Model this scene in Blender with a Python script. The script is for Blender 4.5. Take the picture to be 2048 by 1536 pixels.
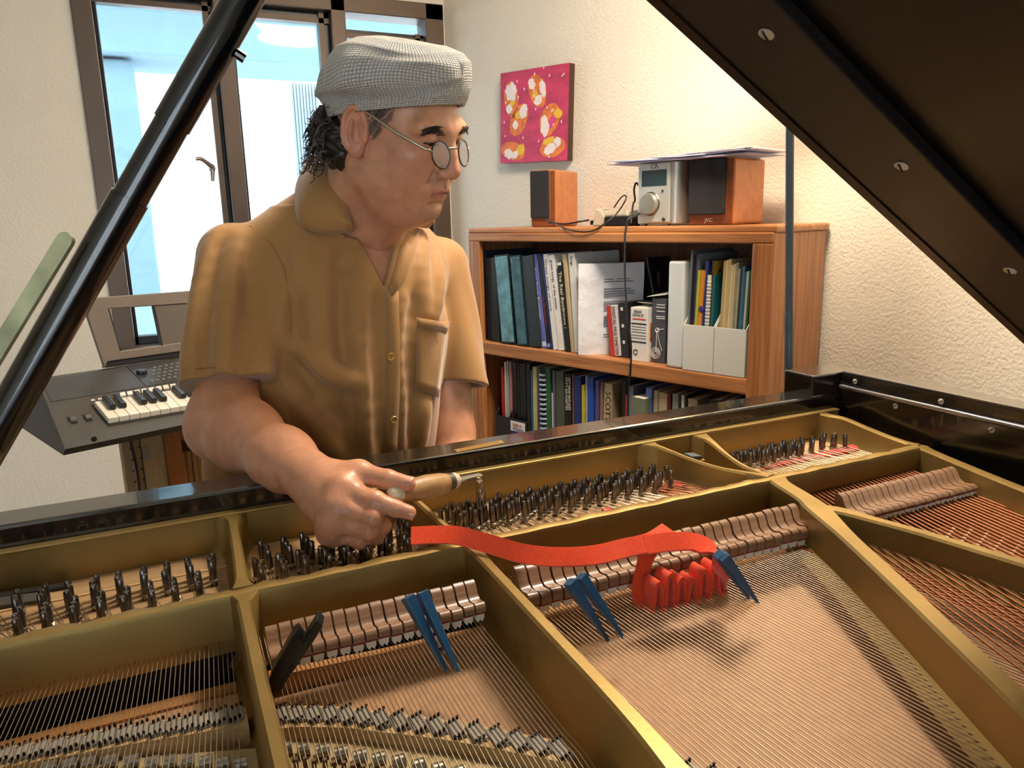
import bpy, math, random
import numpy as np
from mathutils import Vector, Matrix, Euler

random.seed(7)
SC = bpy.context.scene
COL = SC.collection
for _o in list(bpy.data.objects):
    bpy.data.objects.remove(_o)

# ------------------------------------------------------------------ camera
F, CX, CY, CAMH = 1500.0, 1024.0, 768.0, 1.32
_dn = np.array([148, 6832, 1500.0]); _dn /= np.linalg.norm(_dn)
_X = np.array([3276, -400, 1500.0]); _X -= _dn * _X.dot(_dn); _X /= np.linalg.norm(_X)
_Z = -_dn
_Y = np.cross(_Z, _X)
CAM = np.array([0.0, 0.0, CAMH])
_right = np.array([_X[0], _Y[0], _Z[0]]); _down = np.array([_X[1], _Y[1], _Z[1]]); _fwd = np.array([_X[2], _Y[2], _Z[2]])
cd = bpy.data.cameras.new('camera'); cam = bpy.data.objects.new('camera', cd); COL.objects.link(cam)
cd.sensor_width = 36.0; cd.lens = F / 2048.0 * 36.0; cd.clip_start = 0.02; cd.clip_end = 200
cam.matrix_world = Matrix([[_right[i], -_down[i], -_fwd[i], CAM[i]] for i in range(3)] + [[0, 0, 0, 1]])
SC.camera = cam

def ray(px, py):
    d = np.array([(px - CX) / F, (py - CY) / F, 1.0]); return np.array([d @ _X, d @ _Y, d @ _Z])
def P(px, py, z):                       # point of the level plane z seen at a photograph position
    r = ray(px, py); return CAM + r * ((z - CAMH) / r[2])
def D(px, py, dep):                     # point at a distance along the view axis
    return CAM + ray(px, py) * dep
def PY(px, py, y):                      # point of the upright plane y = const
    r = ray(px, py); return CAM + r * (y / r[1])
def PL(px, py, p0, n):
    r = ray(px, py); return CAM + r * ((np.array(p0) - CAM) @ n / (r @ n))

# ------------------------------------------------------------------ light
w = bpy.data.worlds.new('sky'); SC.world = w; w.use_nodes = True
nt = w.node_tree; nt.nodes.clear()
_o = nt.nodes.new('ShaderNodeOutputWorld'); _b = nt.nodes.new('ShaderNodeBackground')
_b.inputs[0].default_value = (0.74, 0.89, 1.0, 1); _b.inputs[1].default_value = 6.0
nt.links.new(_b.outputs[0], _o.inputs[0])
def add_light(name, typ, loc, energy, color, **kw):
    l = bpy.data.lights.new(name, typ); l.energy = energy; l.color = color
    for k, v in kw.items():
        if k not in ('rot', 'target'): setattr(l, k, v)
    o = bpy.data.objects.new(name, l); COL.objects.link(o); o.location = loc
    if 'rot' in kw: o.rotation_euler = kw['rot']
    if 'target' in kw:
        o.rotation_euler = (Vector(kw['target']) - Vector(loc)).to_track_quat('-Z', 'Y').to_euler()
    return o
add_light('sun', 'SUN', (0, 6, 6), 9.0, (1.0, 0.95, 0.88), angle=0.01, target=(1.6, 7.5, 0))
_p = add_light('window_portal', 'AREA', (0.495, 3.0, 1.7), 1.0, (1, 1, 1), shape='RECTANGLE', size=1.3, size_y=1.3, rot=(math.radians(-90), 0, 0))
_p.data.cycles.is_portal = True
_p = add_light('glass_door_portal', 'AREA', (-1.3, -2.95, 1.1), 1.0, (1, 1, 1), shape='RECTANGLE', size=2.0, size_y=2.1, rot=(math.radians(90), 0, 0))
_p.data.cycles.is_portal = True
SC.view_settings.view_transform = 'Standard'; SC.view_settings.look = 'None'
SC.view_settings.exposure = 0.28; SC.view_settings.gamma = 1.0; SC.view_settings.use_curve_mapping = False
SC.cycles.max_bounces = 6; SC.cycles.diffuse_bounces = 3; SC.cycles.glossy_bounces = 3
SC.cycles.transparent_max_bounces = 12; SC.cycles.sample_clamp_indirect = 4.0
SC.cycles.use_denoising = True
SC.cycles.use_adaptive_sampling = True; SC.cycles.adaptive_threshold = 0.05; SC.cycles.adaptive_min_samples = 16

# ------------------------------------------------------------------ materials
def lin(c):
    if isinstance(c, str):
        c = c.lstrip('#'); c = [int(c[i:i + 2], 16) / 255 for i in (0, 2, 4)]
        return tuple(x / 12.92 if x <= 0.04045 else ((x + 0.055) / 1.055) ** 2.4 for x in c) + (1.0,)
    return tuple(c) + (1.0,) if len(c) == 3 else tuple(c)
def _n(t, typ, **kw):
    n = t.nodes.new(typ)
    for k, v in kw.items(): setattr(n, k, v)
    return n
_mc = {}
def M(name, col, rough=0.5, metal=0.0, spec=0.5, var=None, bump=None, coat=0.0, sheen=0.0, sss=0.0, emit=None, aniso=0.0):
    """plain procedural surface: var=(scale, amount, stretch) mottles the colour, bump=(scale, strength, dist)"""
    if name in _mc: return _mc[name]
    m = bpy.data.materials.new(name); m.use_nodes = True; t = m.node_tree
    b = t.nodes['Principled BSDF']; c = lin(col)
    b.inputs['Base Color'].default_value = c; b.inputs['Roughness'].default_value = rough
    b.inputs['Metallic'].default_value = metal; b.inputs['Specular IOR Level'].default_value = spec
    b.inputs['Coat Weight'].default_value = coat; b.inputs['Sheen Weight'].default_value = sheen
    b.inputs['Subsurface Weight'].default_value = sss
    if sss: b.inputs['Subsurface Scale'].default_value = 0.006; b.inputs['Subsurface Radius'].default_value = (1.0, 0.35, 0.2)
    if emit: b.inputs['Emission Color'].default_value = lin(emit[0]); b.inputs['Emission Strength'].default_value = emit[1]
    tc = _n(t, 'ShaderNodeTexCoord')
    def coords(stretch):
        if not stretch: return tc.outputs['Object']
        mp = _n(t, 'ShaderNodeMapping'); mp.inputs['Scale'].default_value = stretch
        t.links.new(tc.outputs['Object'], mp.inputs[0]); return mp.outputs[0]
    if var:
        ns = _n(t, 'ShaderNodeTexNoise'); ns.inputs['Scale'].default_value = var[0]; ns.inputs['Detail'].default_value = 5
        t.links.new(coords(var[2] if len(var) > 2 else None), ns.inputs['Vector'])
        mx = _n(t, 'ShaderNodeMix', data_type='RGBA'); a = var[1]
        mr = _n(t, 'ShaderNodeMapRange'); mr.inputs['From Min'].default_value = 0.3; mr.inputs['From Max'].default_value = 0.7
        t.links.new(ns.outputs[0], mr.inputs[0]); t.links.new(mr.outputs[0], mx.inputs['Factor'])
        mx.inputs['A'].default_value = tuple(x * (1 - a) for x in c[:3]) + (1,)
        mx.inputs['B'].default_value = tuple(min(1, x * (1 + a)) for x in c[:3]) + (1,)
        t.links.new(mx.outputs['Result'], b.inputs['Base Color'])
        mr2 = _n(t, 'ShaderNodeMapRange'); mr2.inputs['To Min'].default_value = max(0, rough - 0.08); mr2.inputs['To Max'].default_value = min(1, rough + 0.1)
        t.links.new(ns.outputs[0], mr2.inputs[0]); t.links.new(mr2.outputs[0], b.inputs['Roughness'])
    if bump:
        nb = _n(t, 'ShaderNodeTexNoise'); nb.inputs['Scale'].default_value = bump[0]; nb.inputs['Detail'].default_value = 3
        t.links.new(coords(bump[3] if len(bump) > 3 else None), nb.inputs['Vector'])
        bp = _n(t, 'ShaderNodeBump'); bp.inputs['Strength'].default_value = bump[1]; bp.inputs['Distance'].default_value = bump[2]
        t.links.new(nb.outputs[0], bp.inputs['Height']); t.links.new(bp.outputs[0], b.inputs['Normal'])
    _mc[name] = m; return m
def WOOD(name, c1, c2, rotz=0.0, grain='x', rough=0.42, scale=1.0, coat=0.15):
    """long-grained wood; grain runs along the x, y or z axis of a frame turned by rotz"""
    if name in _mc: return _mc[name]
    m = bpy.data.materials.new(name); m.use_nodes = True; t = m.node_tree; b = t.nodes['Principled BSDF']
    tc = _n(t, 'ShaderNodeTexCoord'); r0 = _n(t, 'ShaderNodeVectorRotate', rotation_type='Z_AXIS'); r0.inputs['Angle'].default_value = -rotz
    t.links.new(tc.outputs['Object'], r0.inputs['Vector'])
    mp = _n(t, 'ShaderNodeMapping'); s = {'x': (2.0, 55, 55), 'y': (55, 2.0, 55), 'z': (55, 55, 2.0)}[grain]
    mp.inputs['Scale'].default_value = tuple(v * scale for v in s); t.links.new(r0.outputs[0], mp.inputs[0])
    n1 = _n(t, 'ShaderNodeTexNoise'); n1.inputs['Scale'].default_value = 1.0; n1.inputs['Detail'].default_value = 6; n1.inputs['Distortion'].default_value = 0.6
    t.links.new(mp.outputs[0], n1.inputs['Vector'])
    mp2 = _n(t, 'ShaderNodeMapping'); s2 = {'x': (8, 300, 300), 'y': (300, 8, 300), 'z': (300, 300, 8)}[grain]
    mp2.inputs['Scale'].default_value = tuple(v * scale for v in s2); t.links.new(r0.outputs[0], mp2.inputs[0])
    n2 = _n(t, 'ShaderNodeTexNoise'); n2.inputs['Scale'].default_value = 1.0; n2.inputs['Detail'].default_value = 2
    t.links.new(mp2.outputs[0], n2.inputs['Vector'])
    ad = _n(t, 'ShaderNodeMath', operation='MULTIPLY_ADD'); ad.inputs[1].default_value = 0.45; t.links.new(n2.outputs[0], ad.inputs[0]); t.links.new(n1.outputs[0], ad.inputs[2])
    cr = _n(t, 'ShaderNodeValToRGB'); cr.color_ramp.elements[0].position = 0.5; cr.color_ramp.elements[1].position = 0.85
    cr.color_ramp.elements[0].color = lin(c2); cr.color_ramp.elements[1].color = lin(c1)
    t.links.new(ad.outputs[0], cr.inputs[0]); t.links.new(cr.outputs[0], b.inputs['Base Color'])
    b.inputs['Roughness'].default_value = rough; b.inputs['Coat Weight'].default_value = coat
    bp = _n(t, 'ShaderNodeBump'); bp.inputs['Strength'].default_value = 0.12; bp.inputs['Distance'].default_value = 0.002
    t.links.new(n2.outputs[0], bp.inputs['Height']); t.links.new(bp.outputs[0], b.inputs['Normal'])
    _mc[name] = m; return m
def GLASS(name, tint=(1, 1, 1), refl=0.06):
    if name in _mc: return _mc[name]
    m = bpy.data.materials.new(name); m.use_nodes = True; t = m.node_tree; t.nodes.remove(t.nodes['Principled BSDF'])
    o = t.nodes['Material Output']; tr = _n(t, 'ShaderNodeBsdfTransparent'); tr.inputs[0].default_value = tint + (1,)
    gl = _n(t, 'ShaderNodeBsdfGlossy'); gl.inputs['Roughness'].default_value = 0.02
    lw = _n(t, 'ShaderNodeLayerWeight'); lw.inputs[0].default_value = 0.5
    pw = _n(t, 'ShaderNodeMath', operation='POWER'); pw.inputs[1].default_value = 4.0; t.links.new(lw.outputs['Facing'], pw.inputs[0])
    mu = _n(t, 'ShaderNodeMath', operation='MULTIPLY_ADD'); mu.inputs[1].default_value = 0.8; mu.inputs[2].default_value = refl; t.links.new(pw.outputs[0], mu.inputs[0])
    mx = _n(t, 'ShaderNodeMixShader'); t.links.new(mu.outputs[0], mx.inputs[0]); t.links.new(tr.outputs[0], mx.inputs[1]); t.links.new(gl.outputs[0], mx.inputs[2])
    t.links.new(mx.outputs[0], o.inputs[0]); _mc[name] = m; return m

# ------------------------------------------------------------------ mesh helpers
class MB:
    def __init__(s): s.v = []; s.f = []
    def add(s, vs, fs):
        o = len(s.v); s.v += [tuple(map(float, v)) for v in vs]; s.f += [tuple(i + o for i in f) for f in fs]; return s
    def box(s, lo, hi, fr=None):
        """axis box lo..hi; fr = (origin, ex, ey, ez) places it in a turned frame"""
        vs = [(x, y, z) for z in (lo[2], hi[2]) for y in (lo[1], hi[1]) for x in (lo[0], hi[0])]
        if fr is not None:
            o, ex, ey, ez = [np.array(q, float) for q in fr]; vs = [o + ex * a + ey * b + ez * c for a, b, c in vs]
        return s.add(vs, [(0, 2, 3, 1), (4, 5, 7, 6), (0, 1, 5, 4), (2, 6, 7, 3), (0, 4, 6, 2), (1, 3, 7, 5)])
    def prism(s, poly, off):
        """planar polygon (3-D points) pushed along off"""
        n = len(poly); a = [np.array(p, float) for p in poly]; b = [p + np.array(off, float) for p in a]
        return s.add(a + b, [tuple(range(n))[::-1], tuple(range(n, 2 * n))] + [(i, (i + 1) % n, n + (i + 1) % n, n + i) for i in range(n)])
    def loft(s, rings, cap0=True, cap1=True, closed=True):
        n = len(rings[0]); vs = [p for r in rings for p in r]; fs = []
        for k in range(len(rings) - 1):
            for i in range(n if closed else n - 1):
                j = (i + 1) % n; fs.append((k * n + i, k * n + j, (k + 1) * n + j, (k + 1) * n + i))
        if cap0: fs.append(tuple(range(n))[::-1])
        if cap1: fs.append(tuple(range((len(rings) - 1) * n, len(rings) * n)))
        return s.add(vs, fs)
    def tube(s, pts, r, n=8, sx=1.0, cap=True, up=(0, 0, 1)):
        """round bar along pts; r a number or one per point; sx flattens it across"""
        pts = [np.array(p, float) for p in pts]; rs = r if isinstance(r, (list, tuple, np.ndarray)) else [r] * len(pts); rings = []
        u = None
        for i, p in enumerate(pts):
            d = pts[min(i + 1, len(pts) - 1)] - pts[max(i - 1, 0)]; d /= (np.linalg.norm(d) + 1e-12)
            if u is None:
                u = np.cross(d, np.array(up, float))
                if np.linalg.norm(u) < 1e-3: u = np.cross(d, np.array([1.0, 0, 0]))
            u = u - d * (u @ d); u /= np.linalg.norm(u); v = np.cross(d, u)
            rings.append([p + rs[i] * (u * math.cos(2 * math.pi * k / n) * sx + v * math.sin(2 * math.pi * k / n)) for k in range(n)])
        return s.loft(rings, cap, cap)
    def lathe(s, prof, base, axis=(0, 0, 1), n=16):
        """profile [(radius, height)] spun about an axis"""
        ax = np.array(axis, float); ax /= np.linalg.norm(ax); u = np.cross(ax, [0, 0, 1.0])
        if np.linalg.norm(u) < 1e-3: u = np.array([1.0, 0, 0])
        u /= np.linalg.norm(u); v = np.cross(ax, u); base = np.array(base, float)
        rings = [[base + ax * h + r * (u * math.cos(2 * math.pi * k / n) + v * math.sin(2 * math.pi * k / n)) for k in range(n)] for r, h in prof]
        return s.loft(rings, True, True)
    def mesh(s, name, mat, smooth=False):
        me = bpy.data.meshes.new(name); me.from_pydata(s.v, [], s.f); me.update()
        if mat is not None: me.materials.append(mat)
        if smooth:
            me.polygons.foreach_set('use_smooth', [True] * len(me.polygons)); me.set_sharp_from_angle(angle=math.radians(smooth if smooth > 1 else 40))
        return me
    def build(s, name, mat, parent=None, smooth=False, bevel=0.0, seg=2, fix=True):
        me = s.mesh(name, mat, smooth)
        if fix:
            import bmesh
            bm = bmesh.new(); bm.from_mesh(me); bmesh.ops.recalc_face_normals(bm, faces=bm.faces); bm.to_mesh(me); bm.free()
        return OB(name, me, parent, bevel, seg)
def OB(name, me, parent=None, bevel=0.0, seg=2):
    o = bpy.data.objects.new(name, me); COL.objects.link(o)
    if parent is not None:
        o.parent = parent
        if parent.type == 'EMPTY' and 'at' in parent: o.matrix_parent_inverse = Matrix.Translation(Vector(parent['at'])).inverted()
    if bevel:
        b = o.modifiers.new('bevel', 'BEVEL'); b.width = bevel; b.segments = seg; b.limit_method = 'ANGLE'; b.angle_limit = math.radians(40); b.harden_normals = False
    return o
def tag(o, label, cat, group=None, kind=None):
    if label: o['label'] = label
    if cat: o['category'] = cat
    if group: o['group'] = group
    if kind: o['kind'] = kind
    return o
def thing(name, label, cat, loc=(0, 0, 0), group=None):
    o = bpy.data.objects.new(name, None); COL.objects.link(o); o.location = tuple(float(v) for v in loc); o.empty_display_size = 0.05
    o['at'] = [float(v) for v in loc]
    return tag(o, label, cat, group)
def struct(o): o['kind'] = 'structure'; return o
def text(body, size, org, ex, ey, mat, parent, name='lettering', ext=0.0002, align='LEFT', shear=0.0, width=None):
    """flat lettering: org its lower left corner, ex along the line, ey upwards"""
    c = bpy.data.curves.new(name, 'FONT'); c.body = body; c.size = size; c.extrude = ext; c.align_x = align; c.shear = shear; c.resolution_u = 2
    c.materials.append(mat)
    tmp = bpy.data.objects.new(name, c); COL.objects.link(tmp)
    dg = bpy.context.evaluated_depsgraph_get(); me = bpy.data.meshes.new_from_object(tmp.evaluated_get(dg)); bpy.data.objects.remove(tmp)
    if not me.materials: me.materials.append(mat)
    o = bpy.data.objects.new(name, me); COL.objects.link(o)
    ex = Vector([float(q) for q in ex]).normalized(); ey = Vector([float(q) for q in ey]); ey = (ey - ex * ey.dot(ex)).normalized(); ez = ex.cross(ey)
    mw = Matrix([[ex[i], ey[i], ez[i], float(org[i])] for i in range(3)] + [[0, 0, 0, 1]])
    if width:
        xs = [v.co.x for v in me.vertices]; wd = max(xs) - min(xs)
        if wd > 1e-6: mw = mw @ Matrix.Diagonal((width / wd, 1, 1, 1))
    o.parent = parent
    if parent is not None and parent.type == 'EMPTY': o.matrix_parent_inverse = Matrix.Translation(Vector(parent['at'])).inverted()
    o.matrix_basis = mw
    return o
def catmull(pts, n=8):
    pts = [np.array(p, float) for p in pts]; q = [2 * pts[0] - pts[1]] + pts + [2 * pts[-1] - pts[-2]]; out = []
    for i in range(1, len(q) - 2):
        a, b, c, d = q[i - 1:i + 3]
        for k in range(n):
            t = k / n; out.append(0.5 * (2 * b + (c - a) * t + (2 * a - 5 * b + 4 * c - d) * t * t + (3 * b - a - 3 * c + d) * t ** 3))
    out.append(pts[-1]); return out
def pt(x, y, z): return np.array([x, y, z], float)
# ================================================================== room
WY = 3.05
E1 = np.array([0.341, -0.940, 0]); E1 /= np.linalg.norm(E1)      # along the angled wall, from the corner towards the camera
N1 = np.array([-E1[1], E1[0], 0])                                # into that wall
UP = np.array([0, 0, 1.0])
BS0 = D(1548, 456, 1.85); BS0[2] = 0.0                           # right front corner of the bookcase, on the floor
WB = BS0 + N1 * 0.335                                            # a point of the angled wall
_t = (WY - WB[1]) / E1[1]; CORNER = WB + E1 * _t
_b = PL(1822, 500, WB, N1); BEND = pt(_b[0], _b[1], 0)
ZC = 2.55
m_wall = M('painted plaster', '#e6dfd0', 0.75, var=(2.0, 0.03), bump=(115.0, 0.5, 0.006), spec=0.3)
m_ceil = M('ceiling paint', '#eeeae0', 0.85)
m_floor = WOOD('floor boards', '#8a6a4a', '#5f432b', grain='x')
WX0, WX1 = PY(142, 20, WY)[0], PY(884, 20, WY)[0]
WZ0, WZ1 = 0.86, 2.16
T = 0.16
b = MB()
b.box((-2.6, WY, 0), (WX0, WY + T, ZC)); b.box((WX0, WY, 0), (WX1, WY + T, WZ0)); b.box((WX0, WY, WZ1), (WX1, WY + T, ZC)); b.box((WX1, WY, 0), (CORNER[0] + 0.3, WY + T, ZC))
struct(b.build('wall_back', m_wall))
L1 = np.linalg.norm(BEND - CORNER)
struct(MB().box((-0.05, 0, 0), (L1, 0.12, ZC), (CORNER, E1, N1, UP)).build('wall_right', m_wall))
struct(MB().box((BEND[0], -3.0, 0), (BEND[0] + 0.12, BEND[1], ZC)).build('wall_far_right', m_wall))
b = MB(); b.box((-2.6, -3.1, 0), (-2.3, -3.0, ZC)); b.box((-0.3, -3.1, 0), (BEND[0] + 0.12, -3.0, ZC)); b.box((-2.3, -3.1, 2.15), (-0.3, -3.0, ZC))
struct(b.build('wall_front', m_wall))
struct(MB().box((-2.7, -3.1, 0), (-2.6, WY + T, ZC)).build('wall_left', m_wall))
struct(MB().box((-2.7, -3.1, -0.1), (2.2, WY + T, 0)).build('floor', m_floor))
struct(MB().box((-2.7, -3.1, ZC), (2.2, WY + T, ZC + 0.1)).build('ceiling', m_ceil))

# ------------------------------------------------------------------ window
m_bronze = M('bronze anodised aluminium', '#5d4f45', 0.42, metal=0.35, var=(6, 0.08))
m_gasket = M('black window gasket', '#16191d', 0.35)
m_glass = GLASS('window glass')
win = bpy.data.objects.new('window_1', None); COL.objects.link(win); struct(win); win['at'] = [0.0, 0.0, 0.0]
def wx(px, py=160): return PY(px, py, WY + 0.06)[0]
fy0, fy1 = WY - 0.012, WY + 0.10
_cols = [(142, 20), (884, 20)]
posts = [(WX0, WX0 + 0.062), (wx(436), wx(468)), (wx(662), wx(690)), (WX1 - 0.075, WX1)]
for k, (a, c) in enumerate(posts):
    MB().box((a, fy0, WZ0), (c, fy1, WZ1)).build('frame_post', m_bronze, win, bevel=0.003)
MB().box((WX0, fy0, WZ1 - 0.06), (WX1, fy1, WZ1)).build('frame_head', m_bronze, win, bevel=0.003)
MB().box((WX0, fy0 - 0.02, WZ0 - 0.02), (WX1, fy1, WZ0 + 0.035)).build('frame_sill', m_bronze, win, bevel=0.003)
for k in range(3):
    a, c = posts[k][1], posts[k + 1][0]; z0, z1 = WZ0 + 0.035, WZ1 - 0.06
    if k == 2: z1 -= 0.05
    s = 0.036 if k == 1 else 0.03
    b = MB()
    b.box((a, WY + 0.035, z0), (a + 0.012, WY + 0.085, z1)); b.box((c - s, WY + 0.035, z0), (c, WY + 0.085, z1))
    b.box((a, WY + 0.035, z0), (c, WY + 0.085, z0 + s)); b.box((a, WY + 0.035, z1 - s), (c, WY + 0.085, z1))
    sash = b.build('sash', m_gasket, win, bevel=0.002)
    b = MB()
    b.box((c - s - 0.004, WY + 0.022, z0), (c - s + 0.016, WY + 0.05, z1)); b.box((a, WY + 0.022, z1 - s - 0.004), (c, WY + 0.05, z1 - s + 0.014))
    b.build('sash_bead', m_bronze, sash)
    MB().box((a + 0.010, WY + 0.058, z0 + s - 0.004), (c - s + 0.004, WY + 0.063, z1 - s + 0.004)).build('pane', m_glass, sash)
# glass sliding door behind the camera
dr = bpy.data.objects.new('door_1', None); COL.objects.link(dr); struct(dr); dr['at'] = [0.0, 0.0, 0.0]
for x0, x1 in ((-2.3, -2.25), (-1.33, -1.27), (-0.35, -0.3)): MB().box((x0, -3.09, 0), (x1, -3.02, 2.15)).build('frame_post', m_bronze, dr, bevel=0.003)
for z0, z1 in ((0.0, 0.05), (2.09, 2.15)): MB().box((-2.25, -3.09, z0), (-0.35, -3.02, z1)).build('frame_rail', m_bronze, dr, bevel=0.003)
for x0, x1 in ((-2.25, -1.33), (-1.27, -0.35)): MB().box((x0, -3.058, 0.05), (x1, -3.052, 2.09)).build('pane', m_glass, dr)
# casement handle
h0 = PY(424, 338, WY - 0.015)
m_handle = M('brushed grey metal', '#9a9690', 0.3, metal=0.9)
b = MB(); b.tube([h0 + pt(0, 0.03, 0), h0 + pt(0, -0.02, 0)], 0.012, 10)
b.tube(catmull([h0 + pt(0, -0.02, 0.005), h0 + pt(-0.035, -0.045, 0.03), PY(390, 318, WY - 0.07)], 5), [0.011, 0.010, 0.009, 0.008, 0.008, 0.008, 0.008, 0.007, 0.007, 0.007, 0.006], 8)
b.tube([h0 + pt(0, -0.015, 0), h0 + pt(-0.004, -0.02, -0.045)], [0.01, 0.006], 8)
b.build('window_handle', m_handle, win, smooth=50)

# ------------------------------------------------------------------ outside the window
m_conc = M('sunlit concrete', '#cfd4d6', 0.9, var=(3, 0.06))
m_white = M('white render', '#e9ecee', 0.9)
m_blue = M('pale blue paint', '#7392a3', 0.8, var=(8, 0.05), bump=(30, 0.3, 0.01))
struct(tag(MB().box((-10, -16, -0.25), (8, -3.1, -0.15)).build('terrace', m_conc), 'pale concrete terrace outside the glass door', None))
struct(tag(MB().box((-8, WY + T, -0.25), (10, 26, -0.15)).build('ground', m_conc), 'bright sunlit concrete ground outside the window', None))
OY = 4.6
def PO(px, py, y=OY): return PY(px, py, y)
xl, xr = PO(200, 300)[0], PO(288, 300)[0]
b = MB(); b.box((xl, OY, -0.15), (xr, OY + 0.32, PO(240, 118)[2]))
b.build('porch_pillar', m_blue, bevel=0.015); tag(bpy.data.objects['porch_pillar'], 'square pale blue porch pillar outside the left window pane', 'pillar')
zt = PO(240, 112)[2]
tag(MB().box((-3.0, OY - 0.4, zt + 0.345), (4.5, OY + 2.2, zt + 0.42)).build('porch_roof', m_white), 'white porch roof slab above the outside beam', 'roof')
tag(MB().box((-3.0, OY - 0.1, zt), (4.5, OY + 0.45, zt + 0.34)).build('porch_beam', m_blue, bevel=0.01), 'long pale blue porch beam resting on the outside pillar', 'beam')
hb = thing('neighbour_house', 'white neighbouring house wall with siding boards across the yard', 'house', (2, 9.2, -0.15))
MB().box((-5, 9.2, -0.15), (9, 9.6, 3.1)).build('wall', m_white, hb)
for k in range(7):
    MB().box((-5, 9.17, 0.2 + k * 0.42), (9, 9.2, 0.57 + k * 0.42)).build('siding_board', m_white, hb)
MB().box((-5, 8.7, 3.1), (9, 9.8, 3.28)).build('eave', m_blue, hb)
lv = thing('louvre_gate', 'grey louvred gate panel beyond the middle window pane', 'gate', (*PO(600, 260, 7.0)[:2], -0.15))
gx0, gx1 = PO(585, 230, 7.0)[0], PO(640, 230, 7.0)[0]
m_grey = M('grey louvre paint', '#7f93a0', 0.7)
for k in range(9):
    x = gx0 + (gx1 - gx0) * k / 9
    MB().box((x, 7.0, -0.15), (x + (gx1 - gx0) / 9 * 0.72, 7.05, PO(600, 165, 7.0)[2])).build('slat', m_grey, lv)

# ------------------------------------------------------------------ floor lamp behind the piano
m_pole = M('dark grey lamp enamel', '#3c444c', 0.35, metal=0.5)
m_shade = M('cream lamp shade fabric', '#e9dcc0', 0.9)
_lp = D(1579, 600, 1.6); LX, LY = _lp[0], _lp[1]
lamp = thing('floor_lamp', 'tall slim dark grey floor lamp pole standing before the bookcase', 'lamp', (LX, LY, 0))
_lb, _lj, _lt = D(1578, 1180, 1.6), D(1578, 625, 1.6), D(1580, 240, 1.6)
_up = (_lt - _lj) / (_lt[2] - _lj[2]); LB = _lj + _up * (0.03 - _lj[2]); LT = _lj + _up * (1.88 - _lj[2])
MB().lathe([(0.12, 0.0), (0.12, 0.012), (0.03, 0.03), (0.012, 0.035)], (LB[0], LB[1], 0), n=28).build('base', m_pole, lamp, smooth=40)
MB().tube([LB, _lj], 0.0093, 14).build('pole', m_pole, lamp, smooth=40)
MB().tube([_lj - _up * 0.002, LT], 0.0088, 14).build('pole', m_pole, lamp, smooth=40)
LX, LY = LT[0], LT[1]
b = MB(); n = 28
o = [(LX + r * math.cos(2 * math.pi * k / n), LY + r * math.sin(2 * math.pi * k / n), z) for z, r in ((1.76, 0.2), (1.98, 0.14)) for k in range(n)]
b.add(o, [(k, (k + 1) % n, n + (k + 1) % n, n + k) for k in range(n)])
sh = b.build('lamp_shade', m_shade, lamp, smooth=60); sm = sh.modifiers.new('thick', 'SOLIDIFY'); sm.thickness = 0.003
MB().lathe([(0.012, 0), (0.028, 0.03), (0.03, 0.06), (0.015, 0.09)], (LX, LY, 1.83), n=16).build('bulb', M('warm bulb glass', '#ffe9c4', 0.4, emit=('#ffdca8', 12.0)), lamp, smooth=60)
_l = add_light('lamp_light', 'POINT', (LX, LY, 1.94), 20.0, (1.0, 0.76, 0.5), shadow_soft_size=0.05); _l.parent = lamp; _l.matrix_parent_inverse = Matrix.Translation(Vector(lamp['at'])).inverted()
# fill light added on the unseen ceiling to brighten piano and man
CLX, CLY = 0.95, 1.15
cl = thing('ceiling_fill', 'round flush white fill light added on the ceiling above the piano', 'lamp', (CLX, CLY, ZC))
MB().lathe([(0.24, 0.0), (0.24, -0.03), (0.2, -0.075), (0.02, -0.1)], (CLX, CLY, ZC), n=32).build('diffuser', M('fill light diffuser', '#fff1da', 0.5, emit=('#ffe2bd', 6.0)), cl, smooth=50)
_l = add_light('ceiling_fill_light', 'AREA', (CLX, CLY, ZC - 0.11), 33.0, (1.0, 0.86, 0.70), shape='DISK', size=0.45); _l.parent = cl; _l.matrix_parent_inverse = Matrix.Translation((CLX, CLY, ZC)).inverted()
# ================================================================== bookcase and what stands in and on it
BW, BD, BH = 1.13, 0.32, 1.293
EL = -E1                                                           # from the right end to the left end
BFR = (BS0 + EL * BW, E1, N1, UP)                                   # frame: u left to right along the front, v inwards, z up
rz = math.atan2(E1[1], E1[0])
oak_u = WOOD('oak along the front', '#c28552', '#8f5832', rotz=rz, grain='x')
oak_z = WOOD('oak upright', '#bf814d', '#8a522d', rotz=rz, grain='z')
def BF(u, v, z): return BFR[0] + E1 * u + N1 * v + UP * z
def UV(px, py, inset=0.02):                                        # (u, z) of a photograph position on the plane `inset` behind the front
    q = PL(px, py, BS0 + N1 * inset, N1); d = q - BFR[0]; return d @ E1, q[2]
bk = thing('bookcase', 'oak bookcase with two visible shelves of music books', 'bookcase', BF(BW / 2, BD / 2, 0))
SW = 0.056; Z1, Z0 = 0.897, 0.852; ZT = 1.247
def bb(name, lo, hi, mat, bev=0.003, parent=None): return MB().box(lo, hi, BFR).build(name, mat, parent or bk, bevel=bev)
for u0 in (0, BW - SW): bb('front_stile', (u0, 0, 0), (u0 + SW, 0.022, ZT + 0.001), oak_z, 0.004)
bb('front_rail', (0.0, 0, ZT), (BW, 0.022, BH - 0.018), oak_u, 0.004)
bb('top', (-0.004, 0.004, BH - 0.02), (BW + 0.006, BD + 0.006, BH), oak_u, 0.006)
bb('side_panel', (0.002, 0.022, 0), (0.022, BD, BH - 0.02), oak_z); bb('side_panel', (BW - 0.022, 0.022, 0), (BW - 0.002, BD, BH - 0.02), oak_z)
bb('corner_strip', (BW - 0.004, 0.004, 0), (BW + 0.001, 0.05, BH - 0.02), oak_z, 0.002)
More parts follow.
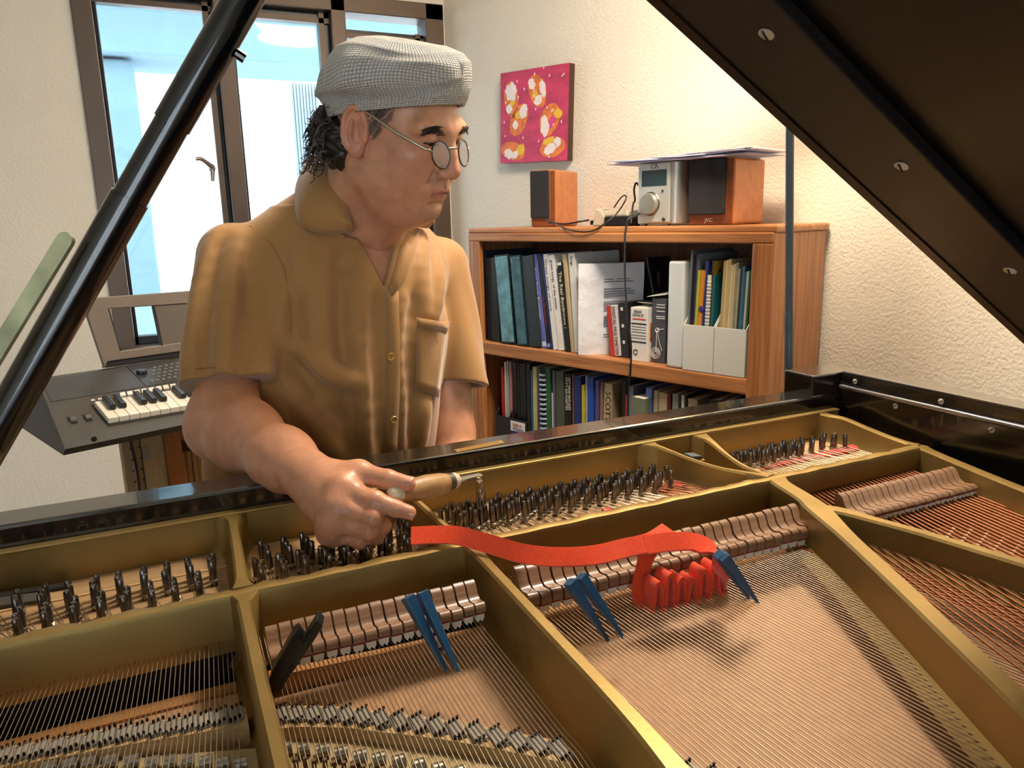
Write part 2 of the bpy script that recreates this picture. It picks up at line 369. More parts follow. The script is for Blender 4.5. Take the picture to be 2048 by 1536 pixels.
bb('back_panel', (0.02, BD - 0.012, 0), (BW - 0.02, BD - 0.004, BH - 0.02), WOOD('dark oak back', '#7a4a2a', '#56331c', rotz=rz, grain='z'))
for zt_ in (Z1, 0.47, 0.12):
    bb('shelf', (0.022, 0.018, zt_ - 0.022), (BW - 0.022, BD - 0.014, zt_), oak_u); bb('shelf_lip', (SW - 0.004, 0.004, zt_ - 0.045), (BW - SW + 0.004, 0.022, zt_ - 0.001), oak_u, 0.004)

m_page = M('paper edge', '#e7dfcc', 0.85, var=(400, 0.12, (1, 1, 0.02)))
def CM(c, r=0.4): return M('cover ' + c + str(r), c, r, var=(30, 0.05))
W_, K_ = M('white print', '#f2f0ea', 0.6), M('black print', '#15151a', 0.6)
shelf_group = {1: 'books on the upper shelf', 0: 'books on the lower shelf'}
def frame_at(ul, z0, lean, yaw=0.0, v0=0.02):
    """a leaning frame: origin bottom left front, x = thickness, y = inwards, z = up the spine"""
    ey = N1 * math.cos(yaw) + E1 * math.sin(yaw); ex0 = E1 * math.cos(yaw) - N1 * math.sin(yaw)
    ex = ex0 * math.cos(lean) - UP * math.sin(lean); ez = ex0 * math.sin(lean) + UP * math.cos(lean)
    return (BF(ul, v0, z0), ex, ey, ez)
def book(name, label, cat, pl, pr_, ytop, top_px=None, cover='#333333', ybot=None, shelf=1, depth=0.21, inset=0.025, hard=True, pages='top', txt=None, band=None, rough=0.4, group=True, yaw=0.0, flip=False):
    """pl, pr_: photograph x of the spine's lower corners; ytop, top_px: its upper left corner"""
    z0 = Z1 if shelf else 0.47
    yb = ybot if ybot else 700
    ul = UV(pl, yb, inset)[0]; ur = UV(pr_, yb, inset)[0]
    ut, zt2 = UV(top_px if top_px else pl, ytop, inset)
    lean = math.atan2(ut - ul, zt2 - z0); t = max(0.004, (ur - ul) * math.cos(lean) - 0.0008); h = (zt2 - z0) / math.cos(lean)
    zoff = t * math.sin(max(0, lean))
    fr = frame_at(ul, z0 + zoff + 0.0003, lean, yaw, inset)
    o = thing(name, label, cat, fr[0], shelf_group[shelf] if group else None)
    cm = CM(cover, rough); c = min(0.002, t * 0.2)
    MB().box((0, 0, 0), (t, c, h), fr).build('spine', cm, o, bevel=min(0.002, t * 0.2))
    MB().box((0, c, 0), (c, depth, h), fr).build('cover', cm, o); MB().box((t - c, c, 0), (t, depth, h), fr).build('cover', cm, o)
    g = 0.002 if hard else 0.0004
    MB().box((c, c, g), (t - c, depth - g, h - g), fr).build('pages', m_page, o)
    f0, ex, ey, ez = fr
    if band:
        for z_a, z_b, colr in band: MB().box((t * 0.04, -0.0006, h * z_a), (t * 0.96, 0.0002, h * z_b), fr).build('spine_band', CM(colr), o)
    if txt:
        for body, z_hi, size, mt, wd in txt:      # reads downwards from height z_hi
            org = f0 + ez * (h * z_hi) + ex * (t * 0.5 - size * 0.34) - ey * 0.0009
            text(body, size, org, -ez, ex, mt, o, width=wd)
    return o, fr, t, h

# ---- upper shelf, left to right
def B1(label, pl, pr_, yt, tp, cover, **k): return book(k.pop('name', 'music_book'), label, k.pop('cat', 'book'), pl, pr_, yt, tp, cover, **k)
B1('thin dark blue folder at the left end of upper shelf', 977, 981, 501, 967, '#2a3242', cat='folder', name='music_folder', depth=0.27, ybot=682, inset=0.03)
B1('black ring binder beside the thin dark blue folder', 982, 1001, 516, 971, '#0f1a24', depth=0.26, ybot=683, cat='binder', name='ring_binder', inset=0.025, rough=0.3)
m_sleeve = M('crinkled clear vinyl over blue', '#5f98a8', 0.16, var=(26, 0.35), bump=(60, 0.5, 0.004), coat=0.8)
def binder(label, pl, pr_, yt, tp, ybot, mat_spine):
    o, fr, t, h = B1(label, pl, pr_, yt, tp, '#1b2b33', depth=0.28, ybot=ybot, cat='binder', name='ring_binder', inset=0.012, rough=0.25)
    MB().box((t * 0.06, -0.0012, h * 0.02), (t * 0.94, 0.0006, h * 0.98), fr).build('clear_sleeve', mat_spine, o, bevel=0.001)
binder('glossy blue vinyl binder, third from the left end', 1003, 1031, 511, 988, 690, m_sleeve)
binder('glossy dark blue vinyl binder beside the third one', 1035, 1056, 512, 1019, 695, M('dark blue vinyl', '#2f6374', 0.16, var=(22, 0.4), bump=(60, 0.5, 0.004), coat=0.8))
B1('plain charcoal binder left of the lavender music book', 1058, 1082, 513, 1041, '#263339', depth=0.27, ybot=700, cat='binder', name='ring_binder', inset=0.016)
B1('lavender blue music book on the upper shelf', 1083, 1094, 510, 1062, '#6d74c4', depth=0.23, ybot=703, txt=[('Piano Songs Anthology', 0.86, 0.012, W_, 0.17)], band=[(0.02, 0.07, '#d5dcf2')])
B1('slim black book with red lettering right of the lavender one', 1095, 1102, 512, 1075, '#1c1d26', depth=0.23, ybot=704, txt=[('Real Jazz Anthology', 0.58, 0.010, M('red print', '#c03a35', 0.6), 0.10)], band=[(0.02, 0.06, '#6f95d8')])
B1('slim navy songbook left of the two white spines', 1103, 1106, 513, 1082, '#2c3a6e', depth=0.23, ybot=705)
B1('white spined songbook with blue lettering, left of its pair', 1107, 1116, 509, 1086, '#e8e6e0', depth=0.23, ybot=706, txt=[('Great songs of rock', 0.95, 0.013, M('blue grey print', '#5b6689', 0.6), 0.17)])
B1('white spined songbook with purple lettering, right of its pair', 1117, 1129, 511, 1096, '#eae7df', depth=0.23, ybot=708, txt=[('great songs of the sixties', 0.95, 0.014, M('plum print', '#5a3e63', 0.6), 0.16)])
o_, fr_, t_, h_ = B1('black fake book with bone coloured script lettering', 1132, 1141, 526, 1114, '#141619', depth=0.23, ybot=709, inset=0.02,
   txt=[('The Real Book', 0.90, 0.017, M('bone print', '#e8e2b8', 0.6), 0.125), ('Volume 1', 0.48, 0.012, M('bone print', '#e8e2b8', 0.6), 0.06)], band=[(0.97, 1.0, '#e4e1da')])
B1('olive book between the white pair and the black fake book', 1129.6, 1131.6, 512, 1107, '#7c6a35', depth=0.2, inset=0.05, ybot=708)
B1('worn cream songbook with frayed spine', 1142, 1149, 509, 1124, '#c9b58c', depth=0.22, ybot=711, rough=0.8)
B1('thick white songbook with number 12 at its foot', 1150, 1163, 507, 1136, '#e6e3dc', depth=0.23, ybot=713, hard=False,
   txt=[('12', 0.045, 0.016, K_, 0.014), ('Songs', 0.97, 0.012, K_, 0.028)])
# white plastic folder of loose notes, turned towards us
_ul, _ = UV(1163, 716, 0.03); fr = frame_at(_ul, Z1 + 0.0003, 0.02, 0.62, 0.014)
o = thing('paper_folder', 'white creased plastic folder showing a page of typed notes', 'folder', fr[0])
m_pf = M('creased white plastic', '#dcdde2', 0.28, bump=(14, 0.6, 0.012), var=(9, 0.06))
rings = []
for k in range(9):
    a = k / 8; z = a * 0.285; wob = 0.003 * math.sin(a * 9)
    rings.append([fr[0] + fr[1] * (x + wob * (1 if y > 0.1 else 0.3)) + fr[2] * y + fr[3] * z for x, y in ((0, 0), (0.014, -0.004), (0.022, 0.03), (0.024, 0.11), (0.02, 0.205), (0.0, 0.205))])
MB().loft(rings).build('sleeve', m_pf, o, smooth=60)
rng = random.Random(3)
b = MB()
for (z0, z1_) in ((0.235, 0.222), (0.205, 0.175), (0.165, 0.135), (0.12, 0.085), (0.062, 0.05)):
    z = z0
    while z > z1_:
        ln = rng.uniform(0.07, 0.115)
        b.box((0.0242, 0.075, z), (0.0262, 0.075 + ln, z + 0.0022), fr); z -= 0.0075
b.build('typed_lines', M('grey print', '#5b5c66', 0.7), o)
# boxes in the middle of the shelf
def carton(name, label, pl, pr_, yt, tp, ybot, cover, depth, inset, **k):
    return book(name, label, 'box', pl, pr_, yt, tp, cover, ybot=ybot, depth=depth, inset=inset, group=False, **k)
def solid(name, label, cat, pl, pr_, yt, yb, mat, depth, inset, z0=None, lean_px=None, group=None, bev=0.0015):
    ul, z_b = UV(pl, yb, inset); ur = UV(pr_, yb, inset)[0]; ut, zt2 = UV(lean_px if lean_px else pl, yt, inset)
    zb = Z1 + 0.0003 if z0 is None else z0
    lean = math.atan2(ut - ul, zt2 - zb) if lean_px else 0.0
    fr = frame_at(ul, zb + (ur - ul) * math.sin(max(0, lean)), lean, 0, inset); t = (ur - ul) * math.cos(lean); h = (zt2 - zb) / math.cos(lean)
    o = thing(name, label, cat, fr[0], group)
    MB().box((0, 0, 0), (t, depth, h), fr).build('body', mat, o, bevel=bev)
    return o, fr, t, h
o, fr, t, h = solid('multimeter_box', 'small white carton with red stripe reading digital multimeter', 'box', 1222, 1241, 612, 708, M('white carton', '#d9d7d4', 0.5), 0.07, 0.05, lean_px=1213)
MB().box((-0.0004, -0.0006, 0), (t * 0.46, 0.0004, h), fr).build('red_stripe', M('red print', '#c03a35', 0.6), o)
text('DIGITAL MULTIMETER', 0.017, fr[0] + fr[3] * (h * 0.98) + fr[1] * (t * 0.55) - fr[2] * 0.0009, -fr[3], fr[1], M('maroon print', '#7a3b44', 0.6), o, width=h * 0.95)
o, fr, t, h = solid('tool_case', 'slim black box with small white lettering beside the multimeter carton', 'box', 1243, 1258, 606, 712, M('black carton', '#2a2b30', 0.5), 0.09, 0.055, lean_px=1236)
for z in (0.86, 0.55, 0.25): MB().box((t * 0.3, -0.0006, h * z), (t * 0.6, 0.0004, h * (z + 0.06)), fr).build('white_mark', W_, o)
o, fr, t, h = solid('router_box', 'black carton standing behind the small black box', 'box', 1242, 1262, 548, 700, M('dark grey carton', '#33363b', 0.55), 0.045, 0.152)
MB().tube([fr[0] - fr[2] * 0.0006 + fr[3] * (h * (0.68 - 0.03 * k)) + fr[1] * (t * (0.45 + 0.16 * math.sin(k * 1.9))) for k in range(12)], 0.0012, 5).build('script_mark', M('gold print', '#b7a765', 0.5), o)
o, fr, t, h = solid('printer', 'black and grey device lying behind the white carton', 'device', 1237, 1318, 536, 640, M('light grey plastic', '#8c9096', 0.45), 0.09, 0.205)
MB().box((-0.003, -0.006, h * 0.62), (t + 0.003, 0.08, h + 0.002), fr).build('upper_cover', M('black plastic', '#121318', 0.35), o, bevel=0.008)
o, fr, t, h = solid('survival_kit_box', 'white carton with survival kit print and orange side picture', 'box', 1260, 1294, 614, 722, M('off white carton', '#e2dfd6', 0.5), 0.085, 0.03)
text('WINDOWS', 0.012, fr[0] + fr[3] * (h * 0.90) + fr[1] * t * 0.2 - fr[2] * 0.0008, fr[1], fr[3], K_, o, width=t * 0.45)
text('SURVIVAL KIT', 0.012, fr[0] + fr[3] * (h * 0.835) + fr[1] * t * 0.12 - fr[2] * 0.0008, fr[1], fr[3], K_, o, width=t * 0.65)
b = MB()
for k, z in enumerate((0.70, 0.64, 0.59, 0.54, 0.48, 0.43)): b.box((t * 0.06, -0.0007, h * z), (t * 0.92, 0.0003, h * (z + 0.012)), fr)
b.build('small_print', M('grey print', '#5b5c66', 0.7), o)
b = MB()
for z in (0.69, 0.35): b.box((t * 0.05, -0.0007, h * z), (t * 0.93, 0.0003, h * (z + 0.025)), fr)
b.build('black_bar', K_, o)
MB().box((t * 0.12, -0.0007, h * 0.775), (t * 0.9, 0.0003, h * 0.80), fr).build('red_line', M('red print', '#c03a35', 0.6), o)
b = MB(); c0 = fr[0] + fr[1] * t * 0.33 + fr[3] * h * 0.17 - fr[2] * 0.0008
b.tube([c0 + (fr[1] * math.cos(a) + fr[3] * math.sin(a)) * 0.0075 for a in np.linspace(0.3, 6.0, 13)], 0.0011, 5); b.build('recycling_mark', K_, o)
MB().box((t - 0.0003, 0.012, h * 0.38), (t + 0.0007, 0.07, h * 0.72), fr).build('orange_picture', M('orange picture', '#c8642e', 0.5, var=(60, 0.5)), o)
MB().prism([fr[0] + fr[1] * a + fr[2] * c + fr[3] * z for a, c, z in ((0.003, 0.085, h), (t - 0.003, 0.085, h), (t - 0.003, 0.03, h + 0.012), (0.003, 0.03, h + 0.012))], fr[3] * 0.0012).build('flap', M('off white carton', '#e2dfd6', 0.5), o)
o, fr, t, h = solid('microphone_box', 'grey black carton with white line drawing of a tripod', 'box', 1302, 1329, 596, 730, M('slate carton', '#4c4e54', 0.55), 0.12, 0.045)
b = MB(); c0 = fr[0] - fr[2] * 0.0008
def q(a, z): return c0 + fr[1] * (t * a) + fr[3] * (h * z)
b.tube([q(0.35, 0.16), q(0.4, 0.5), q(0.48, 0.52), q(0.9, 0.54)], 0.0009, 5); b.tube([q(0.42, 0.5), q(0.62, 0.3), q(0.8, 0.2)], 0.0007, 5)
for r in (0.006, 0.011, 0.016): b.tube([q(0.32, 0.15) + (fr[1] * math.cos(a) + fr[3] * math.sin(a)) * r for a in np.linspace(0, 2 * math.pi, 21)], 0.001, 5)
b.tube([q(0.42, 0.51) + (fr[1] * math.cos(a) + fr[3] * math.sin(a)) * 0.006 for a in np.linspace(0, 2 * math.pi, 15)], 0.0014, 5)
for k, z in enumerate((0.9, 0.86, 0.8, 0.72, 0.69)): b.box((t * (0.35 - 0.05 * (k % 2)), -0.0008, h * z), (t * 0.95, 0.0003, h * (z + 0.012)), fr)
b.build('line_drawing', W_, o)
MB().prism([fr[0] + fr[1] * a + fr[2] * c + fr[3] * z for a, c, z in ((-0.01, -0.012, h + 0.004), (t, 0.0, h + 0.012), (t, 0.09, h + 0.02), (0.0, 0.09, h + 0.012))], fr[3] * 0.0012).build('open_flap', M('off white carton', '#e2dfd6', 0.5), o)
# black folder leaning over the cartons
ul, zl = UV(1327, 738, 0.17); ut, zt2 = UV(1293, 515, 0.17)
a0, a1 = BF(ul, 0.17, Z1 + 0.0004), BF(ut, 0.17, zt2)
o = thing('black_folder', 'black plastic folder leaning left above the cartons', 'folder', a0)
MB().prism([a0, a1, a1 + N1 * 0.12, a0 + N1 * 0.12], E1 * 0.006).build('cover', M('black folder plastic', '#15171c', 0.35), o, bevel=0.001)
MB().prism([a0 - N1 * 0.001, a1 - N1 * 0.001, a1 + N1 * 0.003, a0 + N1 * 0.003], -E1 * 0.0016).build('edge_strip', M('grey folder edge', '#777b80', 0.4), o)
# white ring binder
o, fr, t, h = solid('white_binder', 'white ring binder standing left of the magazine files', 'binder', 1332, 1363, 522, 739, M('white vinyl', '#d9dedd', 0.3, coat=0.3), 0.26, 0.012, bev=0.006)
MB().box((t - 0.0015, 0.04, 0.004), (t + 0.001, 0.27, h - 0.002), fr).build('inner_cover', M('pale grey vinyl', '#b9bdbb', 0.35), o)
# two white magazine files
m_mf = M('white file plastic', '#dddcd4', 0.38)
files = []
for k, (pl, pr_, lab) in enumerate(((1364, 1425, 'white plastic magazine file holding the spiral bound book'), (1426, 1489, 'white plastic magazine file at the right end of the shelf'))):
    ul, _ = UV(pl, 745, 0.006); ur, _ = UV(pr_, 752, 0.006); fr = frame_at(ul, Z1 + 0.0003, 0, 0, 0.006); wd = ur - ul - 0.001; hf, hb_ = 0.128, 0.255
    o = thing('magazine_file', lab, 'magazine file', fr[0], 'white magazine files'); s = 0.0022
    MB().box((0, 0, 0), (wd, s, hf), fr).build('front_panel', m_mf, o, bevel=0.0008)
    for x in (0, wd - s):
        MB().prism([fr[0] + fr[1] * x + fr[2] * v + fr[3] * z for v, z in ((s, 0), (0.255, 0), (0.255, hb_), (0.13, hb_), (s, hf))], fr[1] * s).build('side_panel', m_mf, o)
    MB().box((0, 0.255 - s, 0), (wd, 0.255, hb_), fr).build('back_panel', m_mf, o); MB().box((s, s, 0), (wd - s, 0.253, s), fr).build('bottom', m_mf, o)
    files.append((ul, wd))
def inset_books(specs, ul, wd, grp):
    u = ul + 0.004
    for (lab, th, ztop, cov, ln, dep, extra) in specs:
        fr = frame_at(u, Z1 + 0.003 + (th * math.sin(ln) if ln > 0 else 0), ln, 0, 0.018); h = (ztop - Z1) / math.cos(ln); c = min(0.0012, th * 0.25)
        o = thing(extra.get('name', 'booklet'), lab, extra.get('cat', 'book'), fr[0], grp)
        MB().box((0, 0, 0), (th - 0.0006, 0.0012, h), fr).build('spine', CM(cov), o); MB().box((0, 0.0012, 0), (c, dep, h), fr).build('cover', CM(cov), o); MB().box((th - c - 0.0006, 0.0012, 0), (th - 0.0006, dep, h), fr).build('cover', CM(extra.get('back', cov)), o)
        MB().box((c, 0.0012, 0.001), (th - c - 0.0006, dep - 0.002, h - 0.001), fr).build('pages', m_page, o)
        if 'fn' in extra: extra['fn'](o, fr, th, h)
        u += th * math.cos(ln)
def spiral(o, fr, t, h):
    b = MB()
    for k in range(26):
        c = fr[0] + fr[1] * (t * 0.5) + fr[3] * (h * (0.03 + 0.94 * k / 26)); b.tube([c + fr[1] * math.cos(a) * 0.006 - fr[2] * (math.sin(a) * 0.006) for a in np.linspace(-0.4, 3.5, 7)], 0.0016, 5)
    b.build('spiral_binding', M('white spiral plastic', '#e6e3da', 0.4), o)
def flowers(o, fr, t, h):
    for z, r in ((0.13, 0.012), (0.16, 0.009), (0.62, 0.009)):
        MB().lathe([(r, 0), (r * 0.8, 0.001)], fr[0] + fr[1] * t * 0.6 + fr[3] * h * z - fr[2] * 0.001, axis=-fr[2], n=9).build('flower_print', M('violet flower print', '#46307f', 0.5), o)
def gold_cover(o, fr, t, h):
    text('AFFAIR', 0.022, fr[0] + fr[1] * (t + 0.0002) + fr[2] * 0.02 + fr[3] * (h - 0.035), fr[2], fr[3], K_, o, width=0.12)
inset_books([('grey file folder at the left of the first magazine file', 0.006, Z1 + 0.327, '#6d7276', 0.02, 0.22, {'cat': 'folder', 'name': 'music_folder'}),
             ('black paper folder beside the grey file folder', 0.006, Z1 + 0.312, '#24262c', 0.02, 0.21, {'cat': 'folder', 'name': 'music_folder'}),
             ('dark violet booklet in the first magazine file', 0.006, Z1 + 0.318, '#2a2146', 0.03, 0.22, {'back': '#8e9498'}),
             ('lime green booklet left of the orange one', 0.009, Z1 + 0.274, '#b5b238', 0.045, 0.2, {}),
             ('orange booklet with violet flowers in the magazine file', 0.014, Z1 + 0.273, '#d58a2a', 0.05, 0.2, {'fn': flowers}),
             ('navy booklet left of the white spiral binding', 0.011, Z1 + 0.300, '#27356d', 0.035, 0.2, {}),
             ('white spiral bound book in the first magazine file', 0.014, Z1 + 0.262, '#e3ddcc', 0.03, 0.2, {'fn': spiral}),
             ('tall mustard covered book behind the teal one', 0.006, Z1 + 0.300, '#3b3a30', 0.02, 0.24, {'back': '#b0902c', 'fn': gold_cover}),
             ('teal music book with a picture on its cover', 0.005, Z1 + 0.262, '#1f6f74', 0.02, 0.2, {'fn': lambda o, fr, t, h: MB().box((t, 0.03, h * 0.25), (t + 0.0006, 0.12, h * 0.62), fr).build('cover_picture', M('brown cover picture', '#8a5a42', 0.5, var=(50, 0.6)), o)})],
            files[0][0], files[0][1], 'booklets in the first magazine file')
_cols = ['#b59e6c', '#cdb785', '#bda777', '#d2c096', '#c0b089', '#8d8a74', '#a39a80', '#2f3b3a', '#3b6b86', '#2a5a7c', '#b9b49c', '#345a44']
_nm = ['tan', 'cream', 'buff', 'pale straw', 'ivory', 'olive grey', 'stone grey', 'black green', 'steel blue', 'bright blue', 'pale grey', 'dark green']
inset_books([('%s booklet in the right magazine file' % _nm[k], 0.0074 if k < 5 else 0.0062, Z1 + 0.300 - 0.003 * k + 0.006 * ((k * 7) % 3), _cols[k], 0.03, 0.2, {}) for k in range(12)],
            files[1][0], files[1][1], 'booklets in the right magazine file')
# ---- lower shelf
def B0(label, pl, pr_, yt, tp, cover, **k): return book(k.pop('name', 'music_book'), label, k.pop('cat', 'book'), pl, pr_, yt, tp, cover, shelf=0, ybot=k.pop('ybot', 800), **k)
LOW = [
 ('slim red music book at the left end of lower shelf', 1003, 1007, 735, '#b3272c', {}), ('cream booklet beside the slim red book', 1009, 1013, 724, '#c9c3a8', {}), ('pale blue booklet third on the lower shelf', 1014, 1017, 722, '#9fb2b8', {}),
 ('rose pink booklet fourth on the lower shelf', 1019, 1023, 724, '#b07a70', {}), ('thick black book with white stripe mark, lower shelf', 1026, 1034, 725, '#15161a', {}), ('black book with white dash right of the striped one', 1035, 1039, 727, '#1c1d22', {}),
 ('black glossy binder on the lower shelf', 1040, 1052, 726, '#10131a', {'cat': 'binder', 'name': 'ring_binder'}), ('navy black binder left of the blue slim book', 1053, 1061, 728, '#131c2b', {'cat': 'binder', 'name': 'ring_binder'}),
 ('slim teal blue book left of the pale yellow one', 1062, 1065, 740, '#2c6a86', {}), ('pale yellow music book on the lower shelf', 1066, 1074, 733, '#c4bb83', {}), ('speckled grey book left of the comb bound one', 1075, 1081, 737, '#5d5f5a', {}),
 ('green covered book with black comb binding', 1083, 1101, 735, '#2e6a3a', {'comb': 1}), ('slim violet book left of the patterned green one', 1106, 1110, 741, '#6d5a82', {}), ('white leaflet standing before the violet book', 1104, 1108, 786, '#c9ccd4', {}),
 ('thick patterned green grey book', 1112, 1128, 742, '#4d5748', {}), ('slim charcoal book with faded white lettering', 1132, 1136, 748, '#25272b', {'t': 'FIFTY FAVORITES'}), ('black book with bold white list lettering', 1137, 1143, 748, '#17181c', {'t': 'LEFT HAND BASS JAZZ'}),
 ('slim brown book left of the royal blue book', 1145, 1148, 749, '#7d5340', {}), ('royal blue hardback on the lower shelf', 1149, 1162, 752, '#22377a', {'t2': 1}), ('lemon yellow book lower than its neighbours', 1164, 1170, 770, '#c3b92f', {}),
 ('sky white slim book beside the lemon yellow one', 1172, 1175, 752, '#b7bccb', {}), ('bright blue book with green top', 1176, 1188, 754, '#2455b0', {}), ('purple music book leaning slightly right', 1188, 1196, 761, '#5d4a86', {'lean': 3}),
 ('small leopard spotted book beside the purple one', 1198, 1203, 764, '#8b7c63', {'lean': 3}), ('thick tan book of ragtime with dark title', 1203, 1219, 767, '#bda988', {'joplin': 1, 'lean': 6}),
 ('dark green book leaning behind the hanging cable', 1238, 1246, 762, '#202a24', {'lean': 8}), ('red book with white letters behind the cable', 1247, 1252, 790, '#b2343a', {'lean': 4}), ('pale steel blue book top right of the cable', 1254, 1264, 772, '#76859c', {'lean': 3}),
 ('grey green book with dark leaf pattern', 1258, 1284, 794, '#77806f', {'lean': 6, 'inset': 0.0}), ('cornflower blue book on the lower shelf', 1288, 1301, 775, '#5873b8', {'lean': 4}), ('beige paperback right of the cornflower book', 1304, 1313, 781, '#b9ab93', {'lean': 4}),
 ('wide cream paperback on the lower shelf', 1316, 1333, 785, '#c4b596', {'lean': 2}), ('maroon book beside the cream paperback', 1335, 1343, 785, '#6f2a2c', {}), ('pale green grey book with white spine edge', 1346, 1358, 787, '#8f9a94', {}),
 ('white slim book right of the pale green one', 1364, 1370, 790, '#d6d4cb', {}), ('black slim book third from the right end below', 1371, 1376, 792, '#25222b', {}), ('gold and black film tin shaped book', 1377, 1396, 797, '#b5ab8c', {}), ('blackish teal book at the right end below', 1420, 1442, 798, '#252c2f', {}), ('brown black book at the far right end below', 1444, 1462, 800, '#231e1c', {})]
for lab, pl, pr_, yt, cov, k in LOW:
    kw = {}
    if 't' in k: kw['txt'] = [(k['t'], 0.97, 0.014, W_, 0.11)]
    if 't2' in k: kw['txt'] = [('Jazz Piano', 0.40, 0.013, M('salmon print', '#c98a7a', 0.5), 0.07)]
    o, fr, t, h = B0(lab, pl, pr_, yt, pl + k.get('lean', -1), cov, cat=k.get('cat', 'book'), name=k.get('name', 'music_book'), inset=k.get('inset', 0.03), depth=0.2, **kw)
    if 'comb' in k:
        b = MB()
        for j in range(20):
            c = fr[0] + fr[1] * (t * 0.25) + fr[3] * (h * (0.04 + 0.047 * j)); b.tube([c + fr[1] * math.cos(a) * 0.011 - fr[2] * (math.sin(a) * 0.011) for a in np.linspace(-0.3, 3.4, 7)], 0.0042, 6)
        b.build('comb_binding', M('slate comb plastic', '#8fa0c0', 0.3), o)
        MB().box((-0.003, -0.0008, 0), (t * 0.5, 0.0002, h), fr).build('spine_strip', K_, o)
    if 'joplin' in k:
        org = fr[0] + fr[3] * (h * 0.93) + fr[1] * (t * 0.22) - fr[2] * 0.0009
        text('SCOTT JOPLIN', 0.03, org, -fr[3], fr[1], M('dark brown print', '#3a3027', 0.6), o, width=0.20)
# black file box with the shop sticker
m_fb = M('smoke black plastic', '#1c181a', 0.3)
fu, _ = UV(988, 850, -0.002); fe, _ = UV(1050, 850, -0.002); fr = frame_at(fu, 0.4703, 0, 0, 0.006)
o = thing('file_box', 'black desktop file box with white and blue sticker on lower shelf', 'file box', fr[0]); wd = fe - fu
zf = UV(1020, 836, 0.006)[1] - 0.47; zb = UV(1000, 800, 0.1)[1] - 0.47
MB().box((0, 0, 0), (wd, 0.003, zf), fr).build('front_panel', m_fb, o, bevel=0.001)
for x in (0, wd * 0.42, wd):
    MB().prism([fr[0] + fr[1] * x + fr[2] * v + fr[3] * z for v, z in ((0.003, 0), (0.02, 0), (0.02, zb), (0.003, zf))], fr[1] * 0.0025).build('side_panel', m_fb, o)
MB().box((wd * 0.5, -0.001, zf - 0.075), (wd * 0.95, 0.0005, zf - 0.008), fr).build('sticker', M('white sticker', '#e6e5e4', 0.4), o)
MB().box((wd * 0.5, -0.0014, zf - 0.078), (wd * 0.95, 0.0, zf - 0.044), fr).build('sticker_band', M('deep blue sticker', '#1d2468', 0.4), o)
text('Office', 0.016, fr[0] + fr[1] * wd * 0.56 - fr[2] * 0.002 + fr[3] * (zf - 0.026), fr[1], fr[3], M('red print', '#c03a35', 0.6), o, width=wd * 0.28)
text('Mate', 0.018, fr[0] + fr[1] * wd * 0.58 - fr[2] * 0.002 + fr[3] * (zf - 0.041), fr[1], fr[3], M('blue print', '#20307f', 0.6), o, width=wd * 0.3)

# ---- on top of the bookcase
m_cherry = WOOD('cherry veneer', '#c67a40', '#b06733', rotz=rz, grain='x', rough=0.35, scale=0.6)
m_cherry_d = WOOD('dark cherry veneer', '#8a4c28', '#6f3a1c', rotz=rz, grain='x', rough=0.35, scale=0.6)
m_grille = M('black speaker cloth', '#26262b', 0.85, bump=(900, 0.5, 0.001))
def speaker(label, px_fl, px_fr, px_sr, ytop, ybot, vin, yaw, letters):
    """px_fl / px_fr / px_sr: left and right edge of the front, right edge of the side"""
    n0 = N1; p0 = BS0 + N1 * vin
    a = PL(px_fl, ybot, p0, n0); a[2] = BH
    ex = E1 * math.cos(yaw) + N1 * math.sin(yaw); ey = N1 * math.cos(yaw) - E1 * math.sin(yaw)
    c = PL(px_fr, ybot, a, ey); wd = (c - a) @ ex; h = PL(px_fl, ytop, a, ey)[2] - BH
    # side depth from the right hand edge
    q = PL(px_sr, ybot, a + ex * wd, ex); dp = abs((q - a) @ ey); dp = min(max(dp, 0.1), 0.2)
    fr = (a + UP * 0.0003, ex, ey, UP)
    o = thing('speaker', label, 'speaker', a, 'pair of small speakers')
    MB().box((0, 0.0, 0), (wd, dp, h), fr).build('cabinet', m_cherry, o, bevel=0.008, seg=3)
    MB().box((wd - 0.02, -0.0012, 0.004), (wd - 0.003, 0.004, h - 0.004), fr).build('front_edge', m_cherry_d, o, bevel=0.001)
    MB().box((0.003, -0.001, 0.002), (wd - 0.02, 0.003, h * 0.15), fr).build('lower_front', m_cherry_d, o)
    MB().box((0.003, -0.012, h * 0.155), (wd - 0.022, 0.002, h * 0.985), fr).build('grille', m_grille, o, bevel=0.004)
    if letters: text('JVC', 0.014, fr[0] + ex * (wd * 0.38) - ey * 0.0018 + UP * (h * 0.05), ex, UP, W_, o, width=wd * 0.18)
    return fr, wd, dp, h
speaker('small wooden speaker with black grille standing alone at the left', 1062, 1112, 1188, 341, 447, 0.085, 0.32, False)
sr = speaker('small wooden speaker with white letters beside the silver receiver', 1377, 1466, 1526, 320, 446, 0.075, 0.02, True)
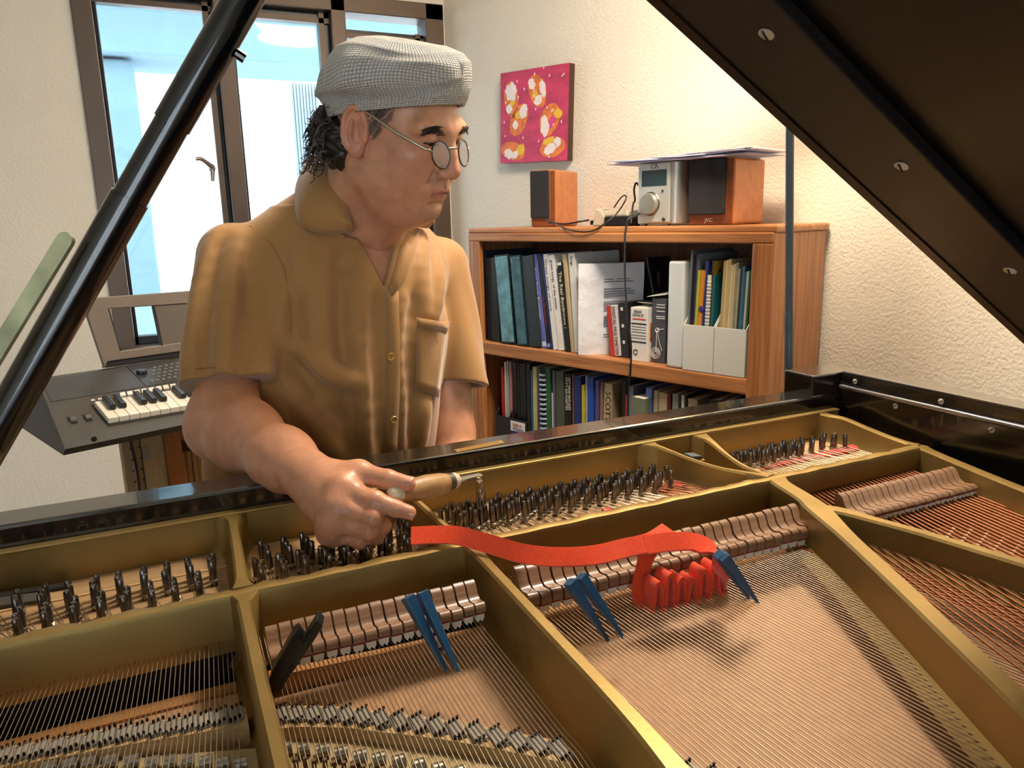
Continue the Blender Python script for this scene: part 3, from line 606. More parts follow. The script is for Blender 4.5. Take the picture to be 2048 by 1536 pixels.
# receiver
a = PL(1272, 446, BS0 + N1 * 0.06, N1); a[2] = BH; yaw = -0.05
ex = E1 * math.cos(yaw) + N1 * math.sin(yaw); ey = N1 * math.cos(yaw) - E1 * math.sin(yaw); c = PL(1343, 446, a, ey); wd = (c - a) @ ex; h = PL(1300, 326, a, ey)[2] - BH
fr = (a + UP * 0.006, ex, ey, UP); h -= 0.006
o = thing('stereo_receiver', 'silver compact stereo receiver with round volume knob', 'receiver', a)
m_sil = M('satin silver', '#b4b3ac', 0.32, metal=0.75); m_silb = M('pale champagne silver', '#cfd3cf', 0.35, metal=0.5)
prof = [(0, 0.012), (0.004, 0.004), (0.012, 0), (wd * 0.97, 0), (wd * 1.06, 0.005), (wd * 1.14, 0.02), (wd * 1.18, 0.045), (wd * 1.18, 0.22), (0, 0.22)]
MB().prism([fr[0] + ex * x + ey * y for x, y in prof], UP * h).build('case', m_sil, o, smooth=35, bevel=0.002)
MB().box((0.008, -0.003, 0.004), (wd * 0.95, 0.001, h - 0.003), fr).build('front_panel', m_silb, o, bevel=0.002)
MB().box((wd * 0.17, -0.0042, h * 0.62), (wd * 0.86, -0.002, h * 0.88), fr).build('display', M('dark glass display', '#24404a', 0.08, coat=1.0), o, bevel=0.001)
MB().lathe([(wd * 0.235, 0.0), (wd * 0.235, 0.012), (wd * 0.215, 0.016), (0.002, 0.017)], fr[0] + ex * wd * 0.42 - ey * 0.003 + UP * h * 0.33, axis=-ey, n=32).build('volume_knob', m_sil, o, smooth=35)
MB().lathe([(wd * 0.27, 0.0), (wd * 0.25, 0.003)], fr[0] + ex * wd * 0.42 - ey * 0.0029 + UP * h * 0.33, axis=-ey, n=32).build('knob_ring', M('grey ring', '#77756e', 0.3, metal=0.8), o, smooth=35)
for x, z, r in ((0.76, 0.535, 0.0035), (0.8, 0.07, 0.0065)): MB().lathe([(r, 0), (r * 0.8, 0.003)], fr[0] + ex * wd * x - ey * 0.003 + UP * h * z, axis=-ey, n=12).build('button', M('dark button', '#3a3a3c', 0.3), o)
b = MB(); c0 = fr[0] + ex * wd * 0.48 - ey * 0.0036 + UP * h * 0.94
b.tube([c0 + (ex * math.cos(t_) + UP * math.sin(t_)) * 0.006 for t_ in np.linspace(0.7, 5.6, 12)], 0.0009, 5); b.tube([c0 + ex * 0.006 - UP * 0.005, c0 + ex * 0.011 + UP * 0.006, c0 + ex * 0.016 - UP * 0.005], 0.0009, 5)
b.build('maker_mark', K_, o)
for x in (0.1, 0.75): MB().lathe([(0.011, -0.006), (0.012, 0)], fr[0] + ex * wd * x + ey * 0.02, n=14).build('foot', m_sil, o)
RTOP = fr[0][2] + h
# papers on the receiver and the speaker
m_pap = [M('white sheet', '#ece9f2', 0.7), M('lilac sheet', '#cfcbe8', 0.7), M('pale blue sheet', '#aab3dc', 0.7)]
rt = max(RTOP, BH + sr[3]) + 0.0008
prs = [(1226, 1460, 0.0, 0, 'bottom lilac sheet of the paper pile on the receiver', 1), (1245, 1505, 0.35, 1, 'pale blue sheet second in the paper pile', 2), (1226, 1420, -0.25, 2, 'long white sheet sticking out left of the paper pile', 0),
       (1330, 1522, 0.2, 3, 'white sheet sticking out right of the paper pile', 0), (1310, 1498, -0.15, 4, 'lilac sheet near the top of the paper pile', 1), (1385, 1512, 0.1, 5, 'folded white sheet on top of the paper pile', 0)]
for pl, pr_, tw, k, lab, mi in prs:
    q0 = PL(pl, 318, BS0 + N1 * 0.06, N1); q1 = PL(pr_, 318, BS0 + N1 * 0.06, N1); dirv = (q1 - q0); dirv[2] = 0; ln = np.linalg.norm(dirv); dirv /= ln
    dy = np.array([-dirv[1], dirv[0], 0]); dy = dy if dy @ N1 > 0 else -dy
    g = [[None] * 9 for _ in range(5)]; vs = []
    for j in range(5):
        for i in range(9):
            a_ = i / 8; c_ = j / 4; z = rt + 0.0026 * k + 0.0009 * math.sin(a_ * 6 + k) * (1 if k else 0) + (0.003 * a_ ** 3 if k in (3, 5) else 0) + (0.004 if k == 2 else 0) * (1 - a_) ** 2
            vs.append(np.array([q0[0], q0[1], 0]) + dirv * (a_ * ln) + dy * (c_ * 0.2 - 0.03 + tw * (a_ - 0.5) * 0.05) + UP * z)
    fs = [(j * 9 + i, j * 9 + i + 1, (j + 1) * 9 + i + 1, (j + 1) * 9 + i) for j in range(4) for i in range(8)]
    o = MB().add(vs, fs).build('paper_sheet', m_pap[mi], smooth=60); s_ = o.modifiers.new('thick', 'SOLIDIFY'); s_.thickness = 0.0014; s_.offset = 1
    tag(o, lab, 'paper', 'paper pile on the receiver')
# adapter, power strip and leads
a = PL(1208, 447, BS0 + N1 * 0.07, N1); a[2] = BH; fr = (a + UP * 0.0003, E1, N1, UP)
o = thing('network_switch', 'flat black box with vented white top between speaker and receiver', 'device', a)
MB().box((0, 0, 0), (0.095, 0.07, 0.028), fr).build('body', M('black plastic', '#121318', 0.35), o, bevel=0.003)
MB().box((-0.004, 0.005, 0.028), (0.085, 0.075, 0.046), fr).build('vented_top', M('ivory plastic', '#d7cfb8', 0.5), o, bevel=0.004)
for k in range(8): MB().box((0.012 + k * 0.008, 0.003, 0.034), (0.016 + k * 0.008, 0.03, 0.0475), fr).build('vent_rib', M('ivory plastic', '#d7cfb8', 0.5), o)
a2 = PL(1184, 447, BS0 + N1 * 0.09, N1); a2[2] = BH
o = thing('wall_plug', 'cream transformer plug lying left of the black box', 'plug', a2); fr = (a2 + UP * 0.0003, E1, N1, UP)
MB().prism([fr[0] + E1 * x + UP * z for x, z in ((0, 0), (0.045, 0.0), (0.05, 0.03), (0.03, 0.05), (0.012, 0.055))], N1 * 0.05).build('body', M('cream plastic', '#cfc6ad', 0.5), o, bevel=0.005)
MB().box((-0.02, 0.015, 0.004), (0.0, 0.035, 0.018), fr).build('jack', M('black plastic', '#121318', 0.35), o, bevel=0.002)
m_cable = M('black cable rubber', '#1d1e22', 0.4)
def cable(name, label, pts, r=0.0022): tag(MB().tube(catmull(pts, 7), r, 7).build(name, m_cable, smooth=60), label, 'cable')
def TOP(px, py, v): q = PL(px, py, BS0 + N1 * v, N1); return q
cable('speaker_cable', 'thin dark cable looping from the left speaker foot across the bookcase edge', [TOP(1090, 437, 0.07), TOP(1105, 444, 0.03) , TOP(1140, 460, -0.004), TOP(1180, 463, -0.004), TOP(1212, 448, 0.01) + UP * 0.004, TOP(1235, 425, 0.04), TOP(1250, 402, 0.05), TOP(1252, 392, 0.06), TOP(1243, 394, 0.07), TOP(1228, 415, 0.075)])
cable('power_lead', 'grey lead running from the left speaker to the cream plug', [TOP(1098, 445, 0.05), TOP(1130, 448, 0.05), TOP(1160, 443, 0.06), TOP(1178, 440, 0.085)], 0.003)
cable('hanging_cable', 'black cable hanging down the front of the bookcase past both shelves', [TOP(1285, 420, 0.1), TOP(1272, 432, 0.03), TOP(1257, 442, 0.0) + UP * 0.006, TOP(1252, 456, -0.006), TOP(1250, 480, -0.012), TOP(1250, 560, -0.02), TOP(1254, 620, -0.03), TOP(1262, 690, -0.02), TOP(1261, 740, -0.012), TOP(1257, 780, -0.01), TOP(1256, 850, -0.012), TOP(1256, 950, -0.012)], 0.003)
cable('receiver_lead', 'thin black lead rising at the left side of the receiver', [TOP(1262, 447, 0.06), TOP(1266, 410, 0.09), TOP(1270, 400, 0.1), TOP(1268, 380, 0.12), TOP(1272, 366, 0.13), TOP(1278, 372, 0.13)], 0.003)

# ---- painting on the angled wall
pw = WB - N1 * 0.003
q0 = PL(1012, 327, pw, N1); q1 = PL(1134, 321, pw - N1 * 0.03, N1); q2 = PL(1005, 150, pw, N1); q3 = PL(1131, 130, pw - N1 * 0.03, N1)
ex = q1 - q0; ex -= N1 * (ex @ N1); wd = np.linalg.norm(ex); ex /= wd; ez = np.cross(N1, ex); ez = ez if ez[2] > 0 else -ez; h = (q2 - q0) @ ez
fr = (q0 - N1 * 0.03, ex, N1, ez)
o = thing('abstract_painting', 'pink canvas painting of orange and white petals on the wall', 'painting', q0)
MB().box((0, 0.0012, 0), (wd, 0.03, h), fr).build('canvas_edge', M('dark canvas edge', '#4a2f22', 0.7), o)
MB().box((0, 0, 0), (wd, 0.0018, h), fr).build('canvas', M('pink brushed paint', '#c23a63', 0.55, var=(9, 0.28, (1, 1, 3)), bump=(40, 0.4, 0.003)), o)
m_pet = [M('orange paint', '#dd7a35', 0.5, var=(45, 0.3)), M('white paint', '#efe2e2', 0.5, var=(30, 0.06)), M('yellow paint', '#e6bb32', 0.5), M('rose paint', '#d9408a', 0.5)]
rng = random.Random(11)
def blob(cx, cy, rx, ry, rot, mi, lift, jag=0.08, n=22):
    pts = []
    for k in range(n):
        a_ = 2 * math.pi * k / n; rr = 1 + rng.uniform(-jag, jag); x = math.cos(a_) * rx * rr; y = math.copysign(abs(math.sin(a_)) ** 1.0, math.sin(a_)) * ry * rr
        xx = cx + x * math.cos(rot) - y * math.sin(rot); yy = cy + x * math.sin(rot) + y * math.cos(rot)
        pts.append(fr[0] + ex * min(max(xx, 0.002), 0.998) * wd + ez * min(max(yy, 0.002), 0.998) * h - N1 * (lift - 0.0004))
    MB().prism(pts, N1 * 0.0006).build('paint_patch', m_pet[mi], o)
petals = [(0.17, 0.70, 0.11, 0.20, 0.15), (0.56, 0.76, 0.12, 0.19, 0.45), (0.29, 0.47, 0.12, 0.19, -0.5), (0.74, 0.44, 0.13, 0.18, -0.5), (0.20, 0.13, 0.19, 0.10, -0.2), (0.79, 0.15, 0.18, 0.11, 0.15)]
wh = [((0.17, 0.78, 0.085, 0.10, 0.1), (0.14, 0.60, 0.05, 0.05, 0.4)), ((0.64, 0.78, 0.045, 0.09, 0.3), (0.48, 0.84, 0.045, 0.06, 0.5), (0.58, 0.66, 0.06, 0.05, 0.5)), ((0.36, 0.56, 0.06, 0.08, -0.4), (0.24, 0.42, 0.04, 0.05, 0)), ((0.68, 0.38, 0.06, 0.11, 0.1),), ((0.14, 0.10, 0.07, 0.05, -0.5), (0.24, 0.09, 0.05, 0.04, 0.3)), ((0.76, 0.13, 0.10, 0.05, 0.4), (0.86, 0.20, 0.05, 0.05, 0))]
ye = [(0.19, 0.66, 0.05, 0.03, 0.4), (0.53, 0.72, 0.05, 0.03, 0.6), (0.28, 0.52, 0.05, 0.04, 0.2), (0.86, 0.50, 0.06, 0.05, 0.2), (0.32, 0.14, 0.07, 0.06, 0.5), (0.74, 0.22, 0.08, 0.04, 0.3)]
for p_, ws, y_ in zip(petals, wh, ye):
    blob(*p_, 0, 0.0006, 0.05); blob(*y_, 2, 0.0012, 0.2)
    for w_ in ws: blob(*w_, 1, 0.0018, 0.16)
blob(0.78, 0.42, 0.04, 0.07, -0.3, 3, 0.0016, 0.1)
for k in range(26): blob(rng.random(), rng.random(), 0.008, 0.016, rng.uniform(-0.8, 0.2), 1, 0.0022, 0.2, 7)
# ================================================================== grand piano
gp = thing('grand_piano', 'open black grand piano with gold plate and strings seen from above', 'piano', (0.4, 0.3, 0.0))
m_black = M('black piano lacquer', '#07080c', 0.2, coat=0.5, var=(5, 0.15), spec=0.5)
m_satin = M('worn black satin lacquer', '#14120f', 0.16, var=(18, 0.35), spec=0.9, coat=0.6)
m_gold = M('bronze gold plate paint', '#967d49', 0.42, metal=0.68, var=(14, 0.1), bump=(220, 0.08, 0.002))
m_pin = M('blued steel pin', '#736c66', 0.24, metal=0.9)
m_steel = M('string steel', '#a99d8b', 0.34, metal=0.9)
m_copper = M('wound copper string', '#8d5a3c', 0.38, metal=0.85, bump=(2500, 0.6, 0.0006))
m_block = WOOD('pin block maple', '#b9986f', '#9a7a55', grain='x', rough=0.6, coat=0.0)
m_board = M('dusty spruce soundboard', '#b88d66', 0.6, var=(160, 0.13, (1.0, 0.4, 1.0)))
m_rail = WOOD('rail spruce', '#b47f49', '#96642f', grain='x', rough=0.6, coat=0.0)
m_dark = M('dark action cavity', '#0b0908', 0.9)
m_screw = M('worn steel screw', '#c0bda9', 0.45, metal=0.5)
ZS, ZPIN, ZSTR, ZSB, ZP = 1.0, 0.925, 0.905, 0.868, 0.955
XT, XB = -0.30, 1.1                                                # inner faces of treble and bass rim
def gb(name, lo, hi, mat, bev=0.0, parent=None, seg=2): return MB().box(lo, hi).build(name, mat, parent or gp, bevel=bev, seg=seg)
# case
gb('stretcher', (XT - 0.05, 0.948, 0.86), (XB + 0.002, 1.004, ZS), m_satin, 0.004)
cx0 = PY(1622, 775, 0.955)[0]
gb('cheek_block', (cx0, 0.952, 0.985), (XB + 0.05, 1.02, 1.037), m_satin, 0.003)
gb('spine_rim', (XB, -0.92, 0.70), (XB + 0.048, 0.951, 1.022), m_black, 0.003)
gb('spine_rail', (XB + 0.003, -0.92, 1.0225), (XB + 0.048, 0.951, 1.04), m_satin, 0.003)
gb('treble_cheek', (XT - 0.05, 0.55, 0.70), (XT, 0.947, 1.0), m_black, 0.003)
bent = catmull([(XT - 0.025, 0.549), (XT + 0.01, 0.33), (-0.13, 0.08), (0.18, -0.16), (0.47, -0.42), (0.62, -0.68), (0.74, -0.85), (XB - 0.01, -0.895)], 6)
b = MB(); lft = []
for i, p in enumerate(bent):
    d = bent[min(i + 1, len(bent) - 1)] - bent[max(i - 1, 0)]; d /= np.linalg.norm(d); nn = np.array([-d[1], d[0]]) * 0.025
    lft.append([(p[0] + nn[0], p[1] + nn[1], 0.70), (p[0] - nn[0], p[1] - nn[1], 0.70), (p[0] - nn[0], p[1] - nn[1], 1.0), (p[0] + nn[0], p[1] + nn[1], 1.0)])
b.loft(lft).build('bent_rim', m_black, gp, smooth=40)
gb('keybed', (XT - 0.05, 1.006, 0.60), (XB + 0.05, 1.21, 0.68), m_black, 0.004); gb('fallboard', (XT, 1.006, 0.69), (XB, 1.02, 0.84), m_black, 0.004)
gb('key_slip', (XT - 0.05, 1.195, 0.681), (XB + 0.05, 1.21, 0.72), m_black, 0.004)
gb('case_bottom', (XT + 0.02, 0.5, 0.655), (XB - 0.02, 0.9, 0.69), m_dark); gb('belly_brace', (0.35, -0.6, 0.655), (XB - 0.02, 0.5, 0.69), m_dark)
for x, y in ((XT + 0.06, 0.86), (XB - 0.06, 0.86), (0.86, -0.62)):
    MB().lathe([(0.03, 0.0), (0.035, 0.03), (0.04, 0.06), (0.055, 0.45), (0.06, 0.655)], (x, y, 0), n=8).build('leg', m_black, gp)
# hinge strip, leaves and screws on the spine
MB().tube([(XB - 0.003, 0.945, 1.013), (XB - 0.003, -0.9, 1.013)], 0.0042, 8).build('hinge_barrel', M('nickel hinge', '#8f9096', 0.25, metal=0.9), gp, smooth=60)
gb('hinge_leaf', (XB - 0.0015, -0.9, 0.985), (XB, 0.94, 1.010), m_satin); gb('hinge_leaf', (XB + 0.0005, -0.9, 1.016), (XB + 0.003, 0.94, 1.034), m_satin)
def screw(pos, axis, r, parent, name='screw', flat=False):
    ax = np.array(axis, float); ax /= np.linalg.norm(ax)
    o = MB().lathe([(r, 0), (r, 0.0008), (r * 0.75, 0.0016), (0.0003, 0.002)], pos, axis=ax, n=16).build(name, m_screw, parent, smooth=50)
    u = np.cross(ax, [0.3, 0.5, 0.8]); u /= np.linalg.norm(u); v = np.cross(ax, u); p = np.array(pos, float) + ax * 0.0019
    MB().box((-r * 0.95, -r * 0.13, 0), (r * 0.95, r * 0.13, 0.0004), (p, u, v, ax)).build('screw_slot', m_dark, parent if flat else o)
for px, py in ((1710, 763), (1882, 803), (1791, 812), (1983, 860)):
    screw(PL(px, py, (XB - 0.0016, 0, 0), np.array([1.0, 0, 0])), (-1, 0, 0), 0.0047, gp, 'hinge_screw')
# lid on its hinge
LA = math.radians(30.7); HX, HZ = 1.135, 1.046; LYF = 0.53
ls = np.array([-math.cos(LA), 0, math.sin(LA)]); ln_ = np.array([-math.sin(LA), 0, -math.cos(LA)])     # up the lid, and out of its underside
def LP(s, y, d=0.0): return np.array([HX, 0, HZ]) + ls * s + np.array([0, y, 0]) + ln_ * d
outl = [(0.0, LYF), (1.5, LYF), (1.47, 0.33), (1.3, 0.06), (0.98, -0.18), (0.7, -0.42), (0.55, -0.68), (0.42, -0.86), (0.0, -0.92)]
m_lidm = M('dark polished lid underside', '#0a0909', 0.36, coat=0.0, spec=0.35)
lid = MB().prism([LP(s, y) for s, y in outl], -ln_ * 0.02).build('lid', m_lidm, gp, bevel=0.002)
MB().prism([LP(s, y, -0.0225) for s, y in ((0.0, LYF - 0.002), (1.49, LYF - 0.002), (1.49, 0.14), (0.0, 0.14))], -ln_ * 0.018).build('folded_flap', m_black, lid)
yb2 = PL(1800, 263, LP(0, 0, 0.012), ln_)[1]
bat = MB().prism([LP(s, y, 0.0) for s, y in ((0.02, LYF - 0.001), (1.46, LYF - 0.001), (1.46, yb2), (0.02, yb2))], ln_ * 0.012).build('batten', M('brown black batten', '#17110e', 0.42, coat=0.0), lid, bevel=0.002)
for px, py in ((1533, 68), (1803, 332), (2020, 541), (1264, -190)): screw(PL(px, py, LP(0, 0, 0.0122), ln_), ln_, 0.0062, lid, 'screw', True)
MB().prism([LP(s, y, 0.012) for s, y in ((0.02, LYF - 0.002), (1.46, LYF - 0.002), (1.46, LYF - 0.014), (0.02, LYF - 0.014))], ln_ * 0.0016).build('flap_hinge', M('dull bronze hinge', '#2c2118', 0.35, metal=0.6), lid)
# prop stick
pd = 0.5; a0, a1 = D(0, 857, pd), D(490, 2, pd); pv = a1 - a0; pv /= np.linalg.norm(pv)
base = a0 + pv * ((0.955 - a0[2]) / pv[2])
den = pv @ ln_; hit = a0 + pv * (((LP(0, 0, 0.006) - a0) @ ln_) / den)
hit = LP((hit - LP(0, 0)) @ ls, min(hit[1], LYF - 0.03), 0.004)
pv = hit - base; plen = np.linalg.norm(pv); pv /= plen
def along(px, py): r = ray(px, py); k = np.linalg.lstsq(np.stack([pv, -r], 1), CAM - base, rcond=None)[0][0]; return k
k1, k2 = along(268, 400), along(345, 250)
prop = MB().tube([base, base + pv * k1], 0.0115, 18).build('lid_prop', m_black, gp, smooth=40)
MB().tube([base + pv * k1, base + pv * k2], 0.0104, 18).build('middle_section', m_black, prop, smooth=40)
MB().tube([base + pv * k2, base + pv * (plen - 0.01), hit], [0.0113, 0.0113, 0.006], 18).build('upper_section', m_black, prop, smooth=40)
k3 = along(452, 92); sd = np.cross(pv, [0, 1.0, 0]); sd /= np.linalg.norm(sd); sd = sd if sd @ _right > 0 else -sd
MB().tube([base + pv * k3 + sd * 0.008, base + pv * k3 + sd * 0.017], 0.0032, 10).build('peg', m_black, prop)
gb('prop_socket', (XT - 0.001, base[1] - 0.02, 0.93), (base[0] + 0.014, base[1] + 0.02, 0.962), m_black, 0.003)
c0, c1 = D(-60, 800, 0.46), D(143, 468, 0.46); dv = c1 - c0; ll = np.linalg.norm(dv); dv /= ll; _ex = (c0[2] - 0.965) / dv[2]; c0 = c0 - dv * _ex; ll += _ex
wv = np.cross(dv, _fwd); wv /= np.linalg.norm(wv); tv = np.cross(dv, wv)
m_brass = M('tarnished brass', '#b3b48e', 0.5, metal=0.3, var=(60, 0.25))
poly = [c0 + wv * 0.005, c0 - wv * 0.005] + [c1 - dv * 0.005 + (wv * math.cos(t) * -0.005 + dv * math.sin(t) * 0.005) for t in np.linspace(0, math.pi, 9)]
MB().prism(poly, tv * 0.0035).build('short_prop', m_brass, gp, smooth=40)
gb('short_prop_pivot', (XT - 0.001, c0[1] - 0.012, c0[2] - 0.02), (c0[0] + 0.012, c0[1] + 0.012, c0[2] + 0.012), m_black, 0.003)
# brass plate on the stretcher
q = [P(908, 900, ZS), P(1003, 881, ZS), P(1010, 887, ZS), P(914, 906, ZS)]
q = [np.array([v[0], min(max(v[1], 0.952), 1.0), ZS]) for v in q]
np_ = MB().prism(q, UP * 0.0008).build('name_plate', M('engraved brass', '#a8854a', 0.4, metal=0.7), gp)
c_ = sum(q) / 4; text('No 88', 0.007, c_ + pt(-0.012, -0.002, 0.001), (1, 0, 0), (0, 1, 0), M('dark engraving', '#4a3718', 0.6), np_) if False else None
for s_ in (0.06, 0.94):
    pp = q[0] * (1 - s_) + q[1] * s_ + (q[3] - q[0]) * 0.5; MB().lathe([(0.0016, 0), (0.001, 0.0008)], pp + UP * 0.0008, n=8).build('plate_pin', m_screw, np_)

# ---------------- cast plate
pl = gb('pin_block', (XT, 0.77, 0.895), (XB - 0.01, 0.947, ZPIN), m_block)
gb('groove', (XT + 0.01, 0.889, ZPIN), (0.27, 0.8935, ZPIN + 0.0012), M('light groove', '#c6a374', 0.6), 0.0, pl)
gb('plate_flange', (XT, 0.938, 0.918), (XB - 0.012, 0.9478, 0.9705), m_gold)
gb('plate_lip', (XT, 0.934, 0.9705), (XB - 0.012, 0.9478, 0.9745), m_gold, 0.0018)
def bar(name, path, widths, zt, zb, mat=m_gold, foot=0.004, parent=None, step=7):
    """plate bar with an upright web: path of plan points, zt one top height per point"""
    zt = zt if isinstance(zt, (list, tuple)) else [zt] * len(path); widths = widths if isinstance(widths, (list, tuple)) else [widths] * len(path)
    pts = catmull([(x, y, w, z) for (x, y), w, z in zip(path, widths, zt)], step); rings = []
    for i, p in enumerate(pts):
        d = (pts[min(i + 1, len(pts) - 1)] - pts[max(i - 1, 0)])[:2]; d /= np.linalg.norm(d); nn = np.array([-d[1], d[0]]); h = p[2] / 2; z = p[3]; f = foot
        sec = [(h + f * 2.2, zb), (h + f * 1.6, zb + 0.004), (h + 0.0006, zb + 0.013), (h, z - 0.003), (h - 0.0025, z), (-h + 0.0025, z), (-h, z - 0.003), (-h - 0.0006, zb + 0.013), (-h - f * 1.6, zb + 0.004), (-h - f * 2.2, zb)]
        rings.append([(p[0] + nn[0] * s, p[1] + nn[1] * s, zz) for s, zz in sec])
    return MB().loft(rings).build(name, mat, parent or gp, smooth=38)
# cross bar with its hand-filed wavy edge
rng = random.Random(5); rings = []
nx = 150
for i in range(nx + 1):
    x = XT + (XB - 0.022 - XT) * i / nx; wv_ = 0.0016 * math.sin(x * 210) + rng.uniform(-0.0012, 0.0012); zv = 0.0011 * math.sin(x * 97 + 1) + rng.uniform(-0.0007, 0.0007)
    rings.append([(x, 0.752, 0.893), (x, 0.7515, ZP - 0.006), (x, 0.7535, ZP - 0.001 + zv * 0.3), (x, 0.758, ZP + zv * 0.4), (x, 0.7655 + wv_ * 0.4, ZP + zv - 0.0004), (x, 0.7715 + wv_, ZP - 0.003 + zv), (x, 0.773, ZP - 0.012), (x, 0.774, 0.893)])
MB().loft(rings).build('cross_bar', m_gold, gp, smooth=50)
bar('strut', [(0.046, 0.757), (0.0445, 0.742), (0.043, 0.72), (0.0415, 0.6), (0.041, 0.45), (0.04, 0.27)], [0.034, 0.018, 0.0125, 0.0125, 0.0135, 0.014], ZP - 0.001, 0.878)
bar('strut', [(0.297, 0.757), (0.296, 0.742), (0.2945, 0.70), (0.291, 0.56), (0.288, 0.42), (0.285, 0.33), (0.283, 0.20)], [0.03, 0.018, 0.014, 0.014, 0.016, 0.022, 0.03], [ZP - 0.001] * 5 + [ZP - 0.006, ZP - 0.02], 0.88)
s3 = bar('strut', [(0.766, 0.758), (0.756, 0.735), (0.742, 0.68), (0.728, 0.645), (0.690, 0.565), (0.643, 0.464), (0.561, 0.294), (0.47, 0.10)], [0.03, 0.026, 0.027, 0.032, 0.022, 0.022, 0.023, 0.024], ZP - 0.0005, 0.895, foot=0.007)
bar('strut', [(0.735, 0.652), (0.752, 0.628), (0.766, 0.59), (0.781, 0.538), (0.803, 0.439), (0.845, 0.25), (0.88, 0.05)], [0.024, 0.02, 0.0165, 0.016, 0.017, 0.018, 0.018], [ZP - 0.002] * 2 + [ZP - 0.003] * 5, 0.908, foot=0.006)
bar('bass_edge', [(1.072, 0.76), (1.064, 0.735), (1.048, 0.68), (1.019, 0.569), (0.965, 0.34), (0.92, 0.12)], [0.024, 0.016, 0.015, 0.015, 0.016, 0.016], ZP - 0.001, 0.893, foot=0.003)
zt2, zt1 = 0.972, 0.957
bar('web', [(0.052, 0.94), (0.053, 0.925), (0.051, 0.905), (0.0495, 0.85), (0.047, 0.79), (0.046, 0.765)], [0.042, 0.02, 0.0125, 0.012, 0.014, 0.024], [zt2, zt2, zt2 - 0.002, 0.964, zt1, zt1 - 0.001], 0.922)
bar('web', [(0.262, 0.94), (0.266, 0.92), (0.275, 0.876), (0.284, 0.82), (0.292, 0.785), (0.296, 0.765)], [0.03, 0.014, 0.010, 0.010, 0.012, 0.02], [zt2, zt2, 0.968, 0.960, zt1, zt1 - 0.001], 0.922)
bar('web', [(0.672, 0.94), (0.674, 0.925), (0.680, 0.908), (0.697, 0.86), (0.717, 0.82), (0.742, 0.785), (0.758, 0.765)], [0.036, 0.02, 0.010, 0.008, 0.008, 0.011, 0.018], [zt2, zt2, zt2 - 0.001, 0.964, 0.959, zt1, zt1 - 0.001], 0.922)
bar('web', [(0.772, 0.94), (0.770, 0.922), (0.767, 0.90), (0.757, 0.85), (0.753, 0.81), (0.757, 0.785), (0.762, 0.765)], [0.036, 0.024, 0.014, 0.009, 0.009, 0.011, 0.018], [zt2, zt2, zt2 - 0.001, 0.964, 0.959, zt1, zt1 - 0.001], 0.922)
bar('web', [(1.045, 0.94), (1.048, 0.92), (1.056, 0.895), (1.060, 0.85), (1.060, 0.81), (1.064, 0.78), (1.070, 0.762)], [0.018, 0.014, 0.011, 0.011, 0.011, 0.012, 0.014], [zt2, zt2, zt2 - 0.001, 0.964, 0.960, zt1, zt1 - 0.001], 0.922)
# soundboard, rails and cavity under the strings
gb('cavity_shade', (XT, 0.70, 0.80), (XB - 0.015, 0.893, 0.83), m_dark); gb('cavity_shade_wall', (XT, 0.752, 0.83), (XB - 0.015, 0.765, 0.893), m_dark)  # black slabs stand for the shade in the gap behind the strings
sbo = [(XT + 0.01, 0.735), (0.04, 0.725), (0.06, 0.69), (0.29, 0.688), (0.32, 0.672), (0.75, 0.66), (0.8, 0.665), (XB, 0.66), (XB, -0.88), (0.74, -0.83), (0.62, -0.66), (0.47, -0.40), (0.18, -0.13), (-0.12, 0.11), (XT + 0.02, 0.36)]
MB().prism([(x, y, ZSB - 0.01) for x, y in sbo], UP * 0.01).build('soundboard', m_board, gp)
MB().prism([(x, y, 0.83) for x, y in ((XT, 0.735), (0.038, 0.733), (0.036, 0.716), (-0.08, 0.718), (XT, 0.72))], UP * 0.041).build('belly_rail', m_rail, gp)
MB().prism([(x, y, 0.83) for x, y in ((0.058, 0.712), (0.17, 0.699), (0.288, 0.692), (0.288, 0.684), (0.17, 0.689), (0.058, 0.70))], UP * 0.056).build('belly_rail', m_rail, gp)
MB().prism([(x, y, 0.83) for x, y in ((0.31, 0.700), (0.752, 0.692), (0.752, 0.664), (0.45, 0.672), (0.31, 0.676))], UP * 0.056).build('belly_rail', m_rail, gp)

# ---------------- bridges with their pins, aliquot bars and hitch pins
m_bridge = M('graphite bridge top', '#8b857c', 0.5, var=(40, 0.12)); m_bw = WOOD('bridge maple', '#c7a572', '#a98654', grain='x', rough=0.6, coat=0.0)
m_hitch = M('dusty gold hitch plate', '#b09c70', 0.55, metal=0.3, var=(60, 0.12))
m_alu = M('worn aliquot metal', '#9d978b', 0.35, metal=0.85); m_bp = M('bridge pin copper black', '#1c1410', 0.4, metal=0.6)
ZB = 0.902
def bridge(name, cen, w, step_note, cap=True):
    """cen: note points along the bridge top; w its width along the strings"""
    o = MB(); rings = []
    for p in catmull([(x, y) for x, y in cen], 3): rings.append([(p[0], p[1] + w * 0.75, ZSB), (p[0], p[1] + w * 0.62, ZB - 0.003), (p[0], p[1] - w * 0.62, ZB - 0.003), (p[0], p[1] - w * 0.75, ZSB)])
    br = o.loft(rings).build(name, m_bw, gp, smooth=30)
    return br
segB = [(0.057, 0.613), (0.070, 0.608), (0.083, 0.601), (0.096, 0.594), (0.109, 0.586), (0.121, 0.577), (0.134, 0.567), (0.148, 0.557), (0.161, 0.547), (0.174, 0.537), (0.187, 0.526), (0.201, 0.514), (0.215, 0.501), (0.228, 0.489), (0.241, 0.477), (0.254, 0.465)]
xa = [0.0215 - 0.0126 * k for k in range(21)]
segA = [(x, 0.6335 + 0.0011 * k + 0.0011 * k * max(0, min(1, k / 6))) for k, x in enumerate(xa)]
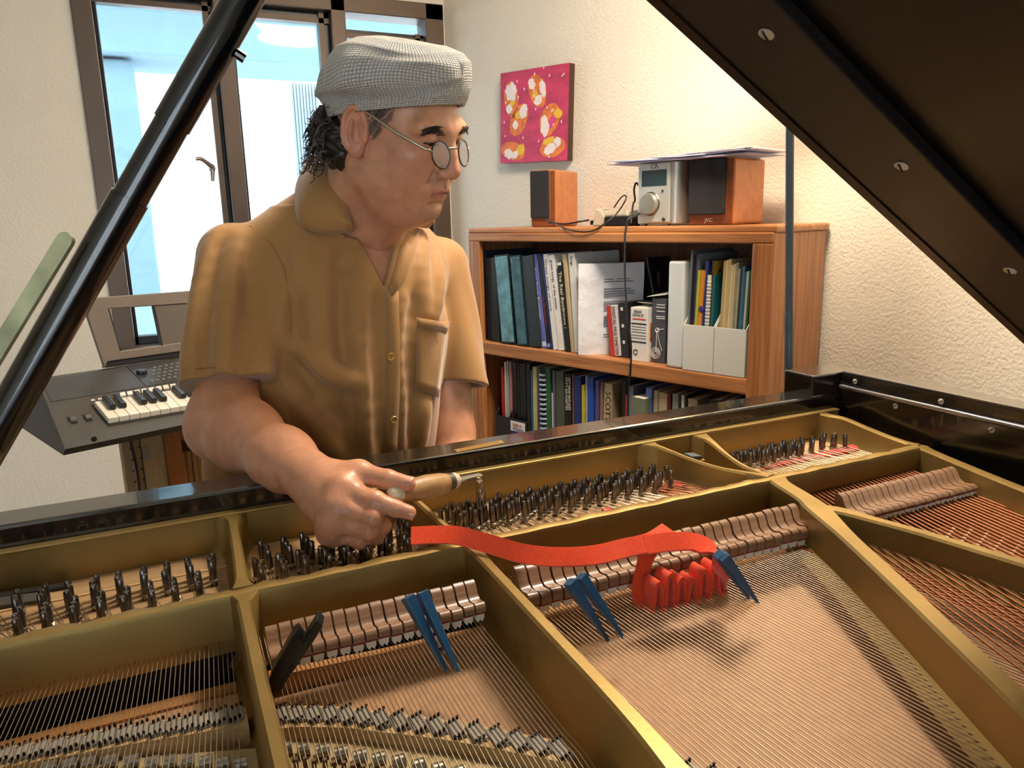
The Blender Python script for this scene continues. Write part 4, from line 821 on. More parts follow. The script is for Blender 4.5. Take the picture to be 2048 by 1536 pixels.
segC = [(0.318 + 0.0135 * k, 0.408 - 0.0128 * k) for k in range(10)]
brB = bridge('bridge', [(0.05, 0.616)] + segB, 0.026, 0.0128); brA = bridge('bridge', [(0.03, 0.629)] + segA, 0.022, 0.0126); brC = bridge('bridge', [(0.30, 0.424)] + segC, 0.026, 0.0135)
bp = {}
def caps(br, seg, w, dx, slant):
    pins = MB()
    for i, (x, y) in enumerate(seg):
        hw = dx * 0.485
        MB().prism([(x - hw, y - w * 0.42 + slant * hw, ZB - 0.0035), (x + hw, y - w * 0.42 - slant * hw * 0.2, ZB - 0.0035), (x + hw, y + w * 0.42 - slant * hw * 0.2, ZB - 0.0035), (x - hw, y + w * 0.42 + slant * hw, ZB - 0.0035)], UP * 0.0035).build('bridge_cap', m_bridge, br, bevel=0.0006)
        for j in (-1, 0, 1):
            for s in (-1, 1):
                xx = x + j * dx * 0.31 + s * 0.0012; yy = y + s * w * 0.40 + j * 0.0012
                pins.tube([(xx, yy, ZB - 0.001), (xx + 0.0002 * s, yy, ZB + 0.0026)], 0.0012, 6)
    o = pins.build('bridge_pins', m_bp, br); o['kind'] = 'stuff'
caps(brB, segB, 0.026, 0.0128, 0.3); caps(brA, segA, 0.022, 0.0126, -0.05); caps(brC, segC, 0.026, 0.0135, 0.3)
# hitch plate in front of the bridges
hpA = [(XT + 0.02, 0.66), (-0.12, 0.650), (-0.06, 0.632), (0.034, 0.598), (0.034, 0.46), (XT + 0.04, 0.52)]
hpB = [(0.049, 0.60), (0.075, 0.592), (0.11, 0.572), (0.159, 0.532), (0.197, 0.500), (0.25, 0.452), (0.28, 0.42), (0.28, 0.30), (0.05, 0.36)]
for hp in (hpA, hpB): MB().prism([(x, y, 0.876) for x, y in hp], UP * 0.012).build('hitch_plate', m_hitch, gp, bevel=0.002)
dupB = [(0.055, 0.579), (0.068, 0.571), (0.082, 0.562), (0.095, 0.552), (0.108, 0.541), (0.121, 0.531), (0.135, 0.521), (0.148, 0.509), (0.161, 0.498), (0.174, 0.487), (0.187, 0.475)]
dupA = [(0.0185, 0.576), (0.006, 0.584), (-0.007, 0.592), (-0.020, 0.600), (-0.033, 0.606), (-0.046, 0.611), (-0.061, 0.621), (-0.077, 0.629), (-0.093, 0.635), (-0.107, 0.640), (-0.121, 0.645)]
for (x, y) in dupB + dupA:
    MB().tube([(x - 0.0052, y, 0.8925), (x + 0.0052, y - 0.001, 0.8925)], 0.0056, 12).build('aliquot_bar', m_alu, gp, smooth=40)
for lst in (dupB, dupA):
    for k, (x, y) in enumerate(lst):
        for j in (0.35, -0.15):
            MB().tube([(x + j * 0.012, y - 0.018 - (0.006 if j > 0 else 0), 0.887), (x + j * 0.012, y - 0.019 - (0.006 if j > 0 else 0), 0.899)], [0.0021, 0.0019], 8).build('hitch_pin', M('oxidised hitch pin', '#6b5a45', 0.4, metal=0.8), gp, smooth=40)

# ---------------- tuning pins
pm = MB(); pm.tube([(0, 0, -0.004), (0, 0, 0.0135)], 0.0038, 12)
sq = [[(0.0038 * math.cos(a) * 1.0, 0.0038 * math.sin(a), z) for a in np.linspace(0, 2 * math.pi, 12, endpoint=False)] for z in (0.0135,)]
def sqr(h_, z, e=0.55): return [(math.copysign(abs(math.cos(a)) ** e, math.cos(a)) * h_, math.copysign(abs(math.sin(a)) ** e, math.sin(a)) * h_, z) for a in np.linspace(0, 2 * math.pi, 12, endpoint=False)]
pm.loft([sq[0], sqr(0.0034, 0.018), sqr(0.0030, 0.0275), sqr(0.0022, 0.0292)], False, True)
pin_me = pm.mesh('tuning_pin', m_pin, 45)
cm_ = MB()
for k in range(3): cm_.tube([(0.0044 * math.cos(a), 0.0044 * math.sin(a), 0.0035 + k * 0.0012 + 0.0012 * a / 6.3) for a in np.linspace(0, 2 * math.pi, 11)], 0.00062, 5)
coil_me = cm_.mesh('coil', m_steel, 60)
pins = []
def tpin(x, y):
    o = bpy.data.objects.new('tuning_pin', pin_me); COL.objects.link(o); o.parent = gp; o.matrix_parent_inverse = Matrix.Translation(Vector(gp['at'])).inverted()
    o.location = (x, y, ZPIN); o.rotation_euler = (random.uniform(-0.02, 0.02) - 0.06, random.uniform(-0.025, 0.025), random.uniform(0, 6.28))
    c = bpy.data.objects.new('coil', coil_me); COL.objects.link(c); c.parent = o; pins.append((x, y)); return (x, y)
pinsA, pinsB, pinsC, pinsD = [], [], [], []
k = 0
while True:                                                        # treble section
    x = 0.022 - 0.0235 * k
    if x < -0.215: break
    for dy in (0.862, 0.850, 0.838): pinsA.append(tpin(x, dy + 0.01))
    if x + 0.0075 < 0.02: 
        for dy in (0.822, 0.810, 0.798): pinsA.append(tpin(x + 0.0075, dy + 0.005))
    k += 1
for k in range(8):
    x = 0.079 + 0.0239 * k
    for j, dy in enumerate((0.880, 0.865, 0.850)): pinsB.append(tpin(x + 0.002 * j, dy))
    for j, dy in enumerate((0.833, 0.817, 0.803)): pinsB.append(tpin(x - 0.0125 + 0.0015 * j, dy))
for k in range(15):
    x = 0.3245 + 0.0233 * k
    for j in range(3):
        if x - 0.011 * j > 0.296: pinsC.append(tpin(x - 0.0115 * j, 0.890 - 0.0098 * j))
        if 0.31 < x - 0.0105 * j - 0.009 < 0.67: pinsC.append(tpin(x - 0.0095 * j - 0.011, 0.860 - 0.0068 * j))
for (x, y) in ((0.655, 0.854), (0.664, 0.874)): pinsC.append(tpin(x, y))
for cx_, cy_ in ((268, 815), (292, 795), (300, 830), (317, 810), (340, 798), (368, 780), (372, 815), (398, 800), (415, 785), (440, 763), (448, 803), (470, 790), (481, 768), (515, 788), (508, 758), (548, 772), (565, 758), (578, 742), (598, 770), (620, 758), (630, 742), (645, 728), (663, 758), (685, 745), (690, 723), (747, 716), (748, 733), (810, 718), (818, 695), (875, 702), (892, 696), (957, 702)):
    q_ = P(1380 + cx_ / 3.066, 640 + cy_ / 3.066, 0.953); pinsD.append(tpin(q_[0], min(q_[1], 0.925)))
# red understring felt beside the bass pins, small red tabs
m_red = M('red wool felt', '#b5322f', 0.95, bump=(500, 0.6, 0.002), sheen=0.3)
qf = [P(1522, 938, 0.929), P(1719, 899, 0.929), P(1709, 889, 0.929), P(1562, 923, 0.929)]
MB().prism([(v[0], v[1], ZPIN) for v in qf], UP * 0.005).build('understring_felt', m_red, gp)
qf = [P(1325, 978, 0.929), P(1372, 968, 0.929), P(1360, 960, 0.929), P(1330, 968, 0.929)]
MB().prism([(v[0], v[1], ZPIN) for v in qf], UP * 0.003).build('understring_felt', m_red, gp)
gb('understring_felt', (0.52, 0.818, ZPIN), (0.532, 0.83, ZPIN + 0.003), m_red)

# ---------------- strings
def string(pts, r, mat, n=5):
    o = MB().tube(pts, r, n, cap=False).build('string', mat, gp, smooth=180, fix=False); return o
def lead(pinlist, x):                                              # nearest free tuning pin for a string at x
    best = min(pinlist, key=lambda p: abs(p[0] - x) + 0.15 * random.random() * 0.02); return best
def run(x, fan, yend, zend=None):
    return (x + fan * (0.76 - yend), yend, ZSTR if zend is None else zend)
pa = sorted(pinsA); pb = sorted(pinsB); pc = sorted(pinsC); pdn = sorted(pinsD)
def pick(lst, i, n): return lst[min(len(lst) - 1, int((i + 0.5) * len(lst) / n))]
nA = 48
for i in range(nA):
    x = 0.0285 - i * 0.00420; fan = -0.05 - 0.07 * i / nA; p_ = pick(pa[::-1], i, nA + 0)
    yb_ = np.interp(x, [-0.2, 0.03], [0.667, 0.632])
    xb = x + fan * (0.76 - yb_); xe = xb + fan * 0.1
    string([(p_[0] + 0.004, p_[1], ZPIN + 0.006), (x, 0.776, 0.921), (x, 0.752, 0.9075), (xb, yb_, ZB + 0.0012), (xb, yb_ - 0.02, ZB + 0.0012), (xe, yb_ - 0.075, 0.8985), (xe, yb_ - 0.11, 0.893)], 0.00048, m_steel)
nB = 51
for i in range(nB):
    x = 0.0555 + i * 0.00425; p_ = pick(pb, i, nB); yb_ = np.interp(x, [s_[0] for s_ in segB], [s_[1] for s_ in segB])
    if x > 0.284: continue
    string([(p_[0] + 0.004, p_[1], ZPIN + 0.006), (x, 0.776, 0.921), (x, 0.752, 0.9075), (x - 0.0015, yb_ + 0.012, ZB + 0.0012), (x - 0.0003, yb_ - 0.012, ZB + 0.0012), (x - 0.001, yb_ - 0.05, 0.8985), (x - 0.001, yb_ - 0.085, 0.893)], 0.0005, m_steel)
nC = 96
for i in range(nC):
    x = 0.313 + i * 0.00445; fan = 0.06 + 0.20 * i / nC; p_ = pick(pc, i, nC); low = i > 80
    ye = max(-0.25, 0.43 - (x - 0.3) * 1.7)
    string([(p_[0] + 0.004, p_[1], ZPIN + 0.006), (x, 0.776, 0.921), (x, 0.752, 0.9075), run(x, fan, ye, ZB + 0.001), run(x, fan, ye - 0.12, 0.893)], 0.00054 if not low else 0.0009, m_steel if not low else m_copper)
nD = 32
for i in range(nD):
    x = 0.790 + i * 0.0081; fan = -0.33 + 0.19 * i / nD; p_ = pick(pdn, i, nD); r = 0.0013 + 0.0009 * i / nD
    y_ = 0.752
    string([(p_[0] + 0.004, p_[1], ZPIN + 0.006), (x, 0.776, 0.929), (x, 0.752, 0.9205)], 0.0008, m_steel)
    string([(x, 0.7525, 0.9205), run(x, fan, 0.05, 0.9205)], r, m_copper, 6)
# steel strings of the low tenor reappear under the bass strings
for i in range(14):
    x = 0.78 + i * 0.012; string([(x, 0.6, ZSTR), run(x, 0.27, -0.1, ZSTR)], 0.0008, m_steel)

# ---------------- dampers
m_dh = WOOD('satin rosewood damper', '#8a6950', '#70523c', grain='x', rough=0.34, coat=0.15)
m_wf = M('white damper felt', '#ddd6c6', 0.95, bump=(600, 0.5, 0.001)); m_rf = M('maroon damper felt', '#7d2d28', 0.95)
def damper_meshes(L, zf, zb_, w, zs):
    prof = [(0.004, zs + 0.0105), (0.0, zs + 0.0125), (-0.0006, zf - 0.004), (0.0018, zf - 0.0006), (L * 0.16, zf + 0.0004), (L * 0.3, zf - 0.0016), (L * 0.44, zf - 0.0022), (L * 0.6, zf + 0.0015), (L * 0.74, zb_ - 0.003), (L * 0.84, zb_ - 0.0006), (L * 0.92, zb_), (L * 0.99, zb_ - 0.002), (L, zb_ - 0.006), (L * 0.98, zs + 0.0105)]
    hd = MB().prism([(-w / 2, y, z) for y, z in prof], (w, 0, 0)).mesh('damper', m_dh, 50)
    f = MB().prism([(-w / 2 + 0.0003, 0.004, zs + 0.0095), (w / 2 - 0.0003, 0.004, zs + 0.0095), (w / 2 - 0.0006, 0.004, zs + 0.003), (w * 0.22, 0.004, zs - 0.0005), (w * 0.02, 0.004, zs + 0.0025), (-w * 0.2, 0.004, zs - 0.0005), (-w / 2 + 0.0006, 0.004, zs + 0.003)], (0, L * 0.55, 0)).mesh('felt', m_wf)
    r = MB().box((-w / 2 + 0.0002, 0.0035, zs + 0.0085), (w / 2 - 0.0002, L * 0.58, zs + 0.0112)).mesh('felt_backing', m_rf)
    return hd, f, r
def damper(ms, x, y, dz=0.0, yaw=0.0):
    o = bpy.data.objects.new('damper', ms[0]); COL.objects.link(o); o.parent = gp; o.matrix_parent_inverse = Matrix.Translation(Vector(gp['at'])).inverted()
    o.location = (x, y, dz); o.rotation_euler = (0, 0, yaw)
    for nm, me in (('felt', ms[1]), ('felt_backing', ms[2])):
        c = bpy.data.objects.new(nm, me); COL.objects.link(c); c.parent = o
import bmesh
def fixn(ms):
    for me in ms:
        bm = bmesh.new(); bm.from_mesh(me); bmesh.ops.recalc_face_normals(bm, faces=bm.faces); bm.to_mesh(me); bm.free()
    return ms
dB = fixn(damper_meshes(0.036, 0.9275, 0.9405, 0.0109, 0.9062)); dC = fixn(damper_meshes(0.043, 0.931, 0.9480, 0.0118, 0.9062)); dD = fixn(damper_meshes(0.047, 0.936, 0.9515, 0.0108, 0.9175))
for k in range(17): damper(dB, 0.0635 + 0.01285 * k, 0.668 - 0.0003 * k + random.uniform(-0.0007, 0.0007), random.uniform(-0.0007, 0.0007), 0.0)
for k in range(29): damper(dC, 0.3250 + 0.01405 * k, 0.650 - 0.0002 * k + random.uniform(-0.0006, 0.0006), random.uniform(-0.0006, 0.0006), 0.0)
for k in range(19): damper(dD, 0.800 + 0.01225 * k, 0.634 + random.uniform(-0.0004, 0.0004), random.uniform(-0.0004, 0.0004), -0.03)

# ================================================================== tools on the piano
m_mb = M('blue mute plastic', '#234e73', 0.38, spec=0.5)
def tapered(b, a, c, wa, wc, side, ta, tc):
    a = np.array(a, float); c = np.array(c, float); d = c - a; d /= np.linalg.norm(d); s = np.array(side, float); s = s - d * (s @ d); s /= np.linalg.norm(s); t = np.cross(d, s)
    def ring(p, w_, t_): return [p + s * w_ / 2 + t * t_ / 2, p - s * w_ / 2 + t * t_ / 2, p - s * w_ / 2 - t * t_ / 2, p + s * w_ / 2 - t * t_ / 2]
    m = a + (c - a) * 0.62
    b.loft([ring(a, wa, ta), ring(a + (c - a) * 0.03, wa, ta), ring(m, wa * 0.5 + wc * 0.5, ta * 0.55 + tc * 0.45), ring(c, wc, tc)])
def mute(label, heads, tips, zh, side):
    t0 = P(*tips[0], 0.905); o = thing('piano_mute', label, 'mute', t0, 'blue sprung string mutes')
    for h_, t_ in zip(heads, tips):
        b = MB(); a = P(*h_, zh); c = P(*t_, 0.9035); tapered(b, a, c, 0.0105, 0.0032, side, 0.0115, 0.0022); b.build('prong', m_mb, o, bevel=0.0008)
    return o
o = mute('blue sprung mute with two spread heads near the black block', [(815, 1193), (842, 1184)], [(893, 1343), (917, 1345)], 0.972, (1, 0.2, 0))
pm_ = (P(893, 1343, 0.9035) + P(842, 1184, 0.972)) / 2; MB().box((-0.006, -0.0015, -0.002), (0.007, 0.0015, 0.002), (P(878, 1298, 0.921), np.array([1.0, 0, 0]), np.array([0, 1.0, 0]), UP)).build('spring_link', M('brown spring', '#5a3020', 0.5), o)
o = mute('blue sprung mute with joined stepped head in the middle section', [(1139, 1163), (1160, 1152)], [(1217, 1283), (1247, 1276)], 0.970, (1, 0.2, 0))
o = mute('blue sprung mute standing right of the red felt folds', [(1437, 1108), (1446, 1112)], [(1500, 1200), (1517, 1207)], 0.968, (0.2, 1, 0))
# black stepped wedge leaning on the plate strut
p0 = P(553, 1388, 0.903); nrm = np.array([0.35, 0.8, 0.40]); nrm /= np.linalg.norm(nrm)
poly = [PL(px, py, p0, nrm) for px, py in ((541, 1393), (537, 1362), (543, 1345), (583, 1275), (591, 1267), (606, 1286), (632, 1243), (645, 1256), (625, 1288), (566, 1375), (553, 1393))]
o = thing('rubber_mute', 'black stepped rubber mute leaning against the left gold strut', 'mute', p0)
MB().prism(poly, nrm * 0.012).build('body', M('black rubber', '#0e0f10', 0.42), o, bevel=0.0012)
MB().prism([PL(px, py, p0 - nrm * 0.0006, nrm) for px, py in ((553, 1385), (583, 1330), (588, 1333), (560, 1386))], nrm * 0.0012).build('slot', M('black slot', '#030303', 0.6), o)
# grey wedge on the plate, strips on the pin block
q0 = P(1393, 921, 0.952); o = thing('rubber_wedge', 'small blue grey rubber wedge lying between two gold plate webs', 'mute', q0)
MB().prism([q0 + pt(-0.010, 0, 0), q0 + pt(0.012, 0, 0), q0 + pt(0.010, 0, 0.006), q0 + pt(-0.009, 0, 0.008)], (0, 0.02, 0)).build('body', M('blue grey rubber', '#3f4650', 0.6), o, bevel=0.001)
gb('wedge_seat', (q0[0] - 0.012, q0[1] - 0.004, ZPIN), (q0[0] + 0.014, q0[1] + 0.022, 0.952), m_gold)
m_strip = M('grey rubber strip', '#4b4a46', 0.55)
for k, (lab, pq) in enumerate((('dark rubber strip lying along the gold plate at far left', ((-60, 1193), (143, 1163), (143, 1171), (-60, 1204))), ('lighter grey rubber strip in front of the darker one', ((-60, 1205), (92, 1185), (92, 1201), (-60, 1222))))):
    qq = [P(px, py, 0.929) for px, py in pq]; o = MB().prism([(v[0], min(v[1], 0.936), ZPIN + 0.0002) for v in qq], UP * (0.0045 + 0.001 * k)).build('rubber_strip', m_strip if k else M('dark rubber strip', '#2b2b2b', 0.55)); tag(o, lab, 'rubber strip', 'rubber strips at far left')
# red felt temperament strip
m_felt = M('orange red felt', '#e0400f', 0.95, bump=(1100, 0.45, 0.0012), sheen=0.3, var=(300, 0.1))
def ribbon(b, path, wdir, wid, th):
    pts = catmull([np.concatenate([np.array(p, float), np.array(w_, float)]) for p, w_ in zip(path, wdir)], 6); rings = []
    for i, p in enumerate(pts):
        d = pts[min(i + 1, len(pts) - 1)][:3] - pts[max(i - 1, 0)][:3]; d /= np.linalg.norm(d); w_ = p[3:] - d * (p[3:] @ d); w_ /= np.linalg.norm(w_); t = np.cross(d, w_)
        rings.append([p[:3] + w_ * wid / 2 + t * th / 2, p[:3] - w_ * wid / 2 + t * th / 2, p[:3] - w_ * wid / 2 - t * th / 2, p[:3] + w_ * wid / 2 - t * th / 2])
    b.loft(rings)
fs = thing('felt_strip', 'long orange red felt strip draped over dampers and woven between strings', 'felt strip', (0.4, 0.66, 0.95))
up_t = (0.05, 0.72, 0.69)
pxA = [(822, 1072, 0.968), (870, 1070, 0.968), (920, 1072, 0.968), (985, 1090, 0.966), (1050, 1108, 0.964), (1120, 1114, 0.963), (1190, 1110, 0.963), (1250, 1096, 0.964), (1300, 1084, 0.966), (1338, 1060, 0.966)]
b = MB(); ribbon(b, [P(x, y, z) for x, y, z in pxA], [up_t] * 8 + [(-0.35, 0.65, 0.5), (-0.7, 0.5, 0.3)], 0.021, 0.0042); b.build('draped_length', m_felt, fs, smooth=35)
loopx = np.linspace(0.535, 0.447, 7)
path = [P(1290, 1090, 0.965), P(1350, 1083, 0.966), P(1395, 1086, 0.965), P(1428, 1108, 0.958), P(1440, 1140, 0.94)]; wd_ = [up_t, up_t, (0.1, 0.85, 0.5), (0.15, 0.95, 0.3), (0, 1, 0)]
yl = 0.613
path.append(pt(0.541, yl, 0.915)); wd_.append((0, 1, 0)); path.append(pt(0.5395, yl, 0.9)); wd_.append((0, 1, 0))
for k in range(6):
    xa_, xb_ = loopx[k], loopx[k + 1]; xm = (xa_ + xb_) / 2; top = 0.932 + 0.006 * math.sin(k * 1.7 + 1)
    path += [pt(xa_ - 0.002, yl + 0.001 * k, 0.912), pt(xa_ - 0.0035, yl + 0.001 * k, top - 0.004), pt(xm, yl + 0.001 * k, top + 0.002), pt(xb_ + 0.0035, yl + 0.001 * k, top - 0.004), pt(xb_ + 0.002, yl + 0.001 * k, 0.912), pt(xb_, yl + 0.001 * k, 0.899)]
    wd_ += [(0, 1, 0)] * 6
b = MB(); ribbon(b, path, wd_, 0.021, 0.0040); b.build('woven_length', m_felt, fs, smooth=35)
b = MB(); ribbon(b, [P(1288, 1212, 0.900), P(1281, 1195, 0.909), P(1280, 1170, 0.922), P(1286, 1140, 0.938), P(1293, 1112, 0.952), P(1300, 1095, 0.958)], [(1, 0.1, 0)] * 6, 0.0195, 0.0040); b.build('upright_end', m_felt, fs, smooth=35)
# ================================================================== digital keyboard on a low cabinet
KX = np.array([0.934, 0.357, 0]); KX /= np.linalg.norm(KX); KY = np.array([-KX[1], KX[0], 0])
def c5(x, y): return (x / 2.954, 560 + y / 2.954)
m_kb = M('charcoal keyboard plastic', '#4b4742', 0.5, var=(30, 0.05), bump=(700, 0.2, 0.0005)); m_kd = M('dark keyboard plastic', '#1d1e22', 0.4)
m_ks = M('side cap plastic', '#35373a', 0.5)
m_wk, m_bk = M('white key plastic', '#e8e0cf', 0.3), M('black key plastic', '#151517', 0.3)
FL, BL, FB, BB = P(*c5(385, 1000), 0.93), P(*c5(250, 660), 0.992), P(*c5(378, 1036), 0.915), P(*c5(130, 872), 0.905)
KL = 0.98
kb = thing('digital_keyboard', 'dark grey electronic keyboard with display panel by the window', 'keyboard', FB + KX * 0.4)
TB = BL + KY * 0.10 + UP * 0.012
ringL = [FB, FL, BL, TB, TB - UP * 0.07, BB]
MB().loft([ringL, [p + KX * KL for p in ringL]]).build('body', m_kb, kb)
MB().prism([p - KX * 0.0008 for p in (FB, FL, BL, TB, TB - UP * 0.07, BB)], KX * 0.0006).build('end_cap', m_ks, kb)
pn = np.cross(KX, BL - FL); pn /= np.linalg.norm(pn); pn = pn if pn[2] > 0 else -pn                # sloping top of the body
def KT(cx_, cy_, lift=0.0): return PL(*c5(cx_, cy_), FL, pn) + pn * lift
def pad(name, quad, h, mat, parent=None, bev=0.0008): return MB().prism([KT(*q_, 0.0002) for q_ in quad], pn * h).build(name, mat, parent or kb, bevel=bev)
# key bed
kf0, kf1, kb0 = KT(640, 850), KT(1195, 755), KT(575, 748)
dirk = kf1 - kf0; dirk /= np.linalg.norm(dirk); back = (kb0 - kf0); back = back - dirk * (back @ dirk); klen = np.linalg.norm(back); back /= klen
MB().prism([kf0 - dirk * 0.004 - back * 0.012, kf0 + dirk * 0.75 - back * 0.012, kf0 + dirk * 0.75 + back * (klen + 0.012), kf0 - dirk * 0.004 + back * (klen + 0.012)], pn * 0.0006).build('key_well', m_kd, kb)
kw = (np.linalg.norm(kf1 - kf0) / 9.3)
for i in range(26):
    a = kf0 + dirk * (kw * i)
    MB().prism([a + dirk * 0.0004, a + dirk * (kw - 0.0004), a + dirk * (kw - 0.0004) + back * klen, a + dirk * 0.0004 + back * klen], pn * 0.012).build('white_key', m_wk, kb, bevel=0.001)
for i in range(26):
    if i % 7 in (0, 1, 3, 4, 5):
        a = kf0 + dirk * (kw * (i + 1) - kw * 0.3) + back * klen * 0.38 + pn * 0.012
        MB().prism([a, a + dirk * kw * 0.6, a + dirk * kw * 0.6 + back * klen * 0.62, a + back * klen * 0.62], pn * 0.011).build('black_key', m_bk, kb, bevel=0.002)
# panel details
pad('upper_panel', [(300, 722), (860, 632), (742, 512), (250, 600)], 0.0012, M('slate panel', '#413f3d', 0.5), None, 0.0)
pad('control_panel', [(866, 630), (1700, 500), (1500, 400), (748, 511)], 0.0012, M('slate control panel', '#38393b', 0.45), None, 0.0)
for i in range(8):
    x, y = 712 + i * 42.5, 683 - i * 7.2; pad('white_button', [(x, y + 12), (x + 34, y + 6), (x + 26, y - 13), (x - 6, y - 7)], 0.004, m_wk)
for i in range(4):
    x, y = 538 + i * 42, 712 - i * 7; pad('small_button', [(x, y + 8), (x + 26, y + 4), (x + 22, y - 6), (x - 4, y - 2)], 0.002, M('grey label button', '#b9b4ab', 0.5))
for r_ in range(5):
    for c_ in range(5):
        x, y = 905 + c_ * 34 - r_ * 4, 522 + r_ * 20 - c_ * 6
        if r_ in (3,) and c_ == 0: continue
        pad('panel_button', [(x, y + 5), (x + 20, y + 2), (x + 17, y - 6), (x - 3, y - 3)], 0.003, M('grey panel button', '#6c6a66', 0.5))
MB().lathe([(0.0115, 0), (0.0115, 0.006), (0.0095, 0.010), (0.001, 0.0105)], KT(838, 555), axis=pn, n=20).build('data_dial', m_kd, kb, smooth=40)
for x, y in ((420, 828), (510, 815)):
    w_ = pad('wheel_slot', [(x - 28, y - 18), (x + 12, y - 24), (x + 42, y + 16), (x + 4, y + 24)], 0.0008, m_kd, None, 0.0)
    MB().tube([KT(x - 6, y + 4, 0.001), KT(x + 26, y - 1, 0.001)], 0.007, 12).build('wheel', M('grey wheel rubber', '#5a5854', 0.6), w_, smooth=40)
jq = PL(*c5(555, 940), FB, np.cross(KX, FL - FB) / np.linalg.norm(np.cross(KX, FL - FB))); MB().lathe([(0.005, -0.001), (0.005, 0.0012), (0.003, 0.0014)], jq, axis=-KY, n=14).build('headphone_jack', m_kd, kb)
# upright display panel with its opening
dp0 = FL + KY * 0.33; dn_ = KY * math.cos(0.12) - UP * math.sin(0.12)
def KD(cx_, cy_, off=0.0): return PL(*c5(cx_, cy_), dp0, dn_) + dn_ * off
m_pan = M('taupe display bezel', '#6f6459', 0.5, var=(20, 0.05))
def slab(name, quad, mat, th=0.014, off=0.0, parent=None): return MB().prism([KD(*q_, off) for q_ in quad], dn_ * th).build(name, mat, parent or kb, bevel=0.002)
slab('display_frame', [(518, 215), (560, 104), (1400, 42), (1400, 118), (640, 170), (712, 420), (1400, 320), (1400, 375), (635, 482), (620, 520)], m_pan)
slab('display_panel', [(914, 150), (1400, 116), (1400, 322), (962, 388)], M('brown grey display panel', '#5d554d', 0.45), 0.010, 0.003)
slab('opening_edge', [(640, 170), (646, 169), (716, 419), (710, 421)], m_kd, 0.016, -0.001); slab('opening_edge', [(906, 150), (914, 149), (964, 388), (956, 390)], m_kd, 0.016, -0.001)
slab('display_foot', [(640, 482), (1400, 372), (1400, 405), (628, 520)], m_kd, 0.03, 0.004)
# cabinet below
cab = thing('low_cabinet', 'light wood cabinet with drilled panel under the keyboard', 'cabinet', FB + KX * 0.4 + KY * 0.2 - UP * FB[2])
oak_l = WOOD('pale cabinet wood', '#b59a72', '#9a7f58', grain='z', rough=0.55); oak_o = WOOD('orange cabinet edge', '#b0703c', '#94582c', grain='z', rough=0.45)
co = FB + KY * 0.10; co = np.array([co[0], co[1], 0])
def KC(cx_, cy_): d = PL(*c5(cx_, cy_), co, KY) - co; return d @ KX, d[2]
u0, u1, u2 = KC(735, 1100)[0], KC(985, 1100)[0], KC(1085, 1100)[0]; zt_ = min(FB[2], BB[2]) - 0.003
CF = (co, KX, KY, UP)
pnl = MB().box((u0, 0, 0), (u1, 0.018, zt_), CF).build('drilled_panel', oak_l, cab, bevel=0.001)
MB().box((u0 + (u1 - u0) * 0.42, -0.0008, 0), (u0 + (u1 - u0) * 0.44, 0.0, zt_), CF).build('joint_line', m_kd, pnl)
hb_ = MB()
for k in range(22):
    for uu in (KC(785, 1100)[0], KC(835, 1100)[0]):
        hb_.lathe([(0.0022, -0.0006), (0.0022, 0.0002)], co + KX * (uu + 0.001 * (k % 2)) + UP * (zt_ - 0.03 - k * 0.024), axis=-KY, n=8)
hb_.build('shelf_pin_holes', m_kd, pnl)['kind'] = 'stuff'
lu, lz = KC(860, 1020); MB().box((lu - 0.006, -0.003, lz - 0.015), (lu + 0.006, 0.0, lz + 0.015), CF).build('catch', M('zinc catch', '#a8a59b', 0.4, metal=0.7), pnl, bevel=0.002)
MB().box((u1, -0.004, 0), (u2, 0.02, zt_), CF).build('upright', oak_o, cab, bevel=0.002)
MB().box((u2, -0.004, zt_ - 0.03), (u2 + 0.5, 0.02, zt_), CF).build('top_rail', oak_o, cab, bevel=0.002); MB().box((u1 - 0.005, 0.018, zt_ - 0.02), (u2 + 0.52, 0.26, zt_), CF).build('top', oak_l, cab)
MB().box((u2 + 0.5, -0.004, 0), (u2 + 0.52, 0.26, zt_), CF).build('side_panel', oak_o, cab); MB().box((u1, 0.02, 0), (u1 + 0.02, 0.26, zt_ - 0.02), CF).build('side_panel', oak_o, cab); MB().box((u1, 0.25, 0), (u2 + 0.5, 0.26, zt_ - 0.02), CF).build('back', oak_l, cab)
zs_ = KC(1120, 1020)[1]
MB().box((u2, 0.0, 0.42), (u2 + 0.5, 0.25, 0.44), CF).build('shelf', oak_l, cab)
m_card = M('brown cardboard', '#a8814f', 0.8, var=(20, 0.08)); wdt = KC(1145, 1100)[0] - u2
for k, lab in enumerate(('tall cardboard box left inside the low cabinet', 'tall cardboard box right inside the low cabinet')):
    o = thing('cardboard_box', lab, 'box', co + KX * (u2 + 0.01) + UP * 0.441, 'cardboard boxes in the cabinet'); a = u2 + 0.002 + k * (wdt + 0.002)
    MB().box((a, 0.012, 0.4405), (a + wdt, 0.2, zs_), CF).build('carton', m_card, o, bevel=0.002); MB().box((a + wdt * 0.4, 0.0115, 0.45), (a + wdt * 0.6, 0.0122, zs_), CF).build('tape', M('packing tape', '#8f6a3c', 0.3), o)
tag(MB().tube(catmull([co + KX * (u0 + 0.015) - KY * 0.006 + UP * (zt_ - 0.005), co + KX * (u0 + 0.02) - KY * 0.01 + UP * 0.8, co + KX * (u0 + 0.012) - KY * 0.01 + UP * 0.6, co + KX * (u0 + 0.014) - KY * 0.012 + UP * 0.3, co + KX * (u0 - 0.05) - KY * 0.012 + UP * 0.004], 6), 0.0028, 7).build('keyboard_cable', m_cable, smooth=60), 'black cable hanging down the drilled cabinet panel', 'cable')
